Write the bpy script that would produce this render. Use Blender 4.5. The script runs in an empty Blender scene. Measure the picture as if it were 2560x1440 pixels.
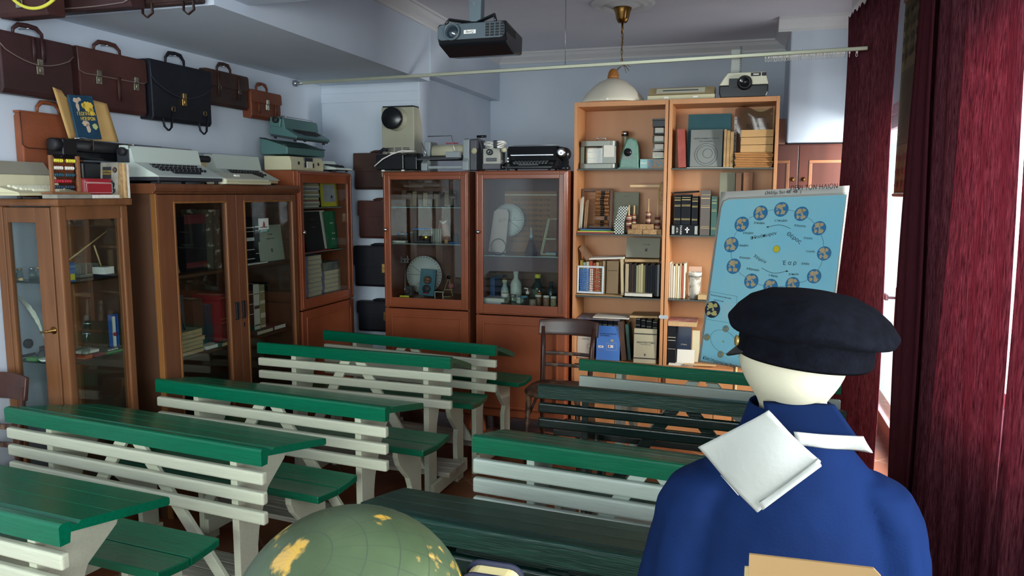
import bpy, bmesh, math, random
from math import radians, sin, cos, pi, sqrt
from mathutils import Vector, Matrix
SC = bpy.context.scene
COL = SC.collection
random.seed(7)
# ------------------------------------------------------------------ camera (measured from vanishing lines of the room)
F_PX = 1924.0
YAW, PIT, ROL = radians(16.763), radians(7.013), radians(-0.086)
CAM = Vector((0, 0, 1.65))
_f = Vector((-sin(YAW) * cos(PIT), cos(YAW) * cos(PIT), -sin(PIT)))
_r = Vector((cos(YAW), sin(YAW), 0)); _d = _f.cross(_r)
RGT = _r * cos(ROL) + _d * sin(ROL); DWN = _d * cos(ROL) - _r * sin(ROL)
cd = bpy.data.cameras.new('camera'); cam = bpy.data.objects.new('camera', cd); COL.objects.link(cam)
cd.sensor_width = 36; cd.lens = F_PX / 2560 * 36; cd.clip_start = .02; cd.clip_end = 60
cam.matrix_world = Matrix(((RGT.x, -DWN.x, -_f.x, CAM.x), (RGT.y, -DWN.y, -_f.y, CAM.y), (RGT.z, -DWN.z, -_f.z, CAM.z), (0, 0, 0, 1)))
SC.camera = cam
def at(px, py, ax, val):
    """world point on the plane coordinate[ax] == val seen at this place of the photograph"""
    d = RGT * ((px - 1280) / F_PX) + DWN * ((py - 720) / F_PX) + _f
    return CAM + d * ((val - CAM[ax]) / d[ax])
SC.view_settings.view_transform = 'Standard'; SC.view_settings.look = 'None'; SC.view_settings.gamma = 1; SC.view_settings.use_curve_mapping = False
SC.view_settings.exposure = .5
SC.cycles.max_bounces = 8; SC.cycles.diffuse_bounces = 4; SC.cycles.glossy_bounces = 3; SC.cycles.transparent_max_bounces = 12
SC.cycles.transmission_bounces = 4; SC.cycles.caustics_reflective = False; SC.cycles.caustics_refractive = False; SC.cycles.sample_clamp_indirect = 6
# ------------------------------------------------------------------ materials
def lin(h):
    h = h.lstrip('#'); o = []
    for i in (0, 2, 4):
        c = int(h[i:i + 2], 16) / 255
        o.append(c / 12.92 if c <= .04045 else ((c + .055) / 1.055) ** 2.4)
    return (o[0], o[1], o[2], 1)
MATS = {}
def mat(name, c, rough=.5, metal=0., c2=None, vs=6., st=(1, 1, 1), lo=.35, hi=.65, bump=0., bs=60., coat=0., spec=.5, detail=5, sheen=0., wave=0):
    if name in MATS: return MATS[name]
    m = bpy.data.materials.new(name); m.use_nodes = True; MATS[name] = m
    nt = m.node_tree; N = nt.nodes; L = nt.links; b = N['Principled BSDF']
    b.inputs['Base Color'].default_value = lin(c); b.inputs['Roughness'].default_value = rough; b.inputs['Metallic'].default_value = metal
    b.inputs['Specular IOR Level'].default_value = spec
    if coat: b.inputs['Coat Weight'].default_value = coat; b.inputs['Coat Roughness'].default_value = .12
    if sheen: b.inputs['Sheen Weight'].default_value = sheen
    tc = N.new('ShaderNodeTexCoord'); mp = N.new('ShaderNodeMapping'); mp.inputs['Scale'].default_value = st; L.new(tc.outputs['Object'], mp.inputs['Vector'])
    if c2:
        if wave:
            t = N.new('ShaderNodeTexWave'); t.inputs['Scale'].default_value = vs; t.inputs['Distortion'].default_value = wave; t.inputs['Detail'].default_value = 3; t.inputs['Detail Scale'].default_value = 1.5; out = t.outputs['Fac']
        else:
            t = N.new('ShaderNodeTexNoise'); t.inputs['Scale'].default_value = vs; t.inputs['Detail'].default_value = detail; out = t.outputs['Fac']
        L.new(mp.outputs['Vector'], t.inputs['Vector'])
        r = N.new('ShaderNodeValToRGB'); r.color_ramp.elements[0].position = lo; r.color_ramp.elements[1].position = hi
        r.color_ramp.elements[0].color = lin(c); r.color_ramp.elements[1].color = lin(c2)
        L.new(out, r.inputs['Fac']); L.new(r.outputs['Color'], b.inputs['Base Color'])
    if bump:
        n = N.new('ShaderNodeTexNoise'); n.inputs['Scale'].default_value = bs; n.inputs['Detail'].default_value = 4; L.new(mp.outputs['Vector'], n.inputs['Vector'])
        bp = N.new('ShaderNodeBump'); bp.inputs['Strength'].default_value = bump; bp.inputs['Distance'].default_value = .004
        L.new(n.outputs['Fac'], bp.inputs['Height']); L.new(bp.outputs['Normal'], b.inputs['Normal'])
    return m
def glassmat(name, tint='#f2f7f6', refl=1.45, rough=.02, alpha_color=None):
    if name in MATS: return MATS[name]
    m = bpy.data.materials.new(name); m.use_nodes = True; MATS[name] = m
    N = m.node_tree.nodes; L = m.node_tree.links; N.remove(N['Principled BSDF'])
    t = N.new('ShaderNodeBsdfTransparent'); t.inputs['Color'].default_value = lin(tint)
    g = N.new('ShaderNodeBsdfGlossy'); g.inputs['Roughness'].default_value = rough
    lw = N.new('ShaderNodeLayerWeight'); lw.inputs['Blend'].default_value = .5; f0 = ((refl - 1) / (refl + 1)) ** 2
    pw_ = N.new('ShaderNodeMath'); pw_.operation = 'POWER'; pw_.inputs[1].default_value = 5; L.new(lw.outputs['Facing'], pw_.inputs[0])
    f = N.new('ShaderNodeMath'); f.operation = 'MULTIPLY_ADD'; f.inputs[1].default_value = 1 - f0; f.inputs[2].default_value = f0; L.new(pw_.outputs[0], f.inputs[0])
    x = N.new('ShaderNodeMixShader'); L.new(f.outputs[0], x.inputs[0]); L.new(t.outputs[0], x.inputs[1]); L.new(g.outputs[0], x.inputs[2])
    L.new(x.outputs[0], N['Material Output'].inputs['Surface'])
    return m
def curtainmat(name, c, c2, trans):
    m = bpy.data.materials.new(name); m.use_nodes = True
    N = m.node_tree.nodes; L = m.node_tree.links; N.remove(N['Principled BSDF'])
    tc = N.new('ShaderNodeTexCoord'); mp = N.new('ShaderNodeMapping'); mp.inputs['Scale'].default_value = (1, 1, .09); L.new(tc.outputs['Object'], mp.inputs['Vector'])
    n = N.new('ShaderNodeTexNoise'); n.inputs['Scale'].default_value = 170; n.inputs['Detail'].default_value = 6; n.inputs['Roughness'].default_value = .7; L.new(mp.outputs[0], n.inputs['Vector'])
    r = N.new('ShaderNodeValToRGB'); r.color_ramp.elements[0].position = .36; r.color_ramp.elements[1].position = .66; r.color_ramp.elements[0].color = lin(c); r.color_ramp.elements[1].color = lin(c2); L.new(n.outputs['Fac'], r.inputs[0])
    d = N.new('ShaderNodeBsdfDiffuse'); t = N.new('ShaderNodeBsdfTranslucent'); L.new(r.outputs[0], d.inputs[0]); L.new(r.outputs[0], t.inputs[0])
    x = N.new('ShaderNodeMixShader'); x.inputs[0].default_value = trans; L.new(d.outputs[0], x.inputs[1]); L.new(t.outputs[0], x.inputs[2])
    bp = N.new('ShaderNodeBump'); bp.inputs['Strength'].default_value = .25; bp.inputs['Distance'].default_value = .003; L.new(n.outputs['Fac'], bp.inputs['Height']); L.new(bp.outputs[0], d.inputs['Normal'])
    L.new(x.outputs[0], N['Material Output'].inputs['Surface'])
    return m
# ------------------------------------------------------------------ mesh builder
class MB:
    def __init__(s): s.v = []; s.f = []; s.mi = []; s.sm = []; s.T = Matrix()
    def at(s, loc=(0, 0, 0), rot=(0, 0, 0)):
        s.T = Matrix.Translation(loc) @ Matrix.Rotation(rot[2], 4, 'Z') @ Matrix.Rotation(rot[1], 4, 'Y') @ Matrix.Rotation(rot[0], 4, 'X'); return s
    def add(s, vs, fs, mi=0, smooth=False):
        b = len(s.v)
        s.v += [tuple(s.T @ Vector(v)) for v in vs]
        for f in fs: s.f.append(tuple(b + i for i in f)); s.mi.append(mi); s.sm.append(smooth)
        return s
    def box(s, x0, x1, y0, y1, z0, z1, mi=0):
        return s.add([(x0, y0, z0), (x1, y0, z0), (x1, y1, z0), (x0, y1, z0), (x0, y0, z1), (x1, y0, z1), (x1, y1, z1), (x0, y1, z1)],
                     [(0, 3, 2, 1), (4, 5, 6, 7), (0, 1, 5, 4), (1, 2, 6, 5), (2, 3, 7, 6), (3, 0, 4, 7)], mi)
    def prism(s, pts, a, b, ax='x', mi=0, smooth=False):
        """closed outline extruded from a to b along ax; outline coords are the two other axes in order (x: y,z  y: x,z  z: x,y)"""
        n = len(pts)
        def P(p, t): return {'x': (t, p[0], p[1]), 'y': (p[0], t, p[1]), 'z': (p[0], p[1], t)}[ax]
        vs = [P(p, a) for p in pts] + [P(p, b) for p in pts]
        s.add(vs, [tuple(range(n))[::-1], tuple(range(n, 2 * n))], mi)
        bse = len(s.v) - 2 * n
        for i in range(n):
            j = (i + 1) % n; s.f.append((bse + i, bse + j, bse + n + j, bse + n + i)); s.mi.append(mi); s.sm.append(smooth)
        return s
    def lathe(s, prof, n=24, c=(0, 0, 0), ax='z', mi=0, smooth=True, sx=1., sy=1.):
        vs = []; fs = []; k = len(prof)
        for i in range(n):
            a = 2 * pi * i / n
            for r, h in prof:
                p = (r * cos(a) * sx, r * sin(a) * sy, h)
                if ax == 'x': p = (p[2], p[0], p[1])
                elif ax == 'y': p = (p[0], p[2], p[1])
                vs.append((p[0] + c[0], p[1] + c[1], p[2] + c[2]))
        for i in range(n):
            j = (i + 1) % n
            for q in range(k - 1): fs.append((i * k + q, j * k + q, j * k + q + 1, i * k + q + 1))
        s.add(vs, fs, mi, smooth)
        b = len(s.v) - len(vs)
        for q in (0, k - 1):
            if prof[q][0] > 1e-5: s.f.append(tuple(b + i * k + q for i in range(n))); s.mi.append(mi); s.sm.append(False)
        return s
    def cyl(s, r, h0, h1, c=(0, 0, 0), ax='z', n=16, mi=0): return s.lathe([(r, h0), (r, h1)], n, c, ax, mi)
    def ball(s, r, c=(0, 0, 0), n=16, m=10, mi=0, sz=1., sx=1., sy=1.):
        return s.lathe([(max(r * sin(pi * i / m), 0), -r * cos(pi * i / m) * sz) for i in range(m + 1)], n, c, 'z', mi, True, sx, sy)
    def tube(s, path, r, n=8, mi=0, closed=False):
        P = [Vector(p) for p in path]; k = len(P); vs = []; fs = []; up = None
        rr = r if isinstance(r, (list, tuple)) else [r] * k
        for i in range(k):
            a = P[i - 1] if (i or closed) else P[i]; b = P[(i + 1) % k] if (i < k - 1 or closed) else P[i]
            t = (b - a).normalized()
            if up is None: up = t.cross(Vector((0, 0, 1))); up = up.normalized() if up.length > .01 else Vector((1, 0, 0))
            up = (up - t * up.dot(t)); up = up.normalized() if up.length > 1e-6 else t.orthogonal().normalized()
            w = t.cross(up)
            for j in range(n): vs.append(P[i] + (up * cos(2 * pi * j / n) + w * sin(2 * pi * j / n)) * rr[i])
        for i in range(k if closed else k - 1):
            q = (i + 1) % k
            for j in range(n): fs.append((i * n + j, i * n + (j + 1) % n, q * n + (j + 1) % n, q * n + j))
        if not closed: fs += [tuple(range(n))[::-1], tuple(range((k - 1) * n, k * n))]
        return s.add([tuple(v) for v in vs], fs, mi, True)
    def ribbon(s, path, w, t, wdir=(0, 1, 0), mi=0):
        """flat strap of width w (along wdir) and thickness t following a path"""
        W = Vector(wdir).normalized(); P = [Vector(p) for p in path]; k = len(P); vs = []; fs = []
        for i in range(k):
            d = (P[min(i + 1, k - 1)] - P[max(i - 1, 0)]).normalized(); nn = d.cross(W).normalized()
            for a, b in ((-1, -1), (1, -1), (1, 1), (-1, 1)): vs.append(tuple(P[i] + W * (a * w / 2) + nn * (b * t / 2)))
        for i in range(k - 1):
            for j in range(4): fs.append((i * 4 + j, i * 4 + (j + 1) % 4, i * 4 + 4 + (j + 1) % 4, i * 4 + 4 + j))
        fs += [(3, 2, 1, 0), tuple((k - 1) * 4 + j for j in range(4))]
        return s.add(vs, fs, mi, True)
    def grid(s, fn, nu, nv, mi=0, smooth=True):
        vs = [fn(i / nu, j / nv) for i in range(nu + 1) for j in range(nv + 1)]
        fs = [(i * (nv + 1) + j, (i + 1) * (nv + 1) + j, (i + 1) * (nv + 1) + j + 1, i * (nv + 1) + j + 1) for i in range(nu) for j in range(nv)]
        return s.add(vs, fs, mi, smooth)
    def sheet(s, fn, nu, nv, th, mi=0, mb=None):
        """a surface fn(u,v)->point given real thickness th along its local normal"""
        e = 1e-3; A = []; B = []
        for i in range(nu + 1):
            for j in range(nv + 1):
                u, v = i / nu, j / nv; p = Vector(fn(u, v))
                du = Vector(fn(min(u + e, 1), v)) - Vector(fn(max(u - e, 0), v)); dv = Vector(fn(u, min(v + e, 1))) - Vector(fn(u, max(v - e, 0)))
                n = du.cross(dv).normalized(); A.append(tuple(p)); B.append(tuple(p + n * th))
        k = len(A); W = nv + 1; fs = []; ms = []
        for i in range(nu):
            for j in range(nv):
                q = (i * W + j, (i + 1) * W + j, (i + 1) * W + j + 1, i * W + j + 1); fs.append(q[::-1]); fs.append(tuple(k + x for x in q))
        rim = [(i * W, (i + 1) * W) for i in range(nu)] + [((i + 1) * W + nv, i * W + nv) for i in range(nu)] + [(j + 1, j) for j in range(nv)] + [(nu * W + j, nu * W + j + 1) for j in range(nv)]
        b0 = len(s.f); s.add(A + B, fs + [(a, b, k + b, k + a) for a, b in rim], mi, True)
        if mb is not None:
            for t in range(nu * nv): s.mi[b0 + 2 * t + 1] = mb
        return s
    def mesh(s, name, mats):
        me = bpy.data.meshes.new(name); me.from_pydata(s.v, [], s.f)
        for m in (mats if isinstance(mats, (list, tuple)) else [mats]): me.materials.append(m)
        me.polygons.foreach_set('material_index', s.mi); me.polygons.foreach_set('use_smooth', s.sm)
        bm = bmesh.new(); bm.from_mesh(me); bmesh.ops.recalc_face_normals(bm, faces=bm.faces); bm.to_mesh(me); bm.free(); me.update()
        return me
def obj(name, mb, mats, parent=None, bevel=0., seg=2, loc=None, rot=None, ang=35):
    o = bpy.data.objects.new(name, mb.mesh(name, mats)); COL.objects.link(o)
    if parent is not None: o.parent = parent
    if loc is not None: o.location = loc
    if rot is not None: o.rotation_euler = rot
    if bevel:
        b = o.modifiers.new('bevel', 'BEVEL'); b.width = bevel; b.segments = seg; b.limit_method = 'ANGLE'; b.angle_limit = radians(ang); b.harden_normals = False
    return o
def tag(o, label, cat, group=None):
    o['label'] = label; o['category'] = cat
    if group: o['group'] = group
    return o
def thing(name, label, cat, loc=(0, 0, 0), rz=0., group=None, rx=0., ry=0.):
    o = bpy.data.objects.new(name, None); COL.objects.link(o); o.empty_display_size = .05
    o.location = loc; o.rotation_euler = (rx, ry, rz)
    return tag(o, label, cat, group)
def struct(name, mb, m, bevel=0., parent=None):
    o = obj(name, mb, m, parent, bevel)
    if parent is None: o['kind'] = 'structure'
    return o
def kids(o): return list(o.children)
def dup(src, loc, rz=0., label=None, group=None, rx=0., ry=0.):
    c = src.copy(); COL.objects.link(c); c.parent = None; c.location = loc; c.rotation_euler = (rx, ry, rz)
    if label: c['label'] = label
    if group: c['group'] = group
    for ch in kids(src):
        d = ch.copy(); COL.objects.link(d); d.parent = c
        for g in kids(ch):
            e = g.copy(); COL.objects.link(e); e.parent = d
    return c
def text(parent, s, size, loc, rot, m, align='CENTER', name='title', ext=.0004, sx=1., shear=0.):
    cu = bpy.data.curves.new(name, 'FONT'); cu.body = s; cu.size = size; cu.align_x = align; cu.align_y = 'CENTER'; cu.extrude = ext; cu.shear = shear
    o = bpy.data.objects.new(name, cu); COL.objects.link(o); o.parent = parent; o.location = loc; o.rotation_euler = rot; o.scale = (sx, 1, 1)
    cu.materials.append(m); return o
def flatten_texts():
    bpy.context.view_layer.update(); dg = bpy.context.evaluated_depsgraph_get(); fonts = [o for o in SC.objects if o.type == 'FONT']; made = []
    for o in fonts: made.append(bpy.data.meshes.new_from_object(o.evaluated_get(dg)))
    for o, me in zip(fonts, made):
        nm = o.name; m = o.data.materials[0]; p, l, r, s = o.parent, o.location.copy(), o.rotation_euler.copy(), o.scale.copy(); kd = o.get('label')
        bpy.data.objects.remove(o); me.name = 'lettering'
        if not me.materials: me.materials.append(m)
        n = bpy.data.objects.new(nm, me); COL.objects.link(n); n.parent = p; n.location = l; n.rotation_euler = r; n.scale = s
FRONT = (pi / 2, 0, 0)     # text that stands up and faces -y
def rrect(x0, x1, y0, y1, r, n=5):
    o = []
    for cx, cy, a0 in ((x1 - r, y0 + r, -90), (x1 - r, y1 - r, 0), (x0 + r, y1 - r, 90), (x0 + r, y0 + r, 180)):
        for i in range(n + 1):
            a = radians(a0 + 90 * i / n); o.append((cx + r * cos(a), cy + r * sin(a)))
    return o
def arc(p0, p1, bulge, n=8):
    """points from p0 to p1 (3-D) bowed by the vector bulge"""
    a, b, k = Vector(p0), Vector(p1), Vector(bulge)
    return [tuple(a.lerp(b, i / n) + k * sin(pi * i / n)) for i in range(n + 1)]
# ------------------------------------------------------------------ the room
XL, XR, YB, YF, ZC = -3.14, .95, 7.02, -1.7, 2.93
plaster = mat('plaster_blue_white', '#ced8e3', .85, c2='#c1ccda', vs=1.2, bump=.06, bs=30)
plaster_c = mat('plaster_ceiling', '#dcdade', .9, c2='#d2d0d6', vs=1.0, bump=.05, bs=25)
white_trim = mat('trim_white', '#dcdbda', .7)
tiles = bpy.data.materials.new('terracotta_tiles'); tiles.use_nodes = True
def _tiles():
    N = tiles.node_tree.nodes; L = tiles.node_tree.links; b = N['Principled BSDF']; b.inputs['Roughness'].default_value = .35
    tc = N.new('ShaderNodeTexCoord'); br = N.new('ShaderNodeTexBrick'); br.offset = 0; br.inputs['Scale'].default_value = 1
    mp = N.new('ShaderNodeMapping'); mp.inputs['Rotation'].default_value = (0, 0, radians(45)); L.new(tc.outputs['Object'], mp.inputs['Vector'])
    for k, v in (('Brick Width', .3), ('Row Height', .3), ('Mortar Size', .004), ('Bias', 0)): br.inputs[k].default_value = v
    br.inputs['Color1'].default_value = lin('#8e5436'); br.inputs['Color2'].default_value = lin('#7d472c'); br.inputs['Mortar'].default_value = lin('#a98b70')
    L.new(mp.outputs[0], br.inputs['Vector']); n = N.new('ShaderNodeTexNoise'); n.inputs['Scale'].default_value = 5
    mx = N.new('ShaderNodeMix'); mx.data_type = 'RGBA'; mx.blend_type = 'MULTIPLY'; mx.inputs[0].default_value = .35
    L.new(br.outputs['Color'], mx.inputs[6]); L.new(n.outputs['Color'], mx.inputs[7]); L.new(mx.outputs[2], b.inputs['Base Color'])
_tiles()
struct('floor', MB().box(XL - .2, XR + .2, YF - .2, YB + .2, -.12, 0), tiles)
struct('ceiling', MB().box(XL - .2, XR + .2, YF - .2, YB + .2, ZC, ZC + .12), plaster_c)
struct('wall_left', MB().box(XL - .15, XL, YF, YB, 0, ZC), plaster)
struct('wall_back', MB().box(XL - .15, XR + .15, YB, YB + .15, 0, ZC), plaster)
# right wall with a balcony door opening (beyond the near curtain) a window, and an added unseen one
DY0, DY1, DZ = 4.0, 6.7, 2.26
VY0, VY1 = -1.55, .15
WY0, WY1, WZ0, WZ1 = .35, 3.4, .85, 2.26
struct('wall_right', MB().box(XR, XR + .06, YF, VY0, 0, ZC).box(XR, XR + .06, VY0, VY1, 0, .9).box(XR, XR + .06, VY0, VY1, 2.3, ZC).box(XR, XR + .06, VY1, WY0, 0, ZC).box(XR, XR + .06, WY0, WY1, 0, WZ0).box(XR, XR + .06, WY0, WY1, WZ1, ZC)
       .box(XR, XR + .06, WY1, DY0, 0, ZC).box(XR, XR + .06, DY0, DY1, DZ, ZC).box(XR, XR + .06, DY1, YB, 0, ZC), plaster)
# front wall behind the camera with a wide window
GX0, GX1, GZ0, GZ1 = -2.7, .3, .9, 2.4
struct('wall_front', MB().box(XL - .15, GX0, YF - .2, YF, 0, ZC).box(GX1, XR + .15, YF - .2, YF, 0, ZC).box(GX0, GX1, YF - .2, YF, 0, GZ0).box(GX0, GX1, YF - .2, YF, GZ1, ZC), plaster)
frame_w = mat('window_frame_paint', '#b98f96', .45)
pane_m = glassmat('window_glass', '#fbfdfd')
def window(name, boxes, pane):
    m = MB()
    for b in boxes: m.box(*b)
    w = struct(name, m, frame_w, .004); obj('window_pane', MB().box(*pane), pane_m, w)
    return w
window('window_1', [(XR + .005, XR + .05, WY0, WY0 + .06, WZ0, WZ1), (XR + .005, XR + .05, WY1 - .06, WY1, WZ0, WZ1), (XR + .005, XR + .05, WY0 + .06, WY1 - .06, WZ0, WZ0 + .06), (XR + .005, XR + .05, WY0 + .06, WY1 - .06, WZ1 - .06, WZ1), (XR + .005, XR + .05, 1.84, 1.92, WZ0 + .06, WZ1 - .06)],
       (XR + .025, XR + .03, WY0 + .06, WY1 - .06, WZ0 + .06, WZ1 - .06))
window('window_2', [(GX0, GX0 + .06, YF - .12, YF - .06, GZ0, GZ1), (GX1 - .06, GX1, YF - .12, YF - .06, GZ0, GZ1), (GX0 + .06, GX1 - .06, YF - .12, YF - .06, GZ0, GZ0 + .06), (GX0 + .06, GX1 - .06, YF - .12, YF - .06, GZ1 - .06, GZ1), (-1.24, -1.16, YF - .12, YF - .06, GZ0 + .06, GZ1 - .06)],
       (GX0 + .06, GX1 - .06, YF - .093, YF - .087, GZ0 + .06, GZ1 - .06))
window('added_window', [(XR + .005, XR + .05, VY0, VY0 + .06, .9, 2.3), (XR + .005, XR + .05, VY1 - .06, VY1, .9, 2.3), (XR + .005, XR + .05, VY0 + .06, VY1 - .06, .9, .96), (XR + .005, XR + .05, VY0 + .06, VY1 - .06, 2.24, 2.3)],
       (XR + .025, XR + .03, VY0 + .06, VY1 - .06, .96, 2.24))  # made-up unseen opening, added to let light onto the left cabinets
# balcony door: fixed frame, near leaf with lever handle
dm = MB().box(XR + .005, XR + .05, DY0, DY0 + .06, 0, DZ).box(XR + .005, XR + .05, DY1 - .06, DY1, 0, DZ).box(XR + .005, XR + .05, DY0 + .06, DY1 - .06, DZ - .07, DZ)
for a, b in ((DY0 + .06, 5.3), (5.3, DY1 - .06)): dm.box(XR + .01, XR + .045, a, a + .09, 0.01, DZ - .07).box(XR + .01, XR + .045, b - .09, b, 0.01, DZ - .07).box(XR + .01, XR + .045, a + .09, b - .09, 0.01, .12).box(XR + .01, XR + .045, a + .09, b - .09, DZ - .16, DZ - .07)
door = struct('door_1', dm, frame_w, .004)
obj('door_pane', MB().box(XR + .024, XR + .03, DY0 + .15, 5.21, .12, DZ - .16).box(XR + .024, XR + .03, 5.39, DY1 - .15, .12, DZ - .16), pane_m, door)
hp = mat('handle_mauve_metal', '#6d4a50', .35, .6)
obj('handle', MB().box(XR - .012, XR + .01, 5.335, 5.37, .74, 1.06).box(XR - .06, XR - .012, 5.345, 5.36, .985, 1.0).box(XR - .075, XR - .055, 5.345, 5.46, .975, 1.01), hp, door, .004)
# boxed beam along the left wall, deeper beam beyond, pier behind the cabinets, cross beam
SX, SY0, SZ = -2.247, 2.955, 2.463
struct('trim_1', MB().box(XL, SX, SY0, 5.36, SZ, ZC), plaster)
struct('trim_2', MB().box(XL, -2.237, 5.36, YB, 2.51, ZC), plaster)
struct('wall_pier', MB().box(XL, -2.328, 5.35, YB, 0, 2.51).box(XL, -2.322, 5.342, 5.35, 2.33, 2.4), plaster, .006)
struct('trim_3', MB().box(XL, XR, 2.75, 3.2, 2.515, ZC), plaster)
# cornices: along the beam face, the back wall and the boxed duct on the right
CP = [(0, 0), (.012, 0), (.012, .02), (.03, .034), (.055, .05), (.075, .075), (.09, .078), (.09, .094), (0, .094)]
struct('cornice_left', MB().prism([(SX + p, 2.836 + q) for p, q in CP], 3.2, YB, 'y'), white_trim)
struct('cornice_back', MB().prism([(YB - p, 2.836 + q) for p, q in CP], SX, .28, 'x'), white_trim)
DX, DYF = .278, 6.2
struct('wall_duct', MB().box(DX, XR, DYF, YB, 2.03, ZC), plaster, .012)
struct('cornice_duct', MB().prism([(DYF - p, 2.836 + q) for p, q in CP], DX - .09, XR, 'x').prism([(DX - p, 2.836 + q) for p, q in CP], DYF, YB - .095, 'y'), white_trim)
struct('baseboard_left', MB().box(XL, XL + .012, YF, 5.3, 0, .07), white_trim)
# plaster ceiling rose with the remains of the lamp
RC = at(1557, 8, 2, ZC); RX, RY = RC.x, RC.y
rose = struct('ceiling_rose', MB().lathe([(0, -.03), (.08, -.03), (.1, -.018), (.13, -.014), (.145, -.026), (.16, -.014), (.18, -.012), (.2, -.022), (.216, -.008), (.22, 0), (0, 0)], 48, (RX, RY, ZC)), white_trim)
brass = mat('aged_brass', '#a07a42', .3, 1., c2='#7c5a30', vs=20)
lamp = thing('ceiling_lamp_chain', 'brass ceiling cup with a dangling chain and bare wires below the plaster ceiling rose', 'lamp', (RX, RY, ZC - .03))
obj('ceiling_cup', MB().lathe([(.012, -.1), (.03, -.098), (.042, -.075), (.05, -.035), (.062, -.008), (.06, 0), (0, 0)], 24), brass, lamp)
obj('rod', MB().cyl(.007, -.17, -.1), brass, lamp)
ch = MB()
for i in range(7):
    z = -.18 - i * .028
    ch.at((0, 0, z), (0, 0, pi / 2 * (i % 2))).tube([(.006 * cos(a), 0, .017 * sin(a)) for a in [2 * pi * k / 12 for k in range(12)]], .0022, 6, closed=True)
obj('chain', ch, brass, lamp)
wr = MB().tube([(0, 0, -.1), (.006, 0, -.2), (-.006, 0, -.28), (.004, 0, -.36), (.02, 0, -.385)], .0025, 6)
for a, b, c in ((-.055, .0, -.425), (-.03, .01, -.41), (.045, 0, -.41), (.06, .01, -.39), (.055, -.02, -.42), (.03, .02, -.43), (.07, 0, -.375), (.04, 0, -.36)):
    wr.tube([(.012, 0, -.378), (.012 + (a - .012) * .5, b * .5, (c - .378) / 2 + .006), (a, b, c)], .002, 5)
obj('bare_wire', wr, brass, lamp)
# ------------------------------------------------------------------ curtain rod across the room with its runners
RODY = 4.979
alu = mat('rod_aluminium', '#c9cbb4', .35, .75); steel = mat('steel', '#b9bcc0', .3, 1.)
def rodz(x): return 2.432 + (x + 3.14) / 3.78 * .053
rod = thing('curtain_rod', 'long thin metal curtain rod spanning the room below the ceiling', 'curtain rod', (0, RODY, 0))
rp = MB().at((XL, 0, rodz(XL)), (0, -math.atan2(.053, 3.78), 0)).box(.02, 3.785, -.009, .009, -.011, .011)
obj('rail', rp, alu, rod, .003)
obj('end_cap', MB().cyl(.022, 0.002, .03, (XL, 0, rodz(XL)), 'x').cyl(.012, .03, .07, (XL, 0, rodz(XL)), 'x'), steel, rod)
obj('hanging_wire', MB().cyl(.002, rodz(-1.144) + .01, ZC, (-1.144, 0, 0), n=6), steel, rod)
plastic_w = mat('white_plastic', '#ece9e2', .4)
def runner():
    m = MB().box(-.005, .005, -.004, .004, -.024, -.013)
    return m.tube([(.006 * cos(a), 0, -.034 + .010 * sin(a)) for a in [2 * pi * k / 10 for k in range(10)]], .0016, 5, closed=True)
rm = runner(); r0 = None; k = 0
xs = [at(px, 150, 1, RODY).x for px in [1914, 1921] + [1928 + i * 5.55 for i in range(34)] + [2123, 2141]]
for i, x in enumerate(xs):
    if r0 is None: r0 = obj('curtain_runner', rm, plastic_w); o = r0
    else: o = r0.copy(); COL.objects.link(o)
    o.location = (x, RODY, rodz(x)); o.rotation_euler = (0, 0, radians(random.choice((0, 20, 65, 80, 40))))
    tag(o, 'small white plastic curtain runner among the row hanging from the rod at its right end', 'curtain runner', 'curtain runners on the rod')
    if i == len(xs) - 1: tag(o, 'lone white curtain runner hanging last on the rod, half in front of the curtain', 'curtain runner')
# ------------------------------------------------------------------ curtains
red_cur = curtainmat('curtain_red', '#4c2029', '#8a505b', .4)
dark_cur = curtainmat('curtain_dark_lining', '#46222a', '#54292f', .05)
def curtain(name, label, p0, p1, z0, z1, folds, amp, seed, hem=None, pinch=True):
    """p0 near end, p1 far end (x, y)"""
    rnd = random.Random(seed); ph = [rnd.uniform(0, 6.28) for _ in range(4)]
    dx, dy = p1[0] - p0[0], p1[1] - p0[1]; ln = sqrt(dx * dx + dy * dy); nx, ny = -dy / ln, dx / ln
    def fn(u, v, off=0.):
        z = z0 + (z1 - z0) * v
        w = 2 * pi * folds * (u + .012 * sin(5 * u + ph[0]))
        a = amp * (.75 + .25 * sin(3 * u * pi + ph[1])) * (1 - .25 * v)
        d = a * (sin(w) + .3 * sin(2 * w + ph[2] + .6 * v)) + .012 * sin(1.7 * pi * v + 9 * u + ph[3])
        if pinch and v > .93: d *= .6 + .4 * cos((v - .93) / .07 * pi)
        d += off; s = u + .01 * sin(w * 2) / folds
        return (p0[0] + dx * s + nx * d, p0[1] + dy * s + ny * d, z + (.012 * sin(w * 2) if v > .99 else 0))
    root = thing(name, label, 'curtain', (p0[0], p0[1], 0)); T = Matrix.Translation((-p0[0], -p0[1], 0))
    m = MB(); m.T = T; m.sheet(lambda u, v: fn(u, v), folds * 18, 26, .0022); obj('cloth', m, red_cur, root)
    if hem:
        m = MB(); m.T = T; m.sheet(lambda u, v: fn(hem[0] + (hem[1] - hem[0]) * u, .004 + .99 * v, hem[2]), 26, 20, .003); obj('lining_hem', m, dark_cur, root)
    return root
curtain('window_curtain', 'dark red curtain bunched beyond the bright door gap, behind the cap', (.735, 4.52), (.6, 5.62), .03, 2.80, 6, .035, 3)
curtain('window_curtain', 'wide dark red curtain in front with a plain brown edge beside the bright door gap', (.765, 2.62), (.765, 4.06), .03, 2.86, 7, .022, 11, hem=(.72, .999, .03))
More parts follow.
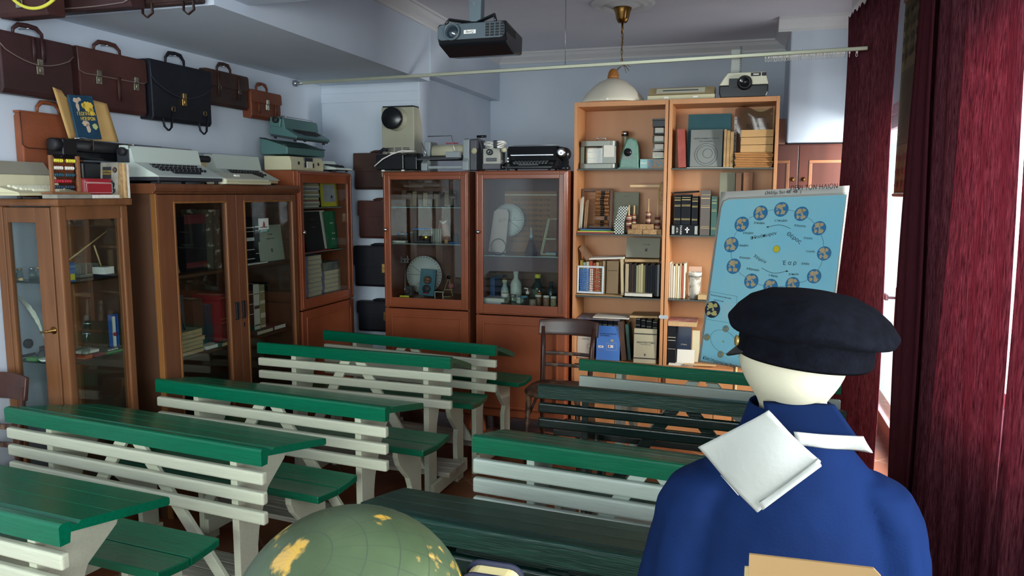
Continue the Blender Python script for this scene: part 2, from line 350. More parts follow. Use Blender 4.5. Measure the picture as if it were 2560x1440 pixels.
curtain('window_curtain', 'dark red curtain at the right edge of the picture, beyond a thin slit of daylight', (.775, 1.0), (.772, 2.618), .03, 2.86, 8, .022, 5)
for y0, y1 in ((.95, 4.1), (4.5, 5.65)):
    t = thing('curtain_track', 'white ceiling track holding the ' + ('wide near red curtains' if y0 < 2 else 'far red curtain by the bookcase'), 'curtain track', (0, 0, 0))
    obj('rail', MB().box(.74 if y0 < 2 else .62, .79 if y0 < 2 else .67, y0, y1, 2.88 if y0 < 2 else 2.83, ZC), white_trim, t, .004)
# ------------------------------------------------------------------ daylight
W = bpy.data.worlds.new('sky'); SC.world = W; W.use_nodes = True
W.node_tree.nodes['Background'].inputs[0].default_value = (.8, .9, 1, 1); W.node_tree.nodes['Background'].inputs[1].default_value = 2.2
def daylight(name, loc, rot, sx, sy, power, col):
    l = bpy.data.lights.new(name, 'AREA'); l.shape = 'RECTANGLE'; l.size = sx; l.size_y = sy; l.energy = power; l.color = col
    o = bpy.data.objects.new(name, l); COL.objects.link(o); o.location = loc; o.rotation_euler = rot; return o
daylight('daylight_door', (XR + .5, 5.4, 1.3), (0, pi / 2, 0), 2.2, 2.6, 22, (.93, .97, 1))
def aim(a, b): return (Vector(a) - Vector(b)).to_track_quat('Z', 'Y').to_euler()
p_ = (XR + 1.5, 3.3, 2.1); daylight('daylight_yard', p_, aim(p_, (-.5, 5.0, 1.2)), 1.6, 1.6, 620, (1, .97, .93))
daylight('daylight_window', (XR + .5, 1.9, 1.6), (0, pi / 2, 0), 1.5, 3.0, 300, (.95, .96, 1))
daylight('added_side_fill', (XR + .9, -.8, 1.8), aim((XR + .9, -.8, 1.8), (-1.5, 2.2, 1.1)), 2.0, 1.6, 120, (.93, .96, 1))  # added fill lamp outside the made-up side opening, brightens the left cabinets
daylight('daylight_front', (-1.0, -5.0, 2.0), (pi / 2, 0, 0), 6.0, 3.0, 520, (.93, 1, .95))
# ------------------------------------------------------------------ school benches
def paint(name, c, c2, rough=.24, **k): return mat(name, c, rough, c2=c2, vs=9, st=(1, 14, 14), lo=.3, hi=.75, bump=.2, bs=14, spec=.4, **k)
green = paint('gloss_green_paint', '#006244', '#00543a'); ivory = paint('ivory_paint', '#c3c6b0', '#b9bca6', .4); mint = paint('pale_mint_paint', '#b6c4b8', '#abbaae', .4)
dkgreen = mat('dark_green_worn_paint', '#072a21', .36, c2='#20463a', vs=7, st=(1, 16, 16), lo=.5, hi=.85, bump=.4, bs=14, spec=.3)
deepgreen = paint('deep_green_paint', '#08221d', '#061a16')
def bench(label, ox, oy, ang, L, H, top, seatm, wood, cut=0., su=0., D=.33, drop=.055, hs=.5, s0=.31, s1=.57, slats=((.085, .13), (.157, .202), (.229, .274)), pl=.2, pr=.17, lip=.06, group=None):
    t = thing('school_bench', label, 'school bench', (ox, oy, 0), ang, group)
    dz = lambda v: H - .004 - drop * (v - .03) / (D - .03)
    prof = [(0, H - lip), (0, H - .008), (.004, H - .002), (.01, H), (.026, H), (.034, H - .004), (.042, dz(.042) - .008), (.058, dz(.058) - .009), (.066, dz(.066) - .001), (D - .006, dz(D)), (D, dz(D) - .006), (D, dz(D) - .022), (D - .006, dz(D) - .027), (.034, dz(.034) - .027), (.03, H - lip)]
    b1, b2 = .066 + (D - .066) / 3, .066 + (D - .066) * 2 / 3
    prof[9:9] = [(b1 - .0012, dz(b1)), (b1, dz(b1) - .003), (b1 + .0012, dz(b1)), (b2 - .0012, dz(b2)), (b2, dz(b2) - .003), (b2 + .0012, dz(b2))]
    dm_ = MB().prism(prof, 0, L)
    if cut: dm_.v = [(x + cut * max(y - .04, 0) if x < 1e-6 else x, y, z) for x, y, z in dm_.v]
    obj('desktop', dm_, top, t)
    for a, b in slats: obj('slat', MB().box(0, L, .001, .029, H - b, H - a), wood, t, .0075, 3)
    zu = lambda v: dz(v) - .028
    for u in (pl, L - pr):
        side = [(.03, 0), (.125, 0), (.125, .36), (.135, .42), (.155, .48), (.19, .56), (D - .075, .64), (D - .05, zu(D - .05)), (.03, zu(.034))]
        obj('post', MB().prism(side, u, u + .03), wood, t, .003)
        q = s1 - .03
        sup = [(q, 0), (q, hs - .032), (s0 + .01, hs - .032), (s0 + .012, hs - .06), (s0 + .03, hs - .1), (s0 + .075, hs - .15), (s0 + .115, hs - .19), (q - .095, hs - .24), (q - .09, .1), (q - .09, 0)]
        obj('seat_support', MB().prism(sup, u + .002, u + .03), wood, t, .003)
        obj('side_rail', MB().box(u + .031, u + .055, .03, q, .05, .12), wood, t, .003)
    for sg in (-1, 1):
        x0 = L / 2 + sg * .045; x1 = (pl + .05) if sg < 0 else (L - pr - .02)
        obj('brace', MB().prism([(x0 - .03, H - lip - .012), (x0 + .03, H - lip - .012), (x1 + .03, .2), (x1 - .03, .2)], .031, .049, 'y'), wood, t, .002)
    fr = MB()
    for v in (.15, .225, .3): fr.box(pl - .04, L - pr + .09, v, v + .07, .122, .146)
    obj('footrest', fr, mat('worn_grey_paint', '#b9b6a6', .55, c2='#8f8c80', vs=5, st=(1, 18, 18)), t, .003)
    sm = (s0 + s1) / 2
    for i, (a, b) in enumerate(((s0, sm - .0015), (sm + .0015, s1))):
        n = 5; pf = [(a + (b - a) * j / n, hs - .012 * sin(pi * ((a + (b - a) * j / n) - s0) / (s1 - s0))) for j in range(n + 1)]
        pf += [(b, pf[-1][1] - .03), (a, pf[0][1] - .03)]
        obj('seat_board', MB().prism(pf, su, L), seatm, t, .004)
    return t
gg = 'green and white school benches'
A = radians
N0 = Vector((-1.70, 1.508)); L = 1.05; an = A(-5)
bench('green-topped white school bench nearest on the left, cut off at the picture corner', N0.x - L * cos(an), N0.y - L * sin(an), an, L, .78, green, green, ivory, D=.37, group=gg)
bench('green-topped white school bench with three slats, second from the front on the left', -2.866, 2.328, A(-6.3), 1.323, .78, green, green, ivory, cut=.33, su=.2, D=.36, drop=.06, s0=.30, s1=.56, group=gg)
bench('green-topped white school bench mid left, its lowest slat chipped at the end', -2.628, 2.905, A(-5.8), 1.257, .78, green, green, ivory, D=.32, group=gg)
bench('green-topped white school bench in the fourth row on the left, before the brown glass cabinets', -2.585, 3.64, A(-2.7), 1.18, .82, green, green, ivory, D=.28, drop=.085, s0=.29, s1=.52, group=gg)
bench('green-topped white school bench farthest back on the left, before the tall glazed cabinets', -2.52, 4.235, A(-7.1), 1.2, .79, green, green, ivory, D=.27, drop=.085, s0=.33, s1=.55, group=gg)
bench('wholly dark green worn school bench lowest in front of the pale globe', -1.032, 1.84, A(-5), 1.32, .78, dkgreen, dkgreen, deepgreen, D=.32, s0=.3, s1=.52, group='dark green school benches')
bench('green-topped pale mint school bench right behind the front dark green bench', -.914, 2.537, A(-6.4), 1.3, .78, green, green, mint, D=.30, s0=.3, s1=.54, slats=((.085, .14), (.157, .212), (.229, .274)), group=gg)
bench('wholly dark green school bench with glossy lip standing in front of the brown chair', -.879, 3.332, A(-3.6), 1.3, .78, dkgreen, deepgreen, deepgreen, D=.22, drop=.04, s0=.24, s1=.44, slats=((.085, .13), (.157, .202)), group='dark green school benches')
bench('green-topped pale mint school bench with one broad slat, right in front of the open bookcase', -.826, 3.99, A(-5.8), 1.3, .765, green, green, mint, D=.2, drop=.06, s0=.24, s1=.46, slats=((.09, .185),), group=gg)
# ------------------------------------------------------------------ cabinets
vit = mat('brown_gloss_paint', '#8d4c30', .26, c2='#7f4229', vs=3, spec=.4, bump=.05, bs=12)
vitd = mat('cabinet_inside', '#5d3424', .6)
walnut = mat('walnut_veneer', '#784a30', .36, c2='#5d3723', vs=7, st=(3, 3, .5), lo=.2, hi=.8, spec=.35)
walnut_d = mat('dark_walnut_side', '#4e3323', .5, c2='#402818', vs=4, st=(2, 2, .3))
walnut_l = mat('pale_edge_wood', '#8a5a2c', .45, c2='#74481f', vs=5, st=(4, 4, .4))
mid_w = mat('mid_brown_wood', '#7e5233', .42, c2='#654025', vs=5, st=(3, 3, .35), spec=.35)
glass = glassmat('cabinet_glass', '#eef3f1', 1.5, .015)
shelf_glass = glassmat('shelf_glass', '#b9cfc8', 1.5, .02)
chrome = mat('chrome', '#d8d8d8', .15, 1.); black_m = mat('black_iron', '#15151a', .45)
pale_edge = mat('pale_glass_edge', '#7f908c', .4)
def vitrine(name, label, loc, rz, w, d, h, z0, gz0, gz1, shelves, group, side='l', back=vitd, fr=.055):
    t = thing(name, label, 'cabinet', loc, rz, group)
    y0 = .024; s = .018
    obj('body', MB().box(0, s, y0, d, z0, h).box(w - s, w, y0, d, z0, h).box(s, w - s, y0, d, h - .03, h).box(s, w - s, y0, d, z0, z0 + .03).box(s, w - s, y0 + .002, d, gz0 - .03, gz0 - .012), vit, t, .012, 3)
    obj('back_panel', MB().box(s, w - s, d - .012, d - .004, z0 + .03, h - .03), back, t)
    for x, y in ((0, y0), (w - .05, y0), (0, d - .05), (w - .05, d - .05)): obj('leg', MB().box(x, x + .05, y, y + .05, 0, z0), vit, t, .006)
    # door frame: four rails with a raised bead round the pane
    zb, zt = gz0 - .07, h - .006
    m = MB().box(.004, fr, 0, y0 - .002, zb, zt).box(w - fr, w - .004, 0, y0 - .002, zb, zt).box(fr, w - fr, 0, y0 - .002, gz1, zt).box(fr, w - fr, 0, y0 - .002, zb, gz0)
    b = .012
    m.box(.012, .012 + b, -.008, 0, zb + .01, zt - .01).box(w - .012 - b, w - .012, -.008, 0, zb + .01, zt - .01).box(.024, w - .024, -.008, 0, zt - .01 - b, zt - .01).box(.024, w - .024, -.008, 0, zb + .01, zb + .01 + b)
    dr = obj('door', m, vit, t, .006, 3)
    obj('pane', MB().box(fr - .004, w - fr + .004, .009, .013, gz0 - .004, gz1 + .004), glass, dr)
    kx = .026 if side == 'l' else w - .026; kz = (gz0 * .42 + gz1 * .58)
    obj('knob', MB().lathe([(.004, 0), (.004, -.012), (.012, -.016), (.014, -.024), (.009, -.03), (0, -.031)], 16, (kx, -.0, kz), 'y'), chrome, dr)
    obj('keyhole', MB().box(kx - .005, kx + .005, -.004, 0, kz - .09, kz - .065), walnut_l, dr, .002)
    lo = MB().box(.004, w - .004, 0, y0 - .002, z0 + .012, gz0 - .078)
    p0, p1 = z0 + .07, gz0 - .12
    for a in ((.05, .066, p0, p1), (w - .066, w - .05, p0, p1), (.066, w - .066, p1 - .016, p1), (.066, w - .066, p0, p0 + .016)): lo.box(a[0], a[1], -.008, 0, a[2], a[3])
    obj('lower_door', lo, vit, t, .005, 2)
    for z in shelves: obj('shelf', MB().box(s + .002, w - s - .002, y0 + .034, d - .014, z - .006, z).box(s + .002, w - s - .002, y0 + .03, y0 + .034, z - .006, z, 1), [shelf_glass, pale_edge], t)
    return t
VY = 4.9
V1S = (at(1060, 517, 1, 5.05).z, at(1060, 607, 1, 5.05).z); V2S = (at(1290, 637, 1, 5.05).z,)
vitrine('display_cabinet', 'brown painted glazed cabinet of science instruments, left one of the pair on the back wall', (-2.418, VY, 0), 0, .633, .42, 1.797, .115, .923, 1.742, V1S, 'glazed display cabinets')
vitrine('display_cabinet', 'brown painted glazed cabinet of bottles and charts, next to the open bookcase', (-1.737, VY, 0), 0, .631, .42, 1.80, .115, .906, 1.745, V2S, 'glazed display cabinets')
C3S = [at(820, y, 0, -2.85).z for y in (517, 622)]
vitrine('display_cabinet', 'brown painted glazed book cabinet in the corner, right of the old walnut one', (-2.73, 4.336, 0), pi / 2, .70, .40, 1.795, .115, .96, 1.715, C3S, 'glazed display cabinets', fr=.06)
# tall walnut cabinet with two doors
def tall():
    t = thing('walnut_bookcase', 'old walnut cabinet with two glazed doors full of books', 'cabinet', (-2.73, 3.086, 0), pi / 2)
    w, d, h = 1.236, .40, 1.645
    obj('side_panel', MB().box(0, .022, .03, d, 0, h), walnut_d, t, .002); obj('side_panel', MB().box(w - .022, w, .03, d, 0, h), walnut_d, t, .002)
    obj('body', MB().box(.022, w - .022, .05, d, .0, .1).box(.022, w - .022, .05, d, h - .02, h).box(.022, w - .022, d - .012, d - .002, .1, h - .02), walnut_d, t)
    obj('top', MB().prism([(-.012, h + .012), (-.02, h + .03), (-.012, h + .05), (d, h + .05), (d, h), (.0, h), (-.002, h + .008)], -.015, w + .006, 'x'), walnut, t, .003)
    for i in range(2):
        x0 = .012 + i * (w / 2 - .012); x1 = x0 + w / 2 - .014
        L_, R_ = ((.115, .09) if i == 0 else (.075, .05))
        g0, g1 = .18, at(490, 508, 0, -2.73).z
        m = MB().box(x0, x0 + L_, 0, .028, .03, h - .004).box(x1 - R_, x1, 0, .028, .03, h - .004).box(x0 + L_, x1 - R_, 0, .028, g1, h - .004).box(x0 + L_, x1 - R_, 0, .028, .03, g0)
        dr = obj('door', m, walnut, t, .003)
        obj('pane', MB().box(x0 + L_ - .004, x1 - R_ + .004, .012, .016, g0 - .004, g1 + .004), glass, dr)
        mo = MB(); a, b = x0 + L_, x1 - R_
        mo.box(a - .01, a + .002, -.005, .0, g0, g1).box(b - .002, b + .01, -.005, 0, g0, g1).box(a - .01, b + .01, -.005, 0, g1, g1 + .01)
        obj('pane_bead', mo, walnut_l, dr, .002)
        hx = x1 - .03 if i == 0 else x0 + .028; hz = at(598, 776, 0, -2.73).z
        hm = MB().box(hx - .018, hx + .018, -.004, 0, hz + .042, hz + .05).box(hx - .018, hx + .018, -.004, 0, hz - .05, hz - .042).box(hx - .012, hx - .007, -.01, 0, hz - .046, hz + .046).box(hx + .007, hx + .012, -.01, 0, hz - .046, hz + .046)
        obj('handle', hm, black_m, dr, .001)
        if i: obj('keyhole', MB().box(hx - .004, hx + .004, -.003, 0, hz - .1, hz - .075), black_m, dr)
    obj('edge_strip', MB().box(.0, .012, 0, .03, .0, h), walnut_l, t, .002)
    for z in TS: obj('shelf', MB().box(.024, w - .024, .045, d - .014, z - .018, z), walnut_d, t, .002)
    return t
TS = (at(640, 660, 0, -2.8).z, at(640, 838, 0, -2.8).z)
tall()
# left glazed cabinet, its near side and its front both of glass
def leftcab():
    t = thing('glazed_cabinet', 'brown wooden cabinet glazed on two sides, at the left edge, with a quill inside', 'cabinet', (-3.085, 2.53, 0))
    w, d, h = .355, .385, 1.593
    for x, y in ((0, 0), (w - .045, 0), (0, d - .04), (w - .045, d - .04)): obj('corner_post', MB().box(x, x + .045, y, y + .04, 0, h), mid_w, t, .006)
    obj('top', MB().prism([(-.012, h), (-.02, h + .014), (-.014, h + .03), (d + .012, h + .03), (d + .012, h)], 0, w + .018, 'x'), mid_w, t, .004)
    obj('bottom', MB().box(.03, w - .01, .02, d - .01, .06, .1), mid_w, t)
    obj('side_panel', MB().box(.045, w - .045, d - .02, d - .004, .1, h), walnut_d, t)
    gz1 = at(60, 558, 1, 2.53).z
    dr = obj('door', MB().box(.05, .07, .0, .024, .08, h - .006).box(w - .13, w - .05, .0, .024, .08, h - .006).box(.07, w - .13, 0, .024, gz1, h - .006).box(.07, w - .13, 0, .024, .08, .16), mid_w, t, .003)
    obj('pane', MB().box(.066, w - .126, .01, .014, .156, gz1 + .004), glass, dr)
    q = at(135, 832, 1, 2.53); hx, hz = q.x + 3.085, q.z
    obj('handle', MB().lathe([(.016, 0), (.016, -.004), (.006, -.008), (.005, -.03), (0, -.03)], 14, (hx, 0, hz), 'y').tube([(hx, -.028, hz), (hx - .022, -.03, hz - .004), (hx - .042, -.03, hz - .006)], .0045, 8), brass, dr)
    f = obj('front_frame', MB().box(w - .03, w - .004, .04, d - .04, h - .06, h).box(w - .03, w - .004, .04, d - .04, .06, .12).box(w - .03, w - .012, .04, .05, .12, h - .06).box(w - .03, w - .012, d - .05, d - .04, .12, h - .06), mid_w, t)
    obj('pane', MB().box(w - .02, w - .016, .036, d - .036, .116, h - .056), glass, f)
    for z in LS: obj('shelf', MB().box(.02, w - .03, .04, d - .022, z - .007, z), shelf_glass if z < 1.2 else shelf_glass, t)
    return t
LS = (at(60, 707, 1, 2.58).z, at(60, 907, 1, 2.58).z)
LEFT0 = set(o.name for o in SC.objects)
leftcab()
LEFT = set(o.name for o in SC.objects) - LEFT0
# ------------------------------------------------------------------ open bookcase in two units
beech = mat('beech_laminate', '#c78d5e', .42, c2='#bd8153', vs=2.4, st=(3, 3, .25), lo=.3, hi=.7, spec=.35)
shelf_edge = mat('dark_glass_edge', '#2a3733', .45)
smoke_glass = glassmat('smoked_shelf_glass', '#6f7f7c', 1.5, .03)
BY = 5.0
def bz(y): return at(1500, y, 1, BY).z
BSH = [bz(422), bz(585), bz(741)]; BFL = bz(903)
def unit(label, x0, x1):
    t = thing('open_bookcase', label, 'bookcase', (x0, BY, 0), 0, 'beech bookcase units'); w = x1 - x0; d = .30; h = 2.235; s = .02
    obj('side_panel', MB().box(0, s, 0, d, 0, h), beech, t, .0015); obj('side_panel', MB().box(w - s, w, 0, d, 0, h), beech, t, .0015)
    obj('top', MB().box(s, w - s, 0, d, h - .03, h), beech, t, .0015); obj('back_panel', MB().box(s, w - s, d - .008, d - .002, .05, h - .03), beech, t)
    obj('shelf', MB().box(s, w - s, .0, d - .01, BFL - .025, BFL), beech, t, .0015); obj('plinth', MB().box(s, w - s, .01, .03, 0, .06), beech, t)
    for z in BSH: obj('glass_shelf', MB().box(s + .001, w - s - .001, .008, d - .012, z - .008, z).box(s + .001, w - s - .001, .004, .008, z - .008, z, 1), [smoke_glass, shelf_edge], t)
    for i in range(2):
        a = s + i * (w - 2 * s) / 2; b = a + (w - 2 * s) / 2
        dr = obj('door', MB().box(a + .002, b - .002, -.018, -.001, .065, BFL - .03), beech, t, .0015)
        obj('knob', MB().lathe([(.005, 0), (.005, -.012), (.011, -.018), (.008, -.025), (0, -.026)], 12, ((b - .04) if i == 0 else (a + .04), -.018, BFL - .12), 'y'), chrome, dr)
    return t
unit('open beech bookcase unit on the left, holding an abacus and books', -1.085, -.483)
unit('open beech bookcase unit on the right, half hidden behind the blue earth chart', -.478, .178)
obj('joining_plate', MB().prism(rrect(-.03, .03, -.012, .012, .011), 0, .003, 'y'), steel, None, 0, loc=(-.4805, BY - .0042, bz(785)))
tag(bpy.data.objects['joining_plate'], 'small oval metal plate joining the two bookcase units', 'metal plate')
# ------------------------------------------------------------------ leather bags
def leather(n, c, c2): return mat(n, c, .5, c2=c2, vs=5, bump=.25, bs=90, spec=.35)
l_dark = leather('dark_brown_leather', '#41282a', '#34201f'); l_mid = leather('brown_leather', '#50302b', '#402421'); l_black = leather('black_leather', '#1c1e28', '#14151c')
l_tan = leather('tan_leather', '#8d4f33', '#77412a'); l_cog = leather('cognac_leather', '#7c4229', '#6a3722'); l_old = leather('old_brown_leather', '#4a3229', '#332321')
piping = mat('worn_piping', '#75655e', .6); nickel = mat('nickel_lock', '#cfcab6', .25, 1., c2='#a8a291', vs=30); goldm = mat('gilt_lock', '#c5a468', .3, 1.)
def bag(name, label, loc, rz, w, h, d, m, flap=.5, curve=.0, locks=((.5,),), metal=nickel, handle=.16, straps=(), buckles=(), pipe=True, tabs=(), hh=.055, group='leather bags and briefcases', cat='bag', rx=0., pockets=(), nail=1):
    """x 0..w, back on y=0, front y=-d, z 0..h"""
    t = thing(name, label, cat, loc, rz, group, rx)
    side = [(0, .006), (0, h - .02), (-.012, h), (-d * .8, h), (-d * .95, h - .03), (-d, h * .5), (-d, .02), (-d + .012, .0)]
    obj('body', MB().prism(side, .004, w - .004, 'x'), m, t, .006, 2)
    z0 = h * (1 - flap); yb = -d - .002
    n = 14; pts = [(w + .004, h - .004), (-.004, h - .004)]
    pts += [(-.004 + (w + .008) * i / n, z0 + curve * h * ((2 * i / n - 1) ** 2) ** .9 + (.012 if i in (0, n) else 0)) for i in range(n + 1)]
    m2 = MB(); fl = []
    def yy(z): # the flap leans with the body towards the top edge
        q = min(max((z / h - .5) / .5, 0), 1); return yb + d * .06 * q * q
    outer = [(x, yy(z) - .004, z) for x, z in pts]; inner = [(x, yy(z) + .001, z) for x, z in pts]; k = len(pts)
    m2.add(outer + inner, [tuple(range(k)), tuple(range(k, 2 * k))[::-1]] + [(i, (i + 1) % k, k + (i + 1) % k, k + i) for i in range(k)])
    m2.box(-.004, w + .004, -d * .97, -.01, h - .006, h + .004)
    fo = obj('flap', m2, m, t, .002)
    if pipe: obj('piping', MB().tube([(x, yy(z) - .004, z) for x, z in pts[1:]], .0028, 5), piping if pipe is True else mat('piping_' + pipe.strip('#'), pipe, .6), fo)
    for px, pz in pockets: obj('pocket', MB().box(px - w * .13, px + w * .13, -d - .012, -d + .004, h * .1, pz), m, t, .006)
    for lk in locks:
        lx = lk[0] * w; lz = z0 + (curve * h * abs(2 * lk[0] - 1) ** 1.8) + (lk[1] * h if len(lk) > 1 else 0)
        s = .028
        obj('lock', MB().box(lx - s / 2, lx + s / 2, yb - .012, yb - .003, lz - .004, lz + .026).box(lx - s * .62, lx + s * .62, yb - .008, yb, lz - .042, lz - .004).box(lx - .005, lx + .005, yb - .011, yb - .007, lz - .03, lz - .014), metal, t, .003)
    if handle:
        c = w / 2; a = handle / 2; y = -d * .5
        ob = obj('handle', MB().tube([(c - a, y, h), (c - a * .96, y, h + hh * .55), (c - a * .6, y, h + hh * .95), (c, y, h + hh), (c + a * .6, y, h + hh * .95), (c + a * .96, y, h + hh * .55), (c + a, y, h)], [.005, .008, .0105, .011, .0105, .008, .005], 10), m, t)
        for sx in (-1, 1): obj('handle_ring', MB().tube([(c + sx * a + .009 * cos(q), y, h + .006 + .009 * sin(q)) for q in [2 * pi * i / 12 for i in range(12)]], .002, 6, closed=True), metal, ob)
    for sx, za, zb in straps: obj('strap', MB().ribbon([(sx * w, yb - .006, za * h), (sx * w, yb - .008, (za + zb) / 2 * h), (sx * w, yb - .006, zb * h)], .022, .004, (1, 0, 0)), m, t)
    for bx, bzz in buckles: obj('buckle', MB().tube([(bx * w - .012, yb - .01, bzz * h - .01), (bx * w + .012, yb - .01, bzz * h - .01), (bx * w + .012, yb - .01, bzz * h + .012), (bx * w - .012, yb - .01, bzz * h + .012)], .002, 6, closed=True), metal, t)
    for tx in tabs: obj('hanging_loop', MB().ribbon([(tx * w - .03, yb + .01, .03), (tx * w - .025, yb, -.03), (tx * w, yb - .004, -.05), (tx * w + .028, yb, -.03), (tx * w + .03, yb - .01, .06)], .014, .003, (0, 1, 0)), m, t)
    if nail: obj('hanging_nail', MB().cyl(.003, -d * .62, -.001, (w / 2, 0, h + hh - .012), 'y', 8), steel, t)
    return t
def wallbag(pl, pr, pt, pb, dep, **k):
    x = XL + dep; c = (pl + pr) / 2
    y0, y1 = at(pl, (pt + pb) / 2, 0, x).y + .012, at(pr, (pt + pb) / 2, 0, x).y - .012; z0, z1 = at(c, pb, 0, x).z, at(c, pt, 0, x).z
    return bag(loc=(XL + .004, y0, z0), rz=pi / 2, w=y1 - y0, h=z1 - z0, d=dep, **k)
wallbag(-6, 186, 95, 242, .1, name='briefcase', label='big dark brown briefcase with stitched centre band, upper left on the wall', m=l_dark, flap=.46, curve=.22, handle=.15, straps=((.44, .6, .98), (.56, .6, .98)))
wallbag(192, 368, 135, 280, .07, name='briefcase', label='wide brown briefcase with two locks and worn seams, second on the left wall', m=l_mid, flap=.42, curve=0, locks=((.26,), (.82,)), handle=.17, straps=((.55, .2, .62),))
wallbag(374, 530, 165, 308, .09, name='school_satchel', label='black satchel with rounded flap and two loops hanging below it on the left wall', m=l_black, flap=.56, curve=.25, pipe='#30323c', metal=goldm, handle=.15, tabs=(.22, .82), buckles=((.3, .22), (.84, .22)), hh=.07)
wallbag(514, 622, 183, 268, .06, name='briefcase', label='dark brown buckled satchel between the black satchel and the small cognac one', m=l_old, flap=.45, locks=(), handle=.13, straps=((.25, .25, .95), (.74, .25, .95)), buckles=((.25, .5), (.74, .5)), pipe=False)
wallbag(624, 704, 231, 300, .07, name='school_satchel', label='small cognac satchel with two front tabs, last bag along the left wall', m=l_cog, flap=.42, handle=.12, straps=((.22, .2, .6), (.78, .2, .6)), pipe=False)
b6y0, b6y1 = at(35, 350, 0, -3.09).y, at(192, 350, 0, -3.09).y
bag('briefcase', 'plain tan briefcase standing on the left glazed cabinet against the wall', (XL + .004, b6y0 + .04, 1.628), pi / 2, b6y1 - b6y0, at(110, 284, 0, -3.09).z - 1.628, .045, l_tan, flap=.42, handle=.12, pipe='#4f2a1b', nail=0)
# bags hung one above another on the pier, left of the brown cabinets
for nm, lb, px, pt, pb, m, mt, fl, ww in (('school_satchel', 'old dark satchel hanging topmost on the pier, behind the black typewriter case', 884, 384, 474, l_old, nickel, .5, .40),
        ('briefcase', 'reddish brown briefcase hanging second from the top in the gap beside the cabinet', 895, 503, 596, l_mid, nickel, .42, .375),
        ('briefcase', 'black briefcase with gilt lock hanging third down in the gap beside the cabinet', 886, 616, 716, l_black, goldm, .5, .40),
        ('briefcase', 'black briefcase hanging lowest in the gap beside the cabinet', 894, 754, 828, l_black, goldm, .42, .38)):
    q = at(px, pb, 1, 5.25); zt = at(px, pt, 1, 5.25).z
    bag(nm, lb, (q.x, 5.342, q.z), 0, ww, zt - q.z, .08, m, flap=fl, locks=((.62,),), metal=mt, pipe=False, handle=.15, hh=.016)
# bags under the boxed beam at the top left
def hangbag(name, label, p0, p1, y, h, d, m, **k):
    a, b = at(p0[0], p0[1], 1, y), at(p1[0], p1[1], 1, y)
    return bag(name, label, (a.x, y + d, a.z), 0, b.x - a.x, h, d, m, **k)
hangbag('briefcase', 'dark brown briefcase behind the yellow hoop in the upper left corner', (-8, 46), (118, 46), 2.625, .30, .10, l_mid, flap=.75, handle=.15)
hangbag('briefcase', 'dark brown briefcase with rounded piped corners, right of the yellow hoop', (100, 34), (328, 34), 2.77, .30, .09, l_dark, flap=.97, curve=.03, handle=.15, locks=())
hangbag('school_satchel', 'flat dark leather satchel with two thin loops, hanging highest by the corner of the beam', (338, 18), (494, 14), 2.875, .30, .06, l_old, flap=.97, locks=(), tabs=(.2, .86), handle=.15, pipe=False)
for i, x in enumerate((-3.0, -2.72, -2.45)): pass
hk = thing('bag_rail', 'metal rail fixed to the cross beam, carrying the upper left bags', 'rail', (0, 0, 0))
obj('rail', MB().cyl(.008, -3.13, -2.25, (0, 2.745, 2.87), 'x'), steel, hk)
yel = mat('yellow_plastic', '#d9d24a', .35)
rc = at(88, 0, 1, 2.6)
tag(obj('hoop', MB().tube([(.178 * cos(a), 0, .178 * sin(a)) for a in [2 * pi * i / 56 for i in range(56)]], .0068, 10, closed=True), yel, None, 0, loc=(rc.x, 2.6, at(88, 21, 1, 2.6).z + .178)), 'yellow plastic hoop hanging at the top left corner', 'hoop')
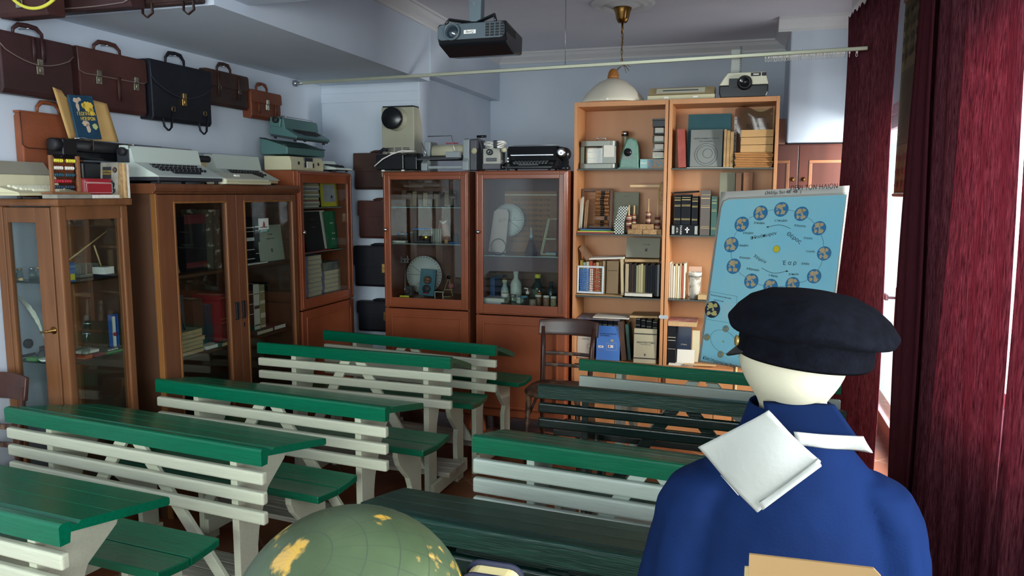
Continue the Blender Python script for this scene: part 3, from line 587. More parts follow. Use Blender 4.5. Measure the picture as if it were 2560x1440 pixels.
# ------------------------------------------------------------------ typewriters
cream = mat('cream_plastic', '#cfcaa8', .5, c2='#c2bc97', vs=3); greyw = mat('pale_grey_green_metal', '#c3cfc6', .45); beige = mat('beige_metal', '#c8b483', .5); darkgrey = mat('dark_grey_plastic', '#32353c', .5)
teal = mat('teal_metal', '#4f7470', .4, c2='#47686a', vs=2); keyblk = mat('black_keys', '#1d1f24', .4); rubber = mat('black_rubber', '#18181b', .6); blk = mat('black_enamel', '#15171b', .25); lcream = mat('light_cream', '#d9d8c0', .5)
whitelet = mat('white_lettering', '#e8e6dc', .6); darklet = mat('dark_lettering', '#25232a', .7)
def typewriter(label, loc, rz, w, d, h, shell, base, keys=keyblk, slope=(.22, .5), hood=(.55, .95), car=(1.1, .0), knobs=True, brand=None, extra=None, group='old typewriters', rows=4, ncol=11, kx=(.14, .86), lip=.0, name='typewriter', rx=0., blet=None):
    """x -w/2..w/2, front y=-d/2"""
    t = thing(name, label, 'typewriter', loc, rz, group, rx)
    yf = -d / 2; a, b = slope; hy = yf + d * hood[0]
    prof = [(yf, .18 * h), (yf, a * h), (yf + .03 * d, (a + .03) * h), (hy - .02, b * h), (hy, hood[1] * h * .98), (hy + .03, hood[1] * h), (d * .34, h * hood[1]), (d * .4, h * .62), (d / 2, h * .55), (d / 2, .18 * h)]
    obj('shell', MB().prism(prof, -w / 2, w / 2, 'x'), shell, t, .006, 3)
    obj('base', MB().box(-w / 2 + .008, w / 2 - .008, yf + .008, d / 2 - .008, .012, .18 * h + .002), base, t, .003)
    for x in (-w / 2 + .03, w / 2 - .03):
        for y in (yf + .03, d / 2 - .03): obj('rubber_foot', MB().cyl(.01, 0, .013, (x, y, 0), n=10), rubber, t)
    x0, x1 = -w / 2 + w * kx[0], -w / 2 + w * kx[1]; ya, yb_ = yf + .05 * d + .012, hy - .028
    sl = (b - a) * h / (hy - yf)
    km = MB(); za = lambda y: a * h + (y - yf) * sl
    km.add([(x0 - .006, ya - .006, za(ya - .006) + .002), (x1 + .006, ya - .006, za(ya - .006) + .002), (x1 + .006, yb_ + .006, za(yb_ + .006) + .002), (x0 - .006, yb_ + .006, za(yb_ + .006) + .002)], [(0, 1, 2, 3)])
    for r in range(rows):
        y = ya + (yb_ - ya) * (r + .5) / rows; ry = (yb_ - ya) / rows * .36; off = (r % 2) * (x1 - x0) / ncol * .4
        if r == 0: km.box(x0 + (x1 - x0) * .22, x1 - (x1 - x0) * .22, y - ry, y + ry, za(y) - .004, za(y) + .011); continue
        for c in range(ncol):
            x = x0 + off + (x1 - x0 - off) * (c + .5) / ncol; rx_ = (x1 - x0) / ncol * .37
            km.box(x - rx_, x + rx_, y - ry, y + ry, za(y) - .004, za(y) + .012)
    obj('keyboard', km, keys, t, .0012, 1)
    cw, off = car[0] * w / 2, car[1] * w
    if cw:
        cz = h * .93; cy = d * .22
        obj('platen', MB().cyl(.019, -cw + .02, cw - .02, (off, cy, cz), 'x'), rubber, t)
        obj('carriage', MB().box(-cw + off, cw + off, cy + .016, cy + .05, h * .64, h * .9).box(-cw + off - .002, -cw + off + .035, cy - .03, cy + .05, h * .6, cz + .012).box(cw + off - .035, cw + off, cy - .03, cy + .05, h * .6, cz + .012), extra or shell, t, .004)
        obj('paper_bail', MB().tube([(-cw * .8 + off, cy - .024, cz + .01), (-cw * .8 + off, cy - .03, cz + .03), (cw * .8 + off, cy - .03, cz + .03), (cw * .8 + off, cy - .024, cz + .01)], .0022, 6), steel, t)
        if knobs:
            for s in (-1, 1): obj('platen_knob', MB().lathe([(.008, 0), (.02, .004), (.021, .022), (.014, .026), (0, .026)] if s > 0 else [(.008, 0), (.02, -.004), (.021, -.022), (.014, -.026), (0, -.026)], 18, (off + s * (cw + .002), cy, cz), 'x'), rubber, t)
            obj('return_lever', MB().tube([(-cw + off + .01, cy - .02, cz + .01), (-cw + off - .02, cy - .05, cz + .03), (-cw + off - .03, cy - .09, cz + .028)], .004, 6), steel, t)
    if brand: text(t, brand[0], brand[1], (brand[2] * w, hy - .003, h * brand[3]), (radians(84), 0, 0), blet or darklet, name='badge')
    return t
LT, TT, C3T, C1T = 1.625, 1.697, 1.797, 1.802
typewriter('cream electronic typewriter with pale keys and grey lid, leftmost on the cabinets', (-2.966, 2.615, LT), pi / 2, .32, .235, .13, cream, cream, lcream, slope=(.18, .4), hood=(.62, .8), car=(0, 0), rows=5, ncol=13, name='typewriter'); T1_ = bpy.data.objects['typewriter']; obj('grey_lid', MB().prism([(.04, .104), (.085, .16), (.09, .157), (.05, .104)], -.15, .15, 'x'), mat('grey_lid', '#8f8b7c', .5), T1_)
typewriter('white typewriter with black sides and a red dot, on the walnut bookcase', (-2.85, 3.345, TT), pi / 2 - .04, .47, .28, .165, greyw, darkgrey, slope=(.2, .62), hood=(.6, 1.12), car=(1.0, -.0), brand=('OLYMPIA', .016, -.3, .9), extra=darkgrey)
typewriter('white typewriter with a long beige carriage, at the right end of the walnut bookcase', (-2.97, 4.085, TT), pi / 2 - .03, .42, .27, .16, greyw, beige, slope=(.2, .6), hood=(.58, 1.15), car=(1.4, -.24), extra=beige, brand=('▪▪▪▪', .02, -.12, .95))
t = thing('plastic_hood', 'flat cream plastic typewriter lid lying between the two white typewriters', 'cover', (-2.755, 3.78, TT), pi / 2, None)
obj('shell', MB().prism([(-.06, 0), (-.06, .026), (-.05, .032), (.06, .066), (.07, .06), (.07, 0)], -.2, .2, 'x'), lcream, t, .006, 3)
obj('rim', MB().box(-.205, .205, -.067, -.059, .002, .014).box(-.205, .205, -.068, -.059, .016, .024), cream, t, .002)
obj('catch', MB().box(-.05, -.01, -.01, .005, .04, .056), whitelet, t, .003)
# stack on the corner cabinet
t = thing('typewriter_case', 'cream plastic typewriter case with latch, on the corner cabinet', 'case', (-2.79, 4.36, C3T), pi / 2)
obj('shell', MB().prism([(0, 0), (0, .05), (.012, .088), (.2, .092), (.2, 0)], 0, .40, 'x'), cream, t, .006, 3)
obj('latch', MB().box(.15, .27, -.006, .0, .02, .05).box(.16, .26, -.002, .008, .05, .085), darkgrey, t, .003); obj('latch_plate', MB().box(.175, .245, -.01, -.004, .014, .06), lcream, t, .003)
for x in (.09, .33): obj('hinge_slot', MB().box(x - .01, x + .01, -.002, .003, .036, .056), darkgrey, t)
t = thing('carrying_case', 'open teal typewriter case with dark rim, lying on the cream case', 'case', (-2.81, 4.375, C3T + .099), pi / 2)
obj('tray', MB().prism([(0, 0), (0, .05), (.06, .07), (.16, .1), (.2, .104), (.2, 0)], -.02, .44, 'x'), teal, t, .008, 3); obj('rim', MB().tube([(-.022, 0, .052), (-.022, .06, .072), (-.022, .16, .102), (-.022, .2, .106)], .004, 6).tube([(-.02, -.002, .05), (.44, -.002, .05)], .004, 6), blk, t)
typewriter('teal portable typewriter lying tilted in its open case above the corner cabinet', (-2.925, 4.69, C3T + .2), pi / 2, .42, .21, .13, teal, darkgrey, slope=(.3, .6), hood=(.55, 1.1), car=(1.0, -.04), rx=.16)
typewriter('small pale grey typewriter with black keys at the far end of the corner cabinet', (-2.82, 4.93, C3T), pi / 2 - .1, .20, .2, .085, greyw, darkgrey, slope=(.3, .6), hood=(.75, .95), car=(0, 0), rows=3, ncol=8)
# black typewriter carriage standing behind the abacus, with an atlas and kraft paper in it
t = thing('typewriter', 'black long-carriage typewriter behind the wooden abacus, an atlas propped on it', 'typewriter', (-3.026, 2.99, TT), pi / 2, 'old typewriters')
obj('base', MB().box(-.04, .40, -.012, .05, .0, .10), blk, t, .01); obj('platen', MB().cyl(.024, -.16, .52, (0, -.02, .17), 'x'), rubber, t)
obj('carriage', MB().box(-.15, .54, -.005, .05, .11, .15).box(-.18, -.10, -.05, .05, .12, .20).box(.45, .53, -.05, .05, .12, .195), blk, t, .008); obj('paper_table', MB().box(-.1, .5, .0, .006, .15, .2), darkgrey, t, .002)
obj('platen_knob', MB().lathe([(.01, 0), (.03, -.005), (.03, -.035), (.02, -.04), (0, -.04)], 18, (-.18, -.02, .17), 'x'), rubber, t); obj('return_lever', MB().ribbon([(-.13, -.06, .2), (-.1, -.075, .205), (-.04, -.075, .2), (-.04, -.07, .15)], .014, .003, (0, 1, 0)), chrome, t)
# ------------------------------------------------------------------ books
def bk(c): return mat('cover_' + c.lstrip('#'), c, .6, spec=.2, bump=.05, bs=120)
page = mat('page_edges', '#d8cdb0', .8, c2='#b9a988', vs=60, st=(40, 1, 1)); page_w = mat('white_pages', '#e6e2d6', .8, c2='#cdc8ba', vs=60, st=(40, 1, 1)); page_y = mat('yellowed_pages', '#c9ab7c', .85, c2='#a5845a', vs=40, st=(30, 1, 1))
def book(name, label, loc, th, wd, h, cover, pages=page, rz=0., rx=0., ry=0., group=None, bands=None, title=None, soft=False, cat='book'):
    """spine on y=0 facing -y, thickness th along x, cover width wd along y, height h"""
    c = .0012 if soft else .0026; e = 0 if soft else .003
    m = MB().box(0, th, 0, c, 0, h).box(0, c, c, wd, 0, h).box(th - c, th, c, wd, 0, h)
    o = obj(name, m, cover, None, 0, loc=loc, rot=(rx, ry, rz)); tag(o, label, cat, group)
    obj('pages', MB().box(c, th - c, c, wd - e, e, h - e), pages, o)
    if bands:
        b = MB()
        for z, t_ in bands[1]: b.box(.002, th - .002, -.0012, .0, z * h, z * h + t_)
        obj('spine_band', b, bands[0], o)
    if title: text(o, title[0], title[1], (-.0006, wd / 2, h * title[2]), (pi / 2, 0, -pi / 2), title[3], name='title')
    return o
def faceout(name, label, loc, w, h, th, cover, pages=page, lean=.12, rz=0., group=None, titles=(), deco=(), soft=True, cat='book', ry=0., pages_right=True):
    """book standing with its front cover towards -y: x 0..w, leaning back by lean"""
    t = thing(name, label, cat, loc, rz, group, -lean, ry)
    c = .0016
    obj('cover', MB().box(0, w, 0, c, 0, h).box(0, c, c, th, 0, h).box(0, w, th - c, th, 0, h), cover, t)
    obj('pages', MB().box(c, w - .002, c, th - c, .001, h - .001), pages, t)
    for s, size, x, z, m in titles: text(t, s, size, (x * w, -.0008, z * h), FRONT, m, name='title')
    for dm, mt in deco: obj('cover_print', dm(w, h), mt, t)
    return t
# ------------------------------------------------------------------ things on the left cabinets
wood_p = mat('plain_wood', '#8d5f3a', .5, c2='#75492a', vs=6, st=(1, 1, .3)); kraft = mat('kraft_paper', '#c9a468', .8, c2='#bd9556', vs=4)
red_p = mat('red_leatherette', '#9c1f2b', .4); grey_cov = bk('#8f9186'); oldgrey = mat('old_grey_cover', '#98958a', .7, c2='#7b776b', vs=14)
beadm = {c: mat('bead_' + c, h, .35) for c, h in (('yellow', '#d9cf3c'), ('white', '#ddd8cc'), ('teal', '#1f4a5a'), ('red', '#a5202c'), ('navy', '#1e3446'), ('black', '#191614'), ('brown', '#8a5a30'), ('blue', '#2f6fbe'))}
LEFT0 = set(o.name for o in SC.objects)
tag(obj('flat_book', MB().box(-2.80, -2.718, 2.52, 2.70, LT, LT + .018), oldgrey, None, .001), 'thin grey flat book lying under the small wooden abacus', 'book')
tag(obj('flat_book', MB().box(-2.84, -2.72, 2.705, 2.86, LT, LT + .016), page_w, None, .001), 'thin pale flat book lying under the red case', 'book')
def abacus(name, label, loc, rz, w, h, rows, frame, r, base=.0, rx=0., fw=.014, side='x', wire=.0012):
    """rows: (z fraction, [(bead colour, x fraction)...])"""
    t = thing(name, label, 'abacus', loc, rz, None, rx)
    for x in (0, w - fw): obj('post', MB().box(x, x + fw, -fw / 2, fw / 2, 0, h), frame, t, .002)
    if base: obj('base', MB().box(-.02, w + .02, -base, base, -.008, 0), frame, t, .002)
    else: obj('bottom_bar', MB().box(fw, w - fw, -fw / 2, fw / 2, 0, fw), frame, t, .002)
    if not base: obj('top_bar', MB().box(fw, w - fw, -fw / 2, fw / 2, h - fw, h), frame, t, .002)
    for zf, beads in rows:
        z = zf * h; wv = obj('wire', MB().cyl(wire, fw, w - fw, (0, 0, z), 'x', 6), steel, t)
        cols = {}
        for c, xf in beads: cols.setdefault(c, []).append(fw + xf * (w - 2 * fw))
        for c, xs_ in cols.items():
            m = MB()
            for x in xs_: m.lathe([(wire, -.42 * r), (.75 * r, -.38 * r), (r, 0), (.75 * r, .38 * r), (wire, .42 * r)], 10, (x, 0, z), 'x')
            obj('beads', m, beadm[c], wv)
    return t
rws = []
for zf, c, k in ((.86, 'yellow', (.1, .62)), (.66, 'white', (.08, .55)), (.47, 'teal', (.08, .55)), (.3, 'red', (.05, .4)), (.14, 'navy', (.05, .5))):
    rws.append((zf, [(c, a + i * .075) for a in k for i in range(5)]))
abacus('abacus', 'small wooden abacus with yellow, white and dark beads, on the left cabinet', (-2.755, 2.525, LT + .027), pi / 2 - .15, .135, .155, rws, wood_p, .0085, base=.035)
t = thing('red_case', 'red leatherette case with white stitching, behind the small wooden abacus', 'case', (-2.755, 2.70, LT + .017), pi / 2)
obj('body', MB().prism(rrect(.0, .165, 0, .06, .02), 0, .072, 'z'), red_p, t, .008, 3)
obj('stitching', MB().tube([(x, -.001, z) for x, z in rrect(.01, .155, .008, .05, .004, 2)], .0009, 4, closed=True).tube([(.0, -.0005, .054), (.165, -.0005, .054)], .0009, 4), whitelet, t)
t = thing('story_book', 'old grey comic-covered geography book standing at the end of the left cabinet', 'book', (-2.835, 2.865, LT), 0, None, -.08)
obj('cover', MB().box(0, .1, 0, .003, 0, .165).box(0, .003, .003, .03, 0, .165), oldgrey, t)
obj('pages', MB().box(.003, .098, .003, .03, 0, .163), page_y, t)
obj('title_block', MB().box(.012, .062, -.0008, 0, .09, .145), darklet, t); text(t, 'ΓΕΩΓΡΑΦΙΑ\nΕΛΛΑΔΟΣ', .0115, (.037, -.001, .118), FRONT, mat('gold_letters', '#b89a3c', .5), name='title')
obj('cover_print', MB().lathe([(0, 0), (.022, 0)], 16, (.034, -.0006, .055), 'y').lathe([(0, 0), (.014, 0)], 14, (.082, -.0006, .13), 'y'), mat('orange_print', '#c98a2c', .6), t)
obj('cover_print', MB().lathe([(0, 0), (.017, 0)], 14, (.066, -.0008, .062), 'y').lathe([(0, 0), (.012, 0)], 14, (.075, -.0008, .035), 'y').lathe([(.006, 0), (.011, 0)], 14, (.082, -.0009, .13), 'y'), mat('grey_print', '#5f6168', .6), t)
for i, (dy, c) in enumerate(((.036, page_y), (.052, page_w))): tag(obj('booklet', MB().box(-2.84, -2.725, 2.868 + dy, 2.88 + dy, LT, LT + .162 - i * .004), c, None, .0008, rot=None), ('yellowed booklet standing right behind the comic-covered geography book', 'pale booklet standing last behind the comic-covered geography book')[i], 'booklet')
LEFT |= set(o.name for o in SC.objects) - LEFT0
# kraft sheet and atlas propped on the black typewriter
a0 = Vector((-3.0, 2.93, TT + .197))
def curl(x0, x1, z1, y, cv): return lambda u, v: (x0 + (x1 - x0) * u + .05 * v * v - .02 * v, y - .035 * v + cv * sin(pi * u) * (.4 + .6 * v), v * z1)
# local frame: x along +y world, y towards the wall, z up (same turn as the typewriter)
tag(obj('kraft_sheet', MB().sheet(lambda u, v: (-.085 + .30 * u - .05 * v * (1 - u * .2), .012 + .02 * v + .02 * sin(pi * u) , v * (.225 - .04 * u)), 12, 10, .001), kraft, None, 0, loc=(a0.x + .006, a0.y + .024, a0.z + .006), rot=(0, 0, pi / 2)), 'curled sheet of kraft paper behind the blue atlas', 'sheet of paper')
at_ = thing('atlas', 'blue geography school book with yellow map on the cover, propped on the black typewriter', 'book', (a0.x + .024, a0.y - .02, a0.z + .003), pi / 2, None, -.14, -.07)
blue_c = mat('blue_atlas_cover', '#17425c', .5, c2='#123449', vs=8)
obj('cover', MB().box(0, .125, 0, .002, 0, .205).box(-.012, 0, 0, .012, 0, .205), blue_c, at_, .001); obj('pages', MB().box(0, .122, .002, .011, 0, .203), page, at_)
def blob(cx, cz, rx_, rz_, seed, y=-.0007, n=22, j=.35):
    rnd = random.Random(seed); m = MB(); pts = [(cx + rx_ * cos(2 * pi * i / n) * (1 + j * (rnd.random() - .5)), y, cz + rz_ * sin(2 * pi * i / n) * (1 + j * (rnd.random() - .5))) for i in range(n)]
    return pts
def blobs(lst):
    m = MB()
    for a in lst:
        p = blob(*a); m.add(p, [tuple(range(len(p)))])
    return m
yl = mat('yellow_print', '#e3c04a', .5); pk = mat('pale_print', '#c9b39c', .5); gn = mat('green_print', '#b8bf7a', .5)
obj('map_print', blobs([(.085, .152, .03, .026, 1), (.098, .13, .012, .018, 2), (.06, .158, .012, .012, 3)]), yl, at_); obj('map_print', blobs([(.022, .18, .016, .012, 4), (.024, .152, .009, .02, 5), (.04, .186, .012, .008, 6), (.05, .073, .02, .014, 7), (.058, .052, .012, .022, 8)]), pk, at_); obj('map_print', blobs([(.1, .06, .016, .014, 9)]), gn, at_)
text(at_, 'ΓΕΩΓΡΑΦΙΑ', .0225, (.065, -.0012, .118), FRONT, yl, name='title', sx=.85); text(at_, 'ΗΠΕΙΡΩΝ', .0225, (.068, -.0012, .095), FRONT, yl, name='title', sx=.85)
# ------------------------------------------------------------------ apparatus on the brown cabinets
def Q(px, py, y): return at(px, py, 1, y)
def xq(px, y): return at(px, 420, 1, y).x
t = thing('carrying_case', 'black typewriter carrying case with white cable over it, on the left brown cabinet', 'case', (xq(940, 4.96), 4.96, C1T))
w = xq(1042, 4.96) - xq(940, 4.96)
obj('body', MB().box(0, w * .68, 0, .12, .008, .118), blk, t, .008); obj('body_end', MB().prism([(0, .008), (0, .10), (.03, .125), (.12, .125), (.12, .008)], w * .69, w, 'x'), blk, t, .006)
obj('handle', MB().tube([(-.01, .06, .07), (-.008, .06, .13), (.03, .06, .155), (.06, .06, .15)], .012, 8), l_black, t)
for x in (.04, w * .62): obj('foot', MB().box(x, x + .02, .004, .02, 0, .01), plastic_w, t)
tag(obj('white_cable', MB().tube([(-.005, -.014, .035), (.06, -.012, .085), (.13, -.008, .118), (.2, .0, .14), (.26, .012, .138), (.285, .03, .138), (.26, .06, .138), (.16, .06, .133), (.1, .05, .13), (.09, .04, .128)], .0045, 8), plastic_w, None, 0, loc=(xq(940, 4.96), 4.96, C1T)), 'white power cable draped over the black case and below the beige projector', 'cable')
t = thing('episcope', 'tall beige opaque projector with a black lens cap, on the left brown cabinet', 'projector', (xq(960, 5.12), 5.095, C1T + .001))
w = xq(1038, 5.1) - xq(958, 5.1); eb = mat('beige_grey_metal', '#a9a893', .5, c2='#9d9c88', vs=3)
h = Q(990, 268, 5.1).z - C1T
obj('body', MB().prism([(0, 0), (0, h), (.1, h), (.155, h * .72), (.155, 0)], 0, w, 'x'), eb, t, .006)
obj('lid', MB().box(.006, w - .004, .004, .102, h + .001, h + .008), blk, t, .002)
lx, lz = w * .32, h - .085
obj('lens_tube', MB().lathe([(.0, 0), (.084, 0), (.084, -.006), (.072, -.012), (.07, -.055), (0, -.055)], 32, (lx + .04, 0, lz + .0), 'y'), eb, t); obj('lens_cap', MB().lathe([(.073, -.05), (.076, -.055), (.076, -.085), (.07, -.09), (0, -.09)], 32, (lx + .036, 0, lz), 'y'), blk, t)
vm = MB()
for c in range(3):
    for r in range(8): vm.box(.04 + c * .062, .09 + c * .062, -.0025, .0, .075 + r * .0125, .081 + r * .0125)
obj('vent', vm, darkgrey, t)
# grey duplicator with a crank
t = thing('duplicator', 'grey office duplicator with crank handle and drum, across the two brown cabinets', 'duplicator', (xq(1052, 4.93), 4.93, C1T + .001)); dg_ = mat('duplicator_grey', '#8c9598', .45); dgd = mat('duplicator_dark', '#4d4f56', .5)
w = xq(1172, 4.93) - xq(1052, 4.93)
for x, m_ in ((.0, dg_), (w - .05, dg_)): obj('side_frame', MB().prism([(0, 0), (0, .06), (.02, .08), (.02, .205), (.05, .215), (.2, .215), (.2, 0)] if x else [(0, 0), (0, .05), (.05, .08), (.06, .2), (.2, .2), (.2, 0)], x, x + .045, 'x'), m_, t, .006)
obj('side_cover', MB().prism([(.03, 0), (.03, .205), (.06, .213), (.22, .213), (.22, 0)], w - .004, w + .045, 'x'), dgd, t, .008)
obj('drum', MB().cyl(.05, .05, w - .055, (0, .12, .13), 'x', 28), mat('drum_cream', '#c8c4a8', .5), t); obj('roller', MB().cyl(.018, .05, w - .05, (0, .05, .085), 'x', 16), rubber, t)
obj('front_bar', MB().box(.05, w - .05, .005, .03, .012, .032), dg_, t, .003); obj('tray', MB().add([(-.02, -.03, .075), (w - .06, -.035, .08), (w - .06, .05, .1), (.0, .05, .1), (-.02, -.03, .07), (w - .06, -.035, .075), (w - .06, .05, .095), (.0, .05, .095)], [(0, 1, 2, 3), (7, 6, 5, 4), (0, 4, 5, 1), (1, 5, 6, 2), (2, 6, 7, 3), (3, 7, 4, 0)]), dgd, t)
obj('paper_guide', MB().box(.19, .29, -.02, .02, .085, .125), dg_, t, .003); obj('paper_stop', MB().tube([(.03, .03, .1), (-.01, .05, .19)], .004, 6).tube([(w - .1, .02, .1), (w - .14, .04, .235), (.03, .06, .235)], .0035, 6), steel, t); obj('red_label', MB().box(.16, .25, .068, .07, .182, .19), red_p, t)
cr = obj('crank', MB().tube([(w + .05, .12, .12), (w + .055, .11, .16), (w + .045, .08, .215), (w + .04, .07, .225)], .009, 8), dgd, t); obj('handle', MB().cyl(.009, w + .035, w + .1, (0, .07, .228), 'x'), blk, cr); obj('knob', MB().lathe([(0, -.004), (.02, -.004), (.02, .0), (.0, 0)], 16, (w + .03, .028, .13), 'y'), cream, t)
# small slide projector and cable coil
t = thing('slide_projector', 'small grey slide projector with a coil of cable on top, on the right brown cabinet', 'projector', (xq(1207, 4.95), 4.95, C1T), .06); w = xq(1252, 4.95) - xq(1203, 4.95)
obj('body', MB().box(0, w * .86, 0, .15, .03, .145), mat('projector_grey', '#a5a69c', .5), t, .006); obj('base', MB().box(-.003, w * .86 + .003, -.003, .153, .008, .045), dgd, t, .004)
obj('leg', MB().cyl(.006, 0, .012, (.02, .03, 0)).cyl(.006, 0, .012, (w * .7, .03, 0)), dgd, t)
obj('lens', MB().lathe([(0, 0), (.02, 0), (.02, -.03), (.014, -.032), (0, -.028)], 20, (w * .38, 0, .12), 'y'), blk, t); obj('slide_gate', MB().box(w * .2, w * .7, -.02, .0, .06, .082), dgd, t, .003)
vm = MB()
for i in range(5): vm.add([(w * .86 + .001, .03 + i * .02, .07), (w * .86 + .001, .04 + i * .02, .07), (w * .86 + .001, .046 + i * .02, .125), (w * .86 + .001, .036 + i * .02, .125)], [(0, 1, 2, 3)])
obj('vent', vm, darkgrey, t)
ct = MB(); rnd = random.Random(4)
for k in range(4): ct.tube([(.055 + (.06 + .005 * k) * cos(a) * 1., .07 + .045 * sin(a), .015 + .012 * sin(a * 2 + k) + .006 * k) for a in [2 * pi * i / 24 for i in range(24)]], .005, 6, closed=True)
cb = tag(obj('cable_coil', ct, plastic_w, None, 0, loc=(xq(1210, 4.96), 4.96, C1T + .15)), 'coil of pale cable with plug lying on the small grey slide projector', 'cable'); obj('plug', MB().lathe([(0, -.02), (.014, -.018), (.017, .01), (.012, .02), (0, .02)], 14, (.14, .0, -.015), 'y'), cream, cb); obj('cable_tie', MB().box(.06, .085, .015, .05, .0, .05), blk, cb, .004)
# black typewriter
typewriter('black desk typewriter with a chrome strip, on the right brown cabinet', (xq(1328, 5.03), 5.06, C1T), 0, xq(1394, 5.0) - xq(1270, 5.0), .25, .15, blk, blk, slope=(.12, .45), hood=(.5, 1.1), car=(1.18, .05), knobs=False, brand=('▬▬', .02, 0, .85), blet=steel); BT_ = bpy.data.objects['typewriter.006']; obj('chrome_strip', MB().box(-.15, .15, -.016, -.008, .098, .108), chrome, BT_, .002); [obj('white_knob', MB().cyl(.006, -.07, -.06, (-.152, 0, z_), 'y', 10), plastic_w, BT_) for z_ in (.06, .08)]
bt = thing('enlarger_lamp', 'black lamp head with a round lens, beside the black desk typewriter', 'lamp', (xq(1410, 4.93), 4.94, C1T)); obj('lamp_base', MB().lathe([(0, 0), (.042, 0), (.042, .015), (.03, .03), (.03, .06), (0, .06)], 20), blk, bt); obj('lamp_head', MB().ball(.045, (0, 0, .1), 20, 12), blk, bt); obj('lens', MB().lathe([(.028, -.03), (.028, -.05), (.018, -.054), (0, -.05)], 20, (-.012, 0, .11), 'y'), chrome, bt)
# ------------------------------------------------------------------ on top of the bookcase
BT = 2.236
opal = mat('opal_glass', '#e6dfcc', .35); warmw = mat('varnished_cap', '#a3672f', .35)
lx = (Q(1450, 250, 5.12).x + Q(1612, 250, 5.12).x) / 2; lr = (Q(1612, 250, 5.12).x - Q(1450, 250, 5.12).x) / 2; lh = Q(1530, 195, 5.12).z - BT
t = thing('lamp_shade', 'white opal glass lamp shade with wooden cap, resting on the bookcase top', 'lamp shade', (lx, BY + lr - .06, BT))
obj('glass_bowl', MB().lathe([(lr, 0), (lr, .006), (lr * .96, .022), (lr * .85, .055), (lr * .66, .098), (lr * .42, lh * .86), (lr * .16, lh), (.025, lh + .002), (0, lh + .002)], 48), opal, t); obj('wooden_cap', MB().lathe([(.037, lh), (.038, lh + .014), (.03, lh + .045), (.018, lh + .06), (.006, lh + .064), (0, lh + .064)], 24), warmw, t); obj('rim_clip', MB().box(-.006, .006, -lr - .003, -lr + .004, 0, .014), plastic_w, t)
t = thing('portable_typewriter', 'flat beige portable typewriter in its closed case, on the bookcase top', 'typewriter', (Q(1620, 245, 5.05).x, 5.04, BT)); w = Q(1786, 245, 5.05).x - Q(1620, 245, 5.05).x
obj('case', MB().prism([(0, .0), (0, .03), (.012, .036), (.07, .085), (.2, .085), (.2, 0)], 0, w, 'x'), mat('beige_case', '#b9a478', .5), t, .005); obj('front_rail', MB().box(-.003, w + .003, -.004, .01, 0, .03), cream, t, .003); obj('panel', MB().add([(.05, .0125, .042), (w - .06, .0125, .042), (w - .06, .055, .078), (.05, .055, .078)], [(0, 1, 2, 3)]), lcream, t); obj('type_slot', MB().add([(.09, .03, .0585), (w - .1, .03, .0585), (w - .1, .038, .066), (.09, .038, .066)], [(0, 1, 2, 3)]), dgd, t)
for x in (.1, w - .13): obj('catch', MB().box(x, x + .03, -.008, -.003, .008, .02), plastic_w, t, .002)
x0, x1 = Q(1797, 240, 5.03).x, Q(1920, 240, 5.03).x; w = x1 - x0
t = thing('slide_projector', 'black and cream slide projector with an upright slide tray, on the bookcase top', 'projector', (x0, 5.03, BT))
obj('lower_body', MB().prism([(0, .03), (.012, .0), (w - .012, 0), (w, .03), (w, .075), (0, .075)], 0, .2, 'y'), blk, t, .006); obj('upper_body', MB().prism([(0, .076), (w, .076), (w - .02, .15), (.05, .15), (.02, .11)], 0, .19, 'y'), lcream, t, .005)
obj('lens', MB().lathe([(0, .0), (.045, 0), (.045, -.02), (.035, -.045), (.03, -.045), (.022, -.03), (0, -.028)], 24, (w * .52, 0, .085), 'y'), blk, t); obj('front_panel', MB().box(w * .2, w * .46, -.003, .002, .06, .115), darkgrey, t, .002); obj('window', MB().box(w * .64, w * .84, -.002, .0, .125, .145).box(w * .86, w * .95, -.002, 0, .125, .145), blk, t); obj('label_strip', MB().box(w * .69, w * .8, -.004, -.002, .132, .139), plastic_w, t)
tr = obj('slide_tray', MB().box(w * .22, w * .43, .06, .12, .15, Q(1840, 122, 5.08).z - BT), mat('tray_grey', '#b7bab4', .5), t, .004); vm = MB()
for i in range(16): vm.box(w * .4, w * .43 + .003, .058, .06, .16 + i * .01, .165 + i * .01)
obj('tray_slot', vm, dgd, tr)
# ------------------------------------------------------------------ bookcase contents
S1, S2, S3 = [z + .001 for z in BSH]; S4 = BFL + .001
gold = mat('gold_tooling', '#b59a5c', .4, .6); ivorypr = mat('ivory_print', '#cfc7ae', .6); redpr = mat('red_print', '#a04038', .6)
def ex(p0, p1, y):
    a, b = Q(p0, 500, y).x, Q(p1, 500, y).x
    if y > BY - .001 and y < BY + .3 and b > -1.1: lo, hi = (-1.062, -.506) if a < -.49 else (-.455, .155); a, b = max(a, lo), min(b, hi)
    return a, b - a
def zt(py, y): return at(1500, py, 1, y).z
def fo(name, label, p0, p1, top, sh, dy, c, th=.012, pages=page, lean=.08, titles=(), deco=(), cat='book', **k):
    h_ = zt(top, BY + dy) - sh; dy = min(dy, .282 - h_ * sin(lean) - th); sh = sh + th * sin(lean) + .001
    y = BY + dy; x, w = ex(p0, p1, y); return faceout(name, label, (x, y, sh), w, zt(top, y) - sh, th, c, pages, lean, 0, None, titles, deco, cat=cat, **k)
def up(name, label, p0, p1, top, sh, dy, c, wd=.15, pages=page, ry=0., rx=0., group=None, bands=None, cat='book', soft=False):
    y = BY + dy; x, w = ex(p0, p1, y); return book(name, label, (x, y, sh), w * .97, wd, zt(top, y) - sh, c, pages, 0, rx, ry, group, bands, None, soft, cat)
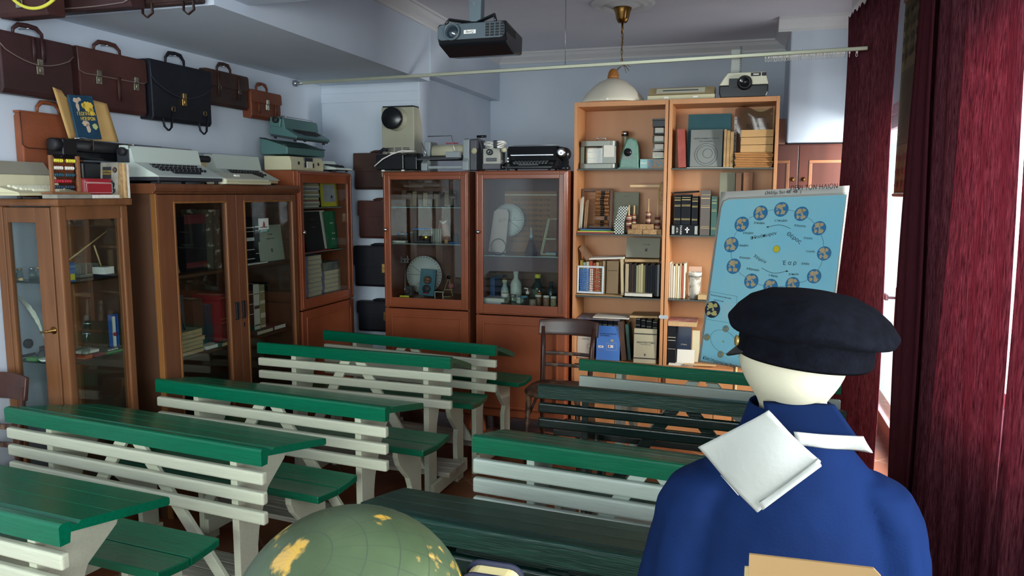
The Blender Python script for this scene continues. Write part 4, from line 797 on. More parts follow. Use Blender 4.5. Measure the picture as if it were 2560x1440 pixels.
def flat(name, label, p0, p1, zb, th, dy, wd, m, rz=0., cat='book', pages=None, ry=0., grp=None):
    y = BY + dy; x, w = ex(p0, p1, y)
    if pages is None: return tag(obj(name, MB().box(0, w, 0, wd, 0, th), m, None, .0012, 1, loc=(x, y, zb), rot=(0, ry, rz)), label, cat, grp)
    o = tag(obj(name, MB().box(0, w, 0, wd, 0, .0022).box(0, w, 0, wd, th - .0022, th).box(0, .0022, 0, wd, .0022, th - .0022), m, None, 0, loc=(x, y, zb), rot=(0, ry, rz)), label, cat, grp)
    obj('pages', MB().box(.0022, w - .003, .003, wd - .003, .0023, th - .0023), pages, o); return o
# top left: barograph, teal projector, slide boxes
x, w = ex(1440, 1541, BY + .05); h = zt(352, BY + .05) - S1
t = thing('barograph', 'grey metal barograph with a paper drum behind its window, top left of the bookcase', 'instrument', (x, BY + .033, S1)); gm = mat('grey_green_metal', '#7d8078', .4, .2)
obj('base', MB().prism(rrect(0, w, 0, .15, .05, 8), 0, .035, 'z'), gm, t, .004); obj('housing', MB().prism(rrect(.004, w - .004, .006, .146, .055, 8), h - .035, h, 'z').box(w * .62, w - .006, .008, .012, .035, h - .035).box(.004, .03, .05, .054, .035, h - .035), gm, t, .004)
obj('window', MB().prism([(p[0] + .0, p[1]) for p in rrect(.008, w - .008, .01, .142, .05, 8)], .036, h - .036, 'z'), glassmat('barograph_window', '#dfe6e0', 1.5), t)
obj('paper_drum', MB().cyl(.042, .037, h - .04, (.075, .078, 0), n=28), mat('chart_paper', '#d9b896', .7), t); obj('pen_arm', MB().box(.05, .12, .026, .028, .07, .073).box(.055, .12, .026, .028, .105, .108), blk, t); obj('paper_label', MB().box(w * .66, w * .93, .0045, .0072, .075, h - .03), page_w, t)
obj('handle', MB().tube([(w * .42, .07, h), (w * .43, .07, h + .02), (w * .66, .07, h + .02), (w * .67, .07, h)], .004, 8), steel, t)
x, w = ex(1549, 1567, BY + .13); h = zt(328, BY + .13) - S1
t = thing('glass_cylinder', 'tall glass cylinder with a chrome cap behind the teal projector', 'glass tube', (x + w / 2, BY + .17, S1)); obj('glass_tube', MB().lathe([(0, 0), (w / 2, .002), (w / 2, h - .03), (0, h - .03)], 20), glassmat('tube_glass', '#dfe9e6', 1.5), t); obj('chrome_cap', MB().lathe([(0, h - .032), (w * .55, h - .032), (w * .55, h - .004), (w * .4, h), (0, h)], 20), chrome, t); obj('inner_scale', MB().box(-.006, .006, -.001, .001, .01, h - .04), ivorypr, t)
x, w = ex(1547, 1596, BY + .06); h = zt(345, BY + .06) - S1; vg = mat('hammertone_green', '#5a8474', .4, c2='#4f7767', vs=40)
t = thing('filmstrip_projector', 'small green metal projector with a glass lens, on the top left shelf', 'projector', (x, BY + .03, S1))
obj('body', MB().prism([(0, 0), (w, 0), (w * .98, .06), (w * .93, h * .72), (w * .82, h * .92), (w * .55, h), (w * .36, h * .93), (w * .22, h * .7), (w * .06, .06)], 0, .11, 'y'), vg, t, .01, 3); obj('lens', MB().lathe([(0, 0), (.026, 0), (.026, -.008), (.018, -.016), (0, -.02)], 20, (w * .45, 0, h * .52), 'y'), blk, t); obj('film_slot', MB().box(w * .2, w * .66, -.003, .0, .062, .078), blk, t); obj('clip', MB().box(w * .38, w * .52, -.005, .0, .075, .1), vg, t, .002); obj('foot', MB().box(-.004, w + .004, -.006, .116, 0, .006), vg, t)
clearp = glassmat('clear_plastic', '#cfd6d2', 1.4, .05)
zb = S1 + .063
for i, (a, b, hh_, nm) in enumerate(((1628, 1668, .045, 'yellow-lined clear slide box, lowest of the stack on the coloured toy box'), (1629, 1670, .05, 'clear slide box second from the bottom of the stack'), (1628, 1670, .05, 'clear slide box in the middle of the stack'), (1629, 1671, .05, 'clear slide box just under the dark box on top of the stack'), (1627, 1671, .04, 'dark box topmost on the stack of clear slide boxes'))):
    x, w = ex(a, b, BY + .07); o = thing('slide_box', nm, 'box', (x, BY + .07, zb)); hh_ = max(.03, hh_ * .97)
    obj('box_shell', MB().box(0, w, 0, .1, 0, hh_), darkgrey if i == 4 else clearp, o, .002); obj('slides', MB().box(.006, w - .006, .008, .094, .004, hh_ * .8), [beadm['yellow'], dgd, gm, dgd, blk][i], o)
    if i < 4: obj('paper_label', MB().box(w * .16, w * .86, -.002, -.0005, hh_ * .28, hh_ * .92), page_w, o)
    else: obj('lid', MB().box(-.002, w + .002, -.002, .102, hh_ + .001, hh_ + .012), darkgrey, o)
    zb += hh_ + (.014 if i == 4 else .003)
x, w = ex(1598, 1668, BY + .05); t = thing('toy_box', 'small picture-covered cardboard box under the slide boxes', 'box', (x, BY + .05, S1)); obj('body', MB().box(0, w, 0, .13, 0, .06), mat('toy_box_teal', '#86b0ad', .5), t, .001); obj('picture', MB().box(w * .32, w, -.0012, -.0002, .0, .058), mat('toy_box_print', '#a8815a', .5, c2='#4f86a0', vs=55, lo=.45, hi=.55), t); text(t, 'Pesol', .02, (w * .15, -.0008, .035), FRONT, whitelet)
# top right
up('book', 'faded red clothbound book leaning left on the top right shelf', 1694, 1712, 327, S1 + .003, .03, mat('faded_red_cloth', '#a8554a', .8, c2='#8f4038', vs=12), wd=.16, pages=page_y, ry=-.06)
tealb = mat('teal_cloth_cover', '#215a63', .6, c2='#18464f', vs=3)
fo('book', 'big teal clothbound album standing at the back of the top right shelf', 1714, 1820, 290, S1, .17, tealb, .02, lean=.12)
circ = lambda r0, cx, cz: (lambda w, h: MB().tube([(cx * w + r0 * w * cos(a), -.001, cz * h + r0 * w * sin(a)) for a in [2 * pi * i / 32 for i in range(32)]], .0009, 4, closed=True))
slate = mat('slate_grey_cover', '#7f8480', .6, c2='#6f7471', vs=3); ink = mat('ink_print', '#33363a', .7)
fo('booklet', 'grey booklet with a round star chart, in front of the teal album', 1722, 1801, 328, S1 + .006, .06, slate, .01, pages=page_y, lean=.14, cat='booklet', titles=(('ΠΕΡΙΣΤΡΟΦΙΚΟΣ ΧΑΡΤΗΣ', .0125, .5, .76, ink), ('ΤΟΥ ΟΥΡΑΝΟΥ', .0125, .5, .68, ink)), deco=((circ(.36, .5, .33), ink), (circ(.29, .5, .33), ink), (circ(.15, .55, .36), ink)))
flat('paper_sheet', 'white sheet lying under the grey star-chart booklet', 1714, 1830, S1, .004, .03, .1, page_w, cat='paper')
for i, (a, b, lb) in enumerate(((1805, 1811, 'yellowed booklet first to the right of the star-chart booklet'), (1812, 1820, 'yellowed booklet second to the right of the star-chart booklet'), (1821, 1829, 'yellowed booklet leaning last before the plastic-sleeved map book'))):
    up('booklet', lb, a, b, 330 + 3 * i, S1 + .005, .035 + .008 * i, mat('old_kraft_cover', '#b08f62', .8, c2='#93734a', vs=20), wd=.1, pages=page_y, ry=0, soft=True, cat='booklet')
kf = mat('kraft_box', '#c29a67', .75, c2='#b58b57', vs=4); kf2 = mat('kraft_envelope', '#b9824c', .8, c2='#a06c3a', vs=6)
zb = S1
for i in range(9):
    flat('kraft_envelope', ('lowest', 'second lowest', 'third lowest', 'fourth lowest', 'middle', 'fourth highest', 'third highest', 'second highest', 'topmost')[i] + ' kraft envelope of the pile under the three small kraft boxes', 1832 + (i * 7) % 4, 1926 + (i * 5) % 4, zb, .0085, .03 + .004 * (i % 3), .19, kf2, rz=.02 * ((i * 7) % 3 - 1), cat='envelope', grp='kraft envelopes on the top right shelf'); zb += .0105
for i, n in enumerate(('lowest', 'middle', 'topmost')):
    x, w = ex(1846, 1927, BY + .05); o = thing('kraft_box', n + ' of the three small kraft boxes stacked on the envelopes', 'box', (x, BY + .05, zb)); obj('box_body', MB().box(0, w, 0, .13, 0, .044), kf, o, .0015); obj('lid_flap', MB().box(.004, w * .96, -.0022, -.0004, .022, .043), kf, o); zb += .0465
fo('map_book', 'old brown map book in a clear punched sleeve, behind the kraft boxes', 1846, 1928, 284, S1 + .001, .245, mat('old_brown_cover', '#b39a72', .75, c2='#a48b63', vs=5), .012, pages=page_y, lean=.02, titles=(('ΕΛΛΑΔΑΣ', .03, .52, .72, ink), ('ΧΑΡΤΗΣ ΕΛΛΑΔΟΣ', .011, .5, .86, ink), ('ΤΗΣ ΑΡΧΑΙΑΣ', .009, .5, .8, ink)))
x, w = ex(1830, 1924, BY + .222); t = thing('plastic_sleeve', 'crumpled clear plastic sleeves with a punched white strip, upper right shelf', 'plastic sleeve', (x, BY + .225, S1)); obj('film', MB().sheet(lambda u, v: (w * u, .006 * sin(9 * u + 5 * v), v * .375 + .02 * sin(7 * u) * v), 16, 8, .0006), glassmat('film', '#e3dfe0', 1.35, .12), t); obj('punched_strip', MB().box(-.002, .014, -.006, -.004, .02, .33), mat('strip', '#b8b2ac', .6), t)
hm = MB()
for i in range(9): hm.lathe([(0, 0), (.003, 0)], 8, (.006, -.0065, .04 + i * .034), 'y')
obj('punch_hole', hm, ink, t)
# second row left
wd_ = mat('old_dark_wood', '#5f4330', .5, c2='#493022', vs=6, st=(1, 1, .3)); x, w = ex(1453, 1531, BY + .14); h = zt(470, BY + .14) - S2 - .035
rw = []
for i in range(10):
    k = 2 if i == 7 else 10; x0 = .84 if i == 7 else .47 if i not in (2, 3) else .44
    rw.append((.92 - i * .095, [('black' if 4 <= j <= 6 or k == 2 else 'brown', x0 + j * .052) for j in range(k)]))
abacus('abacus', 'big old wooden abacus with dark and black beads on the second shelf', (x, BY + .13, S2 + .031), 0, w, h, rw, wd_, .0125, rx=-.12, fw=.018, wire=.0011)
for i, (a, b, m_, n) in enumerate(((1447, 1456, page_w, 'white rolled paper standing left of the big wooden abacus'), (1458, 1466, mat('tan_paper', '#b99a76', .8), 'tan crumpled paper standing left of the big wooden abacus'))):
    x, w = ex(a, b, BY + .05); tag(obj('rolled_paper', MB().sheet(lambda u, v: (w / 2 + .45 * w * cos(4.5 * u) + .012 * v, .012 * sin(4.5 * u), v * (.2 - .02 * i + .01 * sin(6 * u))), 10, 6, .0008), m_, None, 0, loc=(x, BY + .05 + .025 * i, S2 + .032)), n, 'paper')
olive = mat('olive_grey_cover', '#898873', .65, c2='#7e7d69', vs=3)
fo('book', 'olive grey book with its cover forward, between the big abacus and the ring counter', 1534, 1596, 480, S2, .17, olive, .014, lean=.1, titles=(('ΑΡΙΘΜΟΙ', .011, .4, .52, ink), ('ΣΧΗΜΑΤΑ', .011, .4, .42, ink), ('ΕΚΔΟΣΕΙΣ', .006, .5, .9, ink)))
for i, (a, b, th, m_, n) in enumerate(((1444, 1536, .010, mat('red_folder', '#9a4a44', .6), 'dull red folder lowest under the big abacus'), (1443, 1538, .006, beadm['yellow'], 'yellow spiral notebook under the big abacus'), (1452, 1530, .005, mat('green_folder', '#3f8a4a', .6), 'green folder above the yellow notebook'), (1450, 1528, .007, mat('blue_folder', '#3f6aa0', .5), 'blue folder in the pile under the big abacus'))):
    flat('folder', n, a, b, S2 + (0, .0105, .017, .0225)[i], th * .95, .02 + .004 * i, .2, m_, cat='folder')
chk = bpy.data.materials.new('checked_cloth'); chk.use_nodes = True
def _chk():
    N = chk.node_tree.nodes; L = chk.node_tree.links; c = N.new('ShaderNodeTexChecker'); c.inputs['Scale'].default_value = 110; c.inputs['Color1'].default_value = lin('#d8dbd2'); c.inputs['Color2'].default_value = lin('#27332f'); tc = N.new('ShaderNodeTexCoord'); L.new(tc.outputs['Object'], c.inputs['Vector']); L.new(c.outputs[0], N['Principled BSDF'].inputs['Base Color']); N['Principled BSDF'].inputs['Roughness'].default_value = .8
_chk()
x, w = ex(1539, 1569, BY + .01); t = thing('checked_box', 'box wrapped in black and white checked cloth, beside the ring counter', 'box', (x - .006, BY + .008, S2)); obj('lower_block', MB().box(0, w * .78, 0, .05, 0, .085), chk, t, .002); obj('upper_block', MB().prism([(.006, .0862), (w * .8, .0862), (w + .012, .18), (.03, .18)], .004, .05, 'y'), chk, t, .002)
cork = mat('chipboard', '#b08c62', .8, c2='#8d6a45', vs=90, lo=.4, hi=.6); dowel = mat('dowel', '#c9a878', .5)
ringc = [mat('ring_' + n, c, .4) for n, c in (('dark', '#4d2f28'), ('rust', '#8b4a38'), ('cream', '#cdb898'), ('pink', '#a87868'))]
bxs = (('block', 1571, 1608, S2, .033, 'left chipboard block of the ring counter, lying on the glass shelf'), ('block', 1609, 1656, S2, .033, 'right chipboard block of the ring counter, lying on the glass shelf'), ('block', 1581, 1636, S2 + .034, .032, 'chipboard block lying across the two lower blocks'))
for nm, a, b, zb, th, lb in bxs: x, w = ex(a, b, BY + .03); tag(obj('chipboard_block', MB().box(0, w, 0, .09, 0, th), cork, None, .0015, loc=(x, BY + .02, zb)), lb, 'block')
def ringstack(lb, pc, zb, n, top, dy, ph, rad=.019):
    x = Q(pc, 500, BY + dy).x; t = thing('ring_stack', lb, 'counting rings', (x, BY + dy, zb)); obj('dowel', MB().cyl(.006, 0, zt(top, BY + dy) - zb, n=12), dowel, t)
    for i in range(n): obj('ring', MB().lathe([(.0065, 0), (rad * .9, 0), (rad, .0045), (rad * .9, .009), (.0065, .009), (.0065, 0)], 18, (0, 0, .0005 + i * .0096)), ringc[(i * 7 + ph) % 4], t)
ringstack('stack of wooden rings on a thick dowel beside the checked box', 1573, S2 + .034, 9, 512, .045, 1)
ringstack('stack of wooden rings behind the one by the checked box', 1586, S2 + .068, 6, 513, .085, 2)
ringstack('stack of wooden rings on a thin pale dowel in the middle of the ring counter', 1622, S2 + .068, 8, 496, .05, 0)
ringstack('stack of wooden rings at the right end of the ring counter', 1645, S2 + .034, 9, 470, .045, 3)
x, w = ex(1648, 1659, BY + .05); t = thing('hanging_wooden_arm', 'upright chipboard piece with a dowel sticking out to the left, at the second shelf', 'wooden piece', (x, BY + .05, zt(512, BY + .05))); obj('block', MB().box(0, w, 0, .03, 0, zt(455, BY + .05) - zt(512, BY + .05)), cork, t, .0015); obj('dowel', MB().box(-.19, 0, .01, .022, .115, .13), dowel, t)
tag(bpy.data.objects[t.name], t['label'], 'wooden piece')
# second row right
def enc(name, lb, a, b, top, sh, dy, m_, gd=True, wd=.16, ry=0., grp=None): return up(name, lb, a, b, top, sh, dy, m_, wd, page, ry, 0, grp, (gold, ((.16, .002), (.2, .001), (.62, .002), (.66, .001), (.82, .003), (.9, .0015))) if gd else None)
blkc = mat('black_cloth_cover', '#12151c', .6, c2='#0d0f15', vs=10, spec=.2)
zbib = S2 + .066
enc('book', 'black gilt encyclopedia volume on the black bible, first from the left', 1686, 1703, 487, zbib, .03, blkc); enc('book', 'black gilt encyclopedia volume on the black bible, second from the left', 1704, 1728, 486, zbib, .03, blkc); enc('book', 'slim black encyclopedia volume on the black bible, third from the left', 1730, 1746, 490, zbib, .03, blkc)
enc('book', 'brown-backed gilt volume standing right of the three black ones', 1752, 1777, 476, S2, .03, mat('brown_leather_cover', '#3f3129', .4)); enc('book', 'dark green volume half hidden by the blue earth chart', 1779, 1793, 490, S2, .04, mat('dark_green_cover', '#214a42', .5))
flat('book', 'thin black book lying slanted on top of the three black volumes', 1684, 1744, zt(484, BY + .04), .011, .04, .16, blkc, ry=-.06)
t = flat('bible', 'thick black bible lying flat with a white cross and gold letters on its back', 1680, 1747, S2, .064, .015, .17, blkc, pages=page); w = ex(1680, 1747, BY + .015)[1]
cross = lambda c, s: MB().box(c - s * .2, c + s * .2, -.0012, -.0002, .032 - s, .032 + s).box(c - s * .75, c + s * .75, -.0012, -.0002, .032 - s * .2 + s * .2, .032 + s * .2 + s * .2)
obj('cover_board', MB().box(.0025, w - .0025, -.0001, .0025, .0025, .0615), blkc, t); obj('cross', cross(w * .6, .018), plastic_w, t); [obj('gilt_corner', MB().box(q_, q_ + .016, -.001, -.0002, .006, .058), mat('pale_gilt', '#8f948d', .5), t) for q_ in (.004, w - .02)]; text(t, 'ΠΑΛΑΙΑ', .016, (w * .36, -.0012, .032), (pi / 2, pi / 2, 0), plastic_w); text(t, 'ΑΓΙΑ', .015, (w * .22, -.0012, .032), (pi / 2, pi / 2, 0), plastic_w)
zq = S2 + .24
fo('book', 'olive book standing high behind the chart top, with cover forward', 1798, 1836, 433, S2, .18, olive, .03, lean=.02); up('book', 'brown old book with red edges behind the top left corner of the chart', 1838, 1852, 434, S2, .14, mat('brown_old_cover', '#6d4a31', .6), pages=page_y); up('book', 'broad reddish book standing last on the second right shelf', 1857, 1880, 433, S2, .14, mat('rust_old_cover', '#7d4a30', .6, c2='#9a6a44', vs=30, st=(20, 1, 1)), pages=page_y)
# third row left
x, w = ex(1443, 1512, BY + .03); h = zt(668, BY + .03) - S3 - .006
rws = [(.1 + .084 * i, [('blue', .07 + j * .083) for j in range(5)] + [('white', .5 + j * .075) for j in range(2)] + [(('red' if i % 2 else 'brown'), .72 + j * .075) for j in range(3)]) for i in range(10)]
abacus('abacus', 'white plastic abacus with blue, white and red beads on the third shelf', (x, BY + .035, S3 + .012), 0, w, h, rws, mat('pale_blue_plastic', '#c3cbd0', .4), .0085, rx=-.06, fw=.013)
flat('paper_sheet', 'loose sheet of paper under the white abacus', 1440, 1560, S3, .005, .01, .2, page_y, cat='paper')
cols = ['#b9a04a', '#8fa9a4', '#c9c3a8', '#b5543c', '#9c4a34', '#c7a77a', '#87603c', '#bda67c']
for i, c in enumerate(cols): up('booklet', ['mustard', 'pale blue', 'cream', 'orange', 'rust', 'tan', 'brown', 'sand'][i] + ' spine seen over the white plastic abacus', 1452 + i * 8.2, 1459 + i * 8.2, 652 + (i * 5) % 7, S3 + .006, .11, bk(c), wd=.13, soft=True, cat='booklet')
up('booklet', 'white and orange booklet leaning at the left end of the third shelf', 1442, 1449, 655, S3 + .006, .09, mat('white_orange_cover', '#cf9a72', .6), wd=.12, soft=True, cat='booklet', ry=.0)
fo('book', 'tan school book with cover forward, right of the white abacus', 1519, 1549, 652, S3 + .006, .1, mat('tan_cover', '#a98d6a', .7), .012, titles=(('ΚΑΤΗΧΗΣΙΣ', .0105, .5, .7, ink),))
up('book', 'pale thick book leaning left of the dark spines', 1557, 1564, 645, S3 + .006, .05, bk('#c4b48e'), ry=-.035, wd=.1); up('book', 'beige book standing left of the dark spines', 1567, 1575, 658, S3 + .006, .05, bk('#b5a486'))
dk = ['#2a2420', '#3a2724', '#241f22', '#8a8a6c', '#a39a74', '#c0b48a', '#7c7a50', '#23252e', '#1f2129', '#26282f', '#1d1f27', '#2b2d33', '#7d8382']
ord_ = ['first', 'second', 'third', 'fourth', 'fifth', 'sixth', 'seventh', 'eighth', 'ninth', 'tenth', 'eleventh', 'twelfth', 'thirteenth']
for i, c in enumerate(dk): up('book', ord_[i] + ' narrow spine from the left in the right-hand row of the third shelf', 1577 + i * 5.9, 1582.4 + i * 5.9, 657 + (i * 3) % 5, S3 + .006, .06, bk(c), wd=.13, soft=True, group='narrow spines on the third shelf')
zr = zt(655, BY + .1) + .004
flat('paper_stack', 'yellowed open booklet lying over the colourful spines on the third shelf', 1474, 1562, zr + .012, .012, .06, .15, page_w, cat='papers', ry=-.05)
flat('magazine', 'stack of yellowed magazines lying over the dark spines of the third shelf', 1565, 1652, zr + .004, .018, .06, .17, page_y, cat='magazine', ry=-.02)
fo('booklet', 'grey booklet with an emblem leaning on the magazines of the third shelf', 1567, 1652, 592, zr + .03, .11, mat('grey_paper_cover', '#8f8d7c', .7, c2='#838170', vs=3), .006, lean=.25, cat='booklet', titles=(('ΣΧΟΛΙΚΗ', .011, .6, .66, ink), ('❦', .03, .6, .4, ink)))
up('book', 'small brown book leaning on its corner at the left of the third shelf', 1468, 1479, 616, zr + .006, .06, mat('brown_pamphlet', '#8d6a4e', .7, c2='#7a573c', vs=20), wd=.1, pages=page_y, ry=-.6)
flat('book', 'plastic-wrapped book lying in front of the dark spines on the third shelf', 1566, 1636, S3 + .007, .022, .008, .045, mat('wrapped_cover', '#a39c8e', .3, c2='#8b8478', vs=30), ry=.0, pages=page_w)
# third row right
for i, (a, b, c) in enumerate(((1676, 1681, '#d5cfc0'), (1682, 1688, '#b9b2a2'), (1689, 1693, '#e0dbcc'), (1694, 1699, '#c5b288'), (1700, 1704, '#dcd6c4'), (1705, 1709, '#b9a684'), (1710, 1714, '#a9574a'), (1715, 1719, '#d8d2bf'))): up('booklet', ord_[i] + ' pale booklet from the left on the third right shelf', a, b, 652 + (i * 4) % 9, S3 + .001, .05, bk(c), wd=.13, soft=True, ry=0, cat='booklet', group='pale booklets on the third right shelf')
x = Q(1737, 700, BY + .08).x; t = thing('paper_cup', 'white patterned paper cup beside the pale booklets on the third right shelf', 'cup', (x, BY + .09, S3)); obj('cup_wall', MB().lathe([(.03, 0), (.042, .16), (.045, .17), (.04, .168), (.028, .004), (0, .004)], 24), mat('cup_white', '#dcd8cc', .5, c2='#9a8f80', vs=25, lo=.5, hi=.6), t); obj('cup_band', MB().lathe([(.0405, .14), (.0415, .15), (.0425, .15), (.0415, .14)], 24), gm, t)
fo('booklet', 'pink ruled booklet behind the paper cup', 1727, 1760, 660, S3, .19, mat('pink_ruled', '#cfa891', .7), .006, cat='booklet')
flat('paper_stack', 'brown papers lying low beside the blue chart on the third right shelf', 1752, 1790, S3, .03, .03, .1, page_y, cat='papers')
# fourth row left
navy = mat('navy_cover', '#10162a', .6, spec=.2)
for i in range(8): up('book', ord_[i] + ' dark blue volume from the left behind the blue school book', 1441 + i * 14.0, 1454 + i * 14.0, 797 + i * .8, S4, .12, navy, wd=.15, bands=(mat('pale_gilt2', '#9b9a84', .5), ((.84, .014), (.9, .002))), group='dark blue volumes on the lowest shelf')
flat('magazine', 'colour-printed magazines lying on the dark blue volumes', 1437, 1555, zt(797, BY + .12) + .002, .013, .05, .2, mat('magazine_print', '#8f7a62', .5, c2='#4a5a7c', vs=30), rz=-.0, cat='magazine', ry=.0)
flat('open_booklet', 'white open booklet on top of the magazines, lowest shelf', 1486, 1578, zt(797, BY + .12) + .017, .008, .04, .17, page_w, cat='booklet', ry=.0)
fo('book', 'bright blue physics school book with a diagram on its cover, lowest shelf', 1496, 1556, 815, S4, .03, mat('bright_blue_cover', '#3d74c4', .5), .01, pages=page_w, lean=.08, titles=(('ΦΥΣΙΚΗ ΠΕΙΡΑΜΑΤΙΚΗ', .0105, .5, .77, mat('navy_ink', '#16244a', .6)), ('ΚΑΙ ΧΗΜΕΙΑ', .0105, .36, .715, mat('navy_ink', '#16244a', .6))),
   deco=((lambda w, h: MB().box(.08 * w, .3 * w, -.001, -.0004, .36 * h, .42 * h).box(.5 * w, .72 * w, -.001, -.0004, .37 * h, .45 * h).lathe([(0, 0), (.011, 0)], 16, (.66 * w, -.001, .58 * h), 'y'), plastic_w), (lambda w, h: MB().box(.42 * w, .86 * w, -.0008, -.0003, .505 * h, .51 * h).box(.42 * w, .86 * w, -.0008, -.0003, .3 * h, .305 * h).box(.42 * w, .425 * w, -.0008, -.0003, .3 * h, .51 * h).box(.855 * w, .86 * w, -.0008, -.0003, .3 * h, .51 * h), ivorypr), (lambda w, h: MB().lathe([(0, 0), (.0065, 0)], 4, (.66 * w, -.0014, .58 * h), 'y'), beadm['yellow']), (lambda w, h: MB().box(.13 * w, .25 * w, -.0014, -.001, .38 * h, .4 * h).box(.54 * w, .6 * w, -.0014, -.001, .385 * h, .44 * h).box(.06 * w, .3 * w, -.0009, -.0004, .27 * h, .275 * h), redpr)))
fo('book', 'pale grey book with a small drawing, behind the chair back on the lowest shelf', 1444, 1490, 812, S4, .06, mat('pale_grey_cover', '#b5b1a6', .7), .02, lean=.1, titles=(('ΓΡΑΜΜΑΤΙΚΗ', .008, .5, .55, ink),), deco=((circ(.12, .7, .35), ink),))
up('book', 'old brown leather volume leaning right on the lowest shelf', 1562, 1575, 802, S4 + .004, .04, mat('worn_brown_leather', '#5a3a29', .6, c2='#3c261b', vs=10), wd=.15, ry=-.12, pages=page_y); up('book', 'dark green volume leaning behind the old brown leather one', 1578, 1586, 808, S4 + .002, .08, mat('dark_green_cover', '#214a42', .5), wd=.14, ry=-.1)
for i, (a, b) in enumerate(((1596, 1608), (1610, 1621), (1623, 1637), (1639, 1651))): up('book', ord_[i] + ' black gilt volume from the left behind the beige reader', a, b, 790 + i * 2, S4, .13, blkc, wd=.14, bands=(mat('pale_gilt2', '#9b9a84', .5), ((.82, .004), (.96, .004))), group='black volumes behind the beige reader')
flat('paper_stack', 'folded yellowed papers lying over the black volumes of the lowest shelf', 1580, 1652, zt(788, BY + .13) + .003, .014, .06, .19, page_y, cat='papers', ry=-.03)
bandm = mat('black_band', '#2d2b2a', .7)
fo('reader_book', 'beige reading book with black bands standing forward on the lowest shelf', 1592, 1650, 817, S4, .012, mat('beige_reader_cover', '#bdb396', .65, c2='#b0a688', vs=3), .016, pages=page, lean=.05, titles=(('ΑΝΑΓΝΩΣΤΙΚΟ', .0165, .53, .6, ink), ('ΤΗΣ ΤΕΤΑΡΤΗΣ ΤΑΞΗΣ', .006, .53, .54, ink), ('❦', .018, .5, .25, ink)), deco=((lambda w, h: MB().box(0, w, -.0009, -.0002, .835 * h, .865 * h).box(0, w, -.0009, -.0002, .125 * h, .155 * h), bandm),))
# fourth row right
up('book', 'black volume with gilt title at the left of the lowest right shelf', 1677, 1700, 806, S4, .04, blkc, wd=.16, bands=(ivorypr, ((.62, .003), (.7, .003), (.4, .002))))
fo('book', 'dark blue school book wrapped in plastic on the lowest right shelf', 1702, 1738, 808, S4, .12, mat('wrapped_navy', '#2a3346', .15), .02, titles=(('ΙΣΤΟΡΙΑ', .01, .5, .5, ivorypr),)); fo('booklet', 'cream booklet beside the plastic-wrapped dark blue book', 1741, 1760, 815, S4, .15, bk('#d2c6a4'), .01, cat='booklet')
flat('paper_stack', 'red-printed newspaper pile lying over the black volume, lowest right shelf', 1678, 1752, zt(806, BY + .05) + .003, .034, .03, .18, mat('red_print_paper', '#b98e80', .7, c2='#9c5450', vs=12), cat='papers', pages=page_y)
flat('open_notebook', 'white open notebook lying in front on the lowest right shelf', 1682, 1745, S4, .01, .005, .06, page_w, cat='notebook'); fo('curled_sheet', 'white curled sheet leaning on the black volume, lowest right shelf', 1703, 1748, 862, S4 + .001, .09, page_w, .002, lean=.3, cat='paper')
tag(obj('wooden_ruler', MB().box(0, .2, 0, .03, 0, .006), dowel, None, .001, loc=(Q(1712, 890, BY + .02).x, BY - .012, S4 + .013), rot=(0, 0, .1)), 'wooden ruler lying by the lower corner of the blue chart', 'ruler')
# ------------------------------------------------------------------ inside the walnut bookcase (front x=-2.73, books face +x)
def LQ(px, py, x=-2.80): return at(px, py, 0, x)
def lcl(y0, y1):
    lo, hi = (4.358, 5.012) if y0 > 4.33 else (3.112, 4.294) if y0 > 3.05 else (2.575, 2.892)
    return max(y0, lo), min(y1, hi)
def lbook(name, lb, p0, p1, top, zb, x, c, wd=.14, pages=page, ry=0., bands=None, group=None, soft=False, dh=0.):
    y0, y1 = lcl(LQ(p0, 600, x).y, LQ(p1, 600, x).y); z1 = at((p0 + p1) / 2, top, 0, x).z
    return book(name, lb, (x, y0, zb), (y1 - y0) * .96, wd, z1 - zb, c, pages, pi / 2, 0, ry, group, bands, None, soft)
def lface(name, lb, p0, p1, top, zb, x, c, th=.015, pages=page, lean=.08, titles=(), deco=(), cat='book'):
    y0, y1 = lcl(LQ(p0, 600, x).y, LQ(p1, 600, x).y); z1 = at((p0 + p1) / 2, top, 0, x).z
    z1 = min([z1] + [q - .012 for q in (TS + tuple(C3S) + (1.73,)) if q > zb + .05]); zb += th * sin(lean) + .001
    return faceout(name, lb, (x, y0, zb), y1 - y0, z1 - zb, th, c, pages, lean, pi / 2, None, titles, deco, cat=cat)
def lflat(name, lb, p0, p1, zb, th, x, dep, m, rz=0., cat='book', pages=None, grp=None):
    y0, y1 = lcl(LQ(p0, 600, x).y, LQ(p1, 600, x).y); w = y1 - y0
    if pages is None: return tag(obj(name, MB().box(0, w, 0, dep, 0, th), m, None, .0012, 1, loc=(x, y0, zb), rot=(0, 0, pi / 2 + rz)), lb, cat, grp)
    o = tag(obj(name, MB().box(0, w, 0, dep, 0, .002).box(0, w, 0, dep, th - .002, th).box(0, .002, 0, dep, .002, th - .002), m, None, 0, loc=(x, y0, zb), rot=(0, 0, pi / 2 + rz)), lb, cat, grp)
    obj('pages', MB().box(.002, w - .003, .003, dep - .003, .0021, th - .0021), pages, o); return o
T1, T2 = TS[0] + .001, TS[1] + .001; X1 = -2.83
lbook('book', 'wide black bound volume with red labels behind the left door, upper shelf', 462, 518, 540, T1, X1 - .03, mat('black_red_cover', '#17191f', .4, c2='#121318', vs=8), wd=.2, bands=(mat('dull_red_label', '#5a2024', .5), ((.86, .05), (.06, .03))))
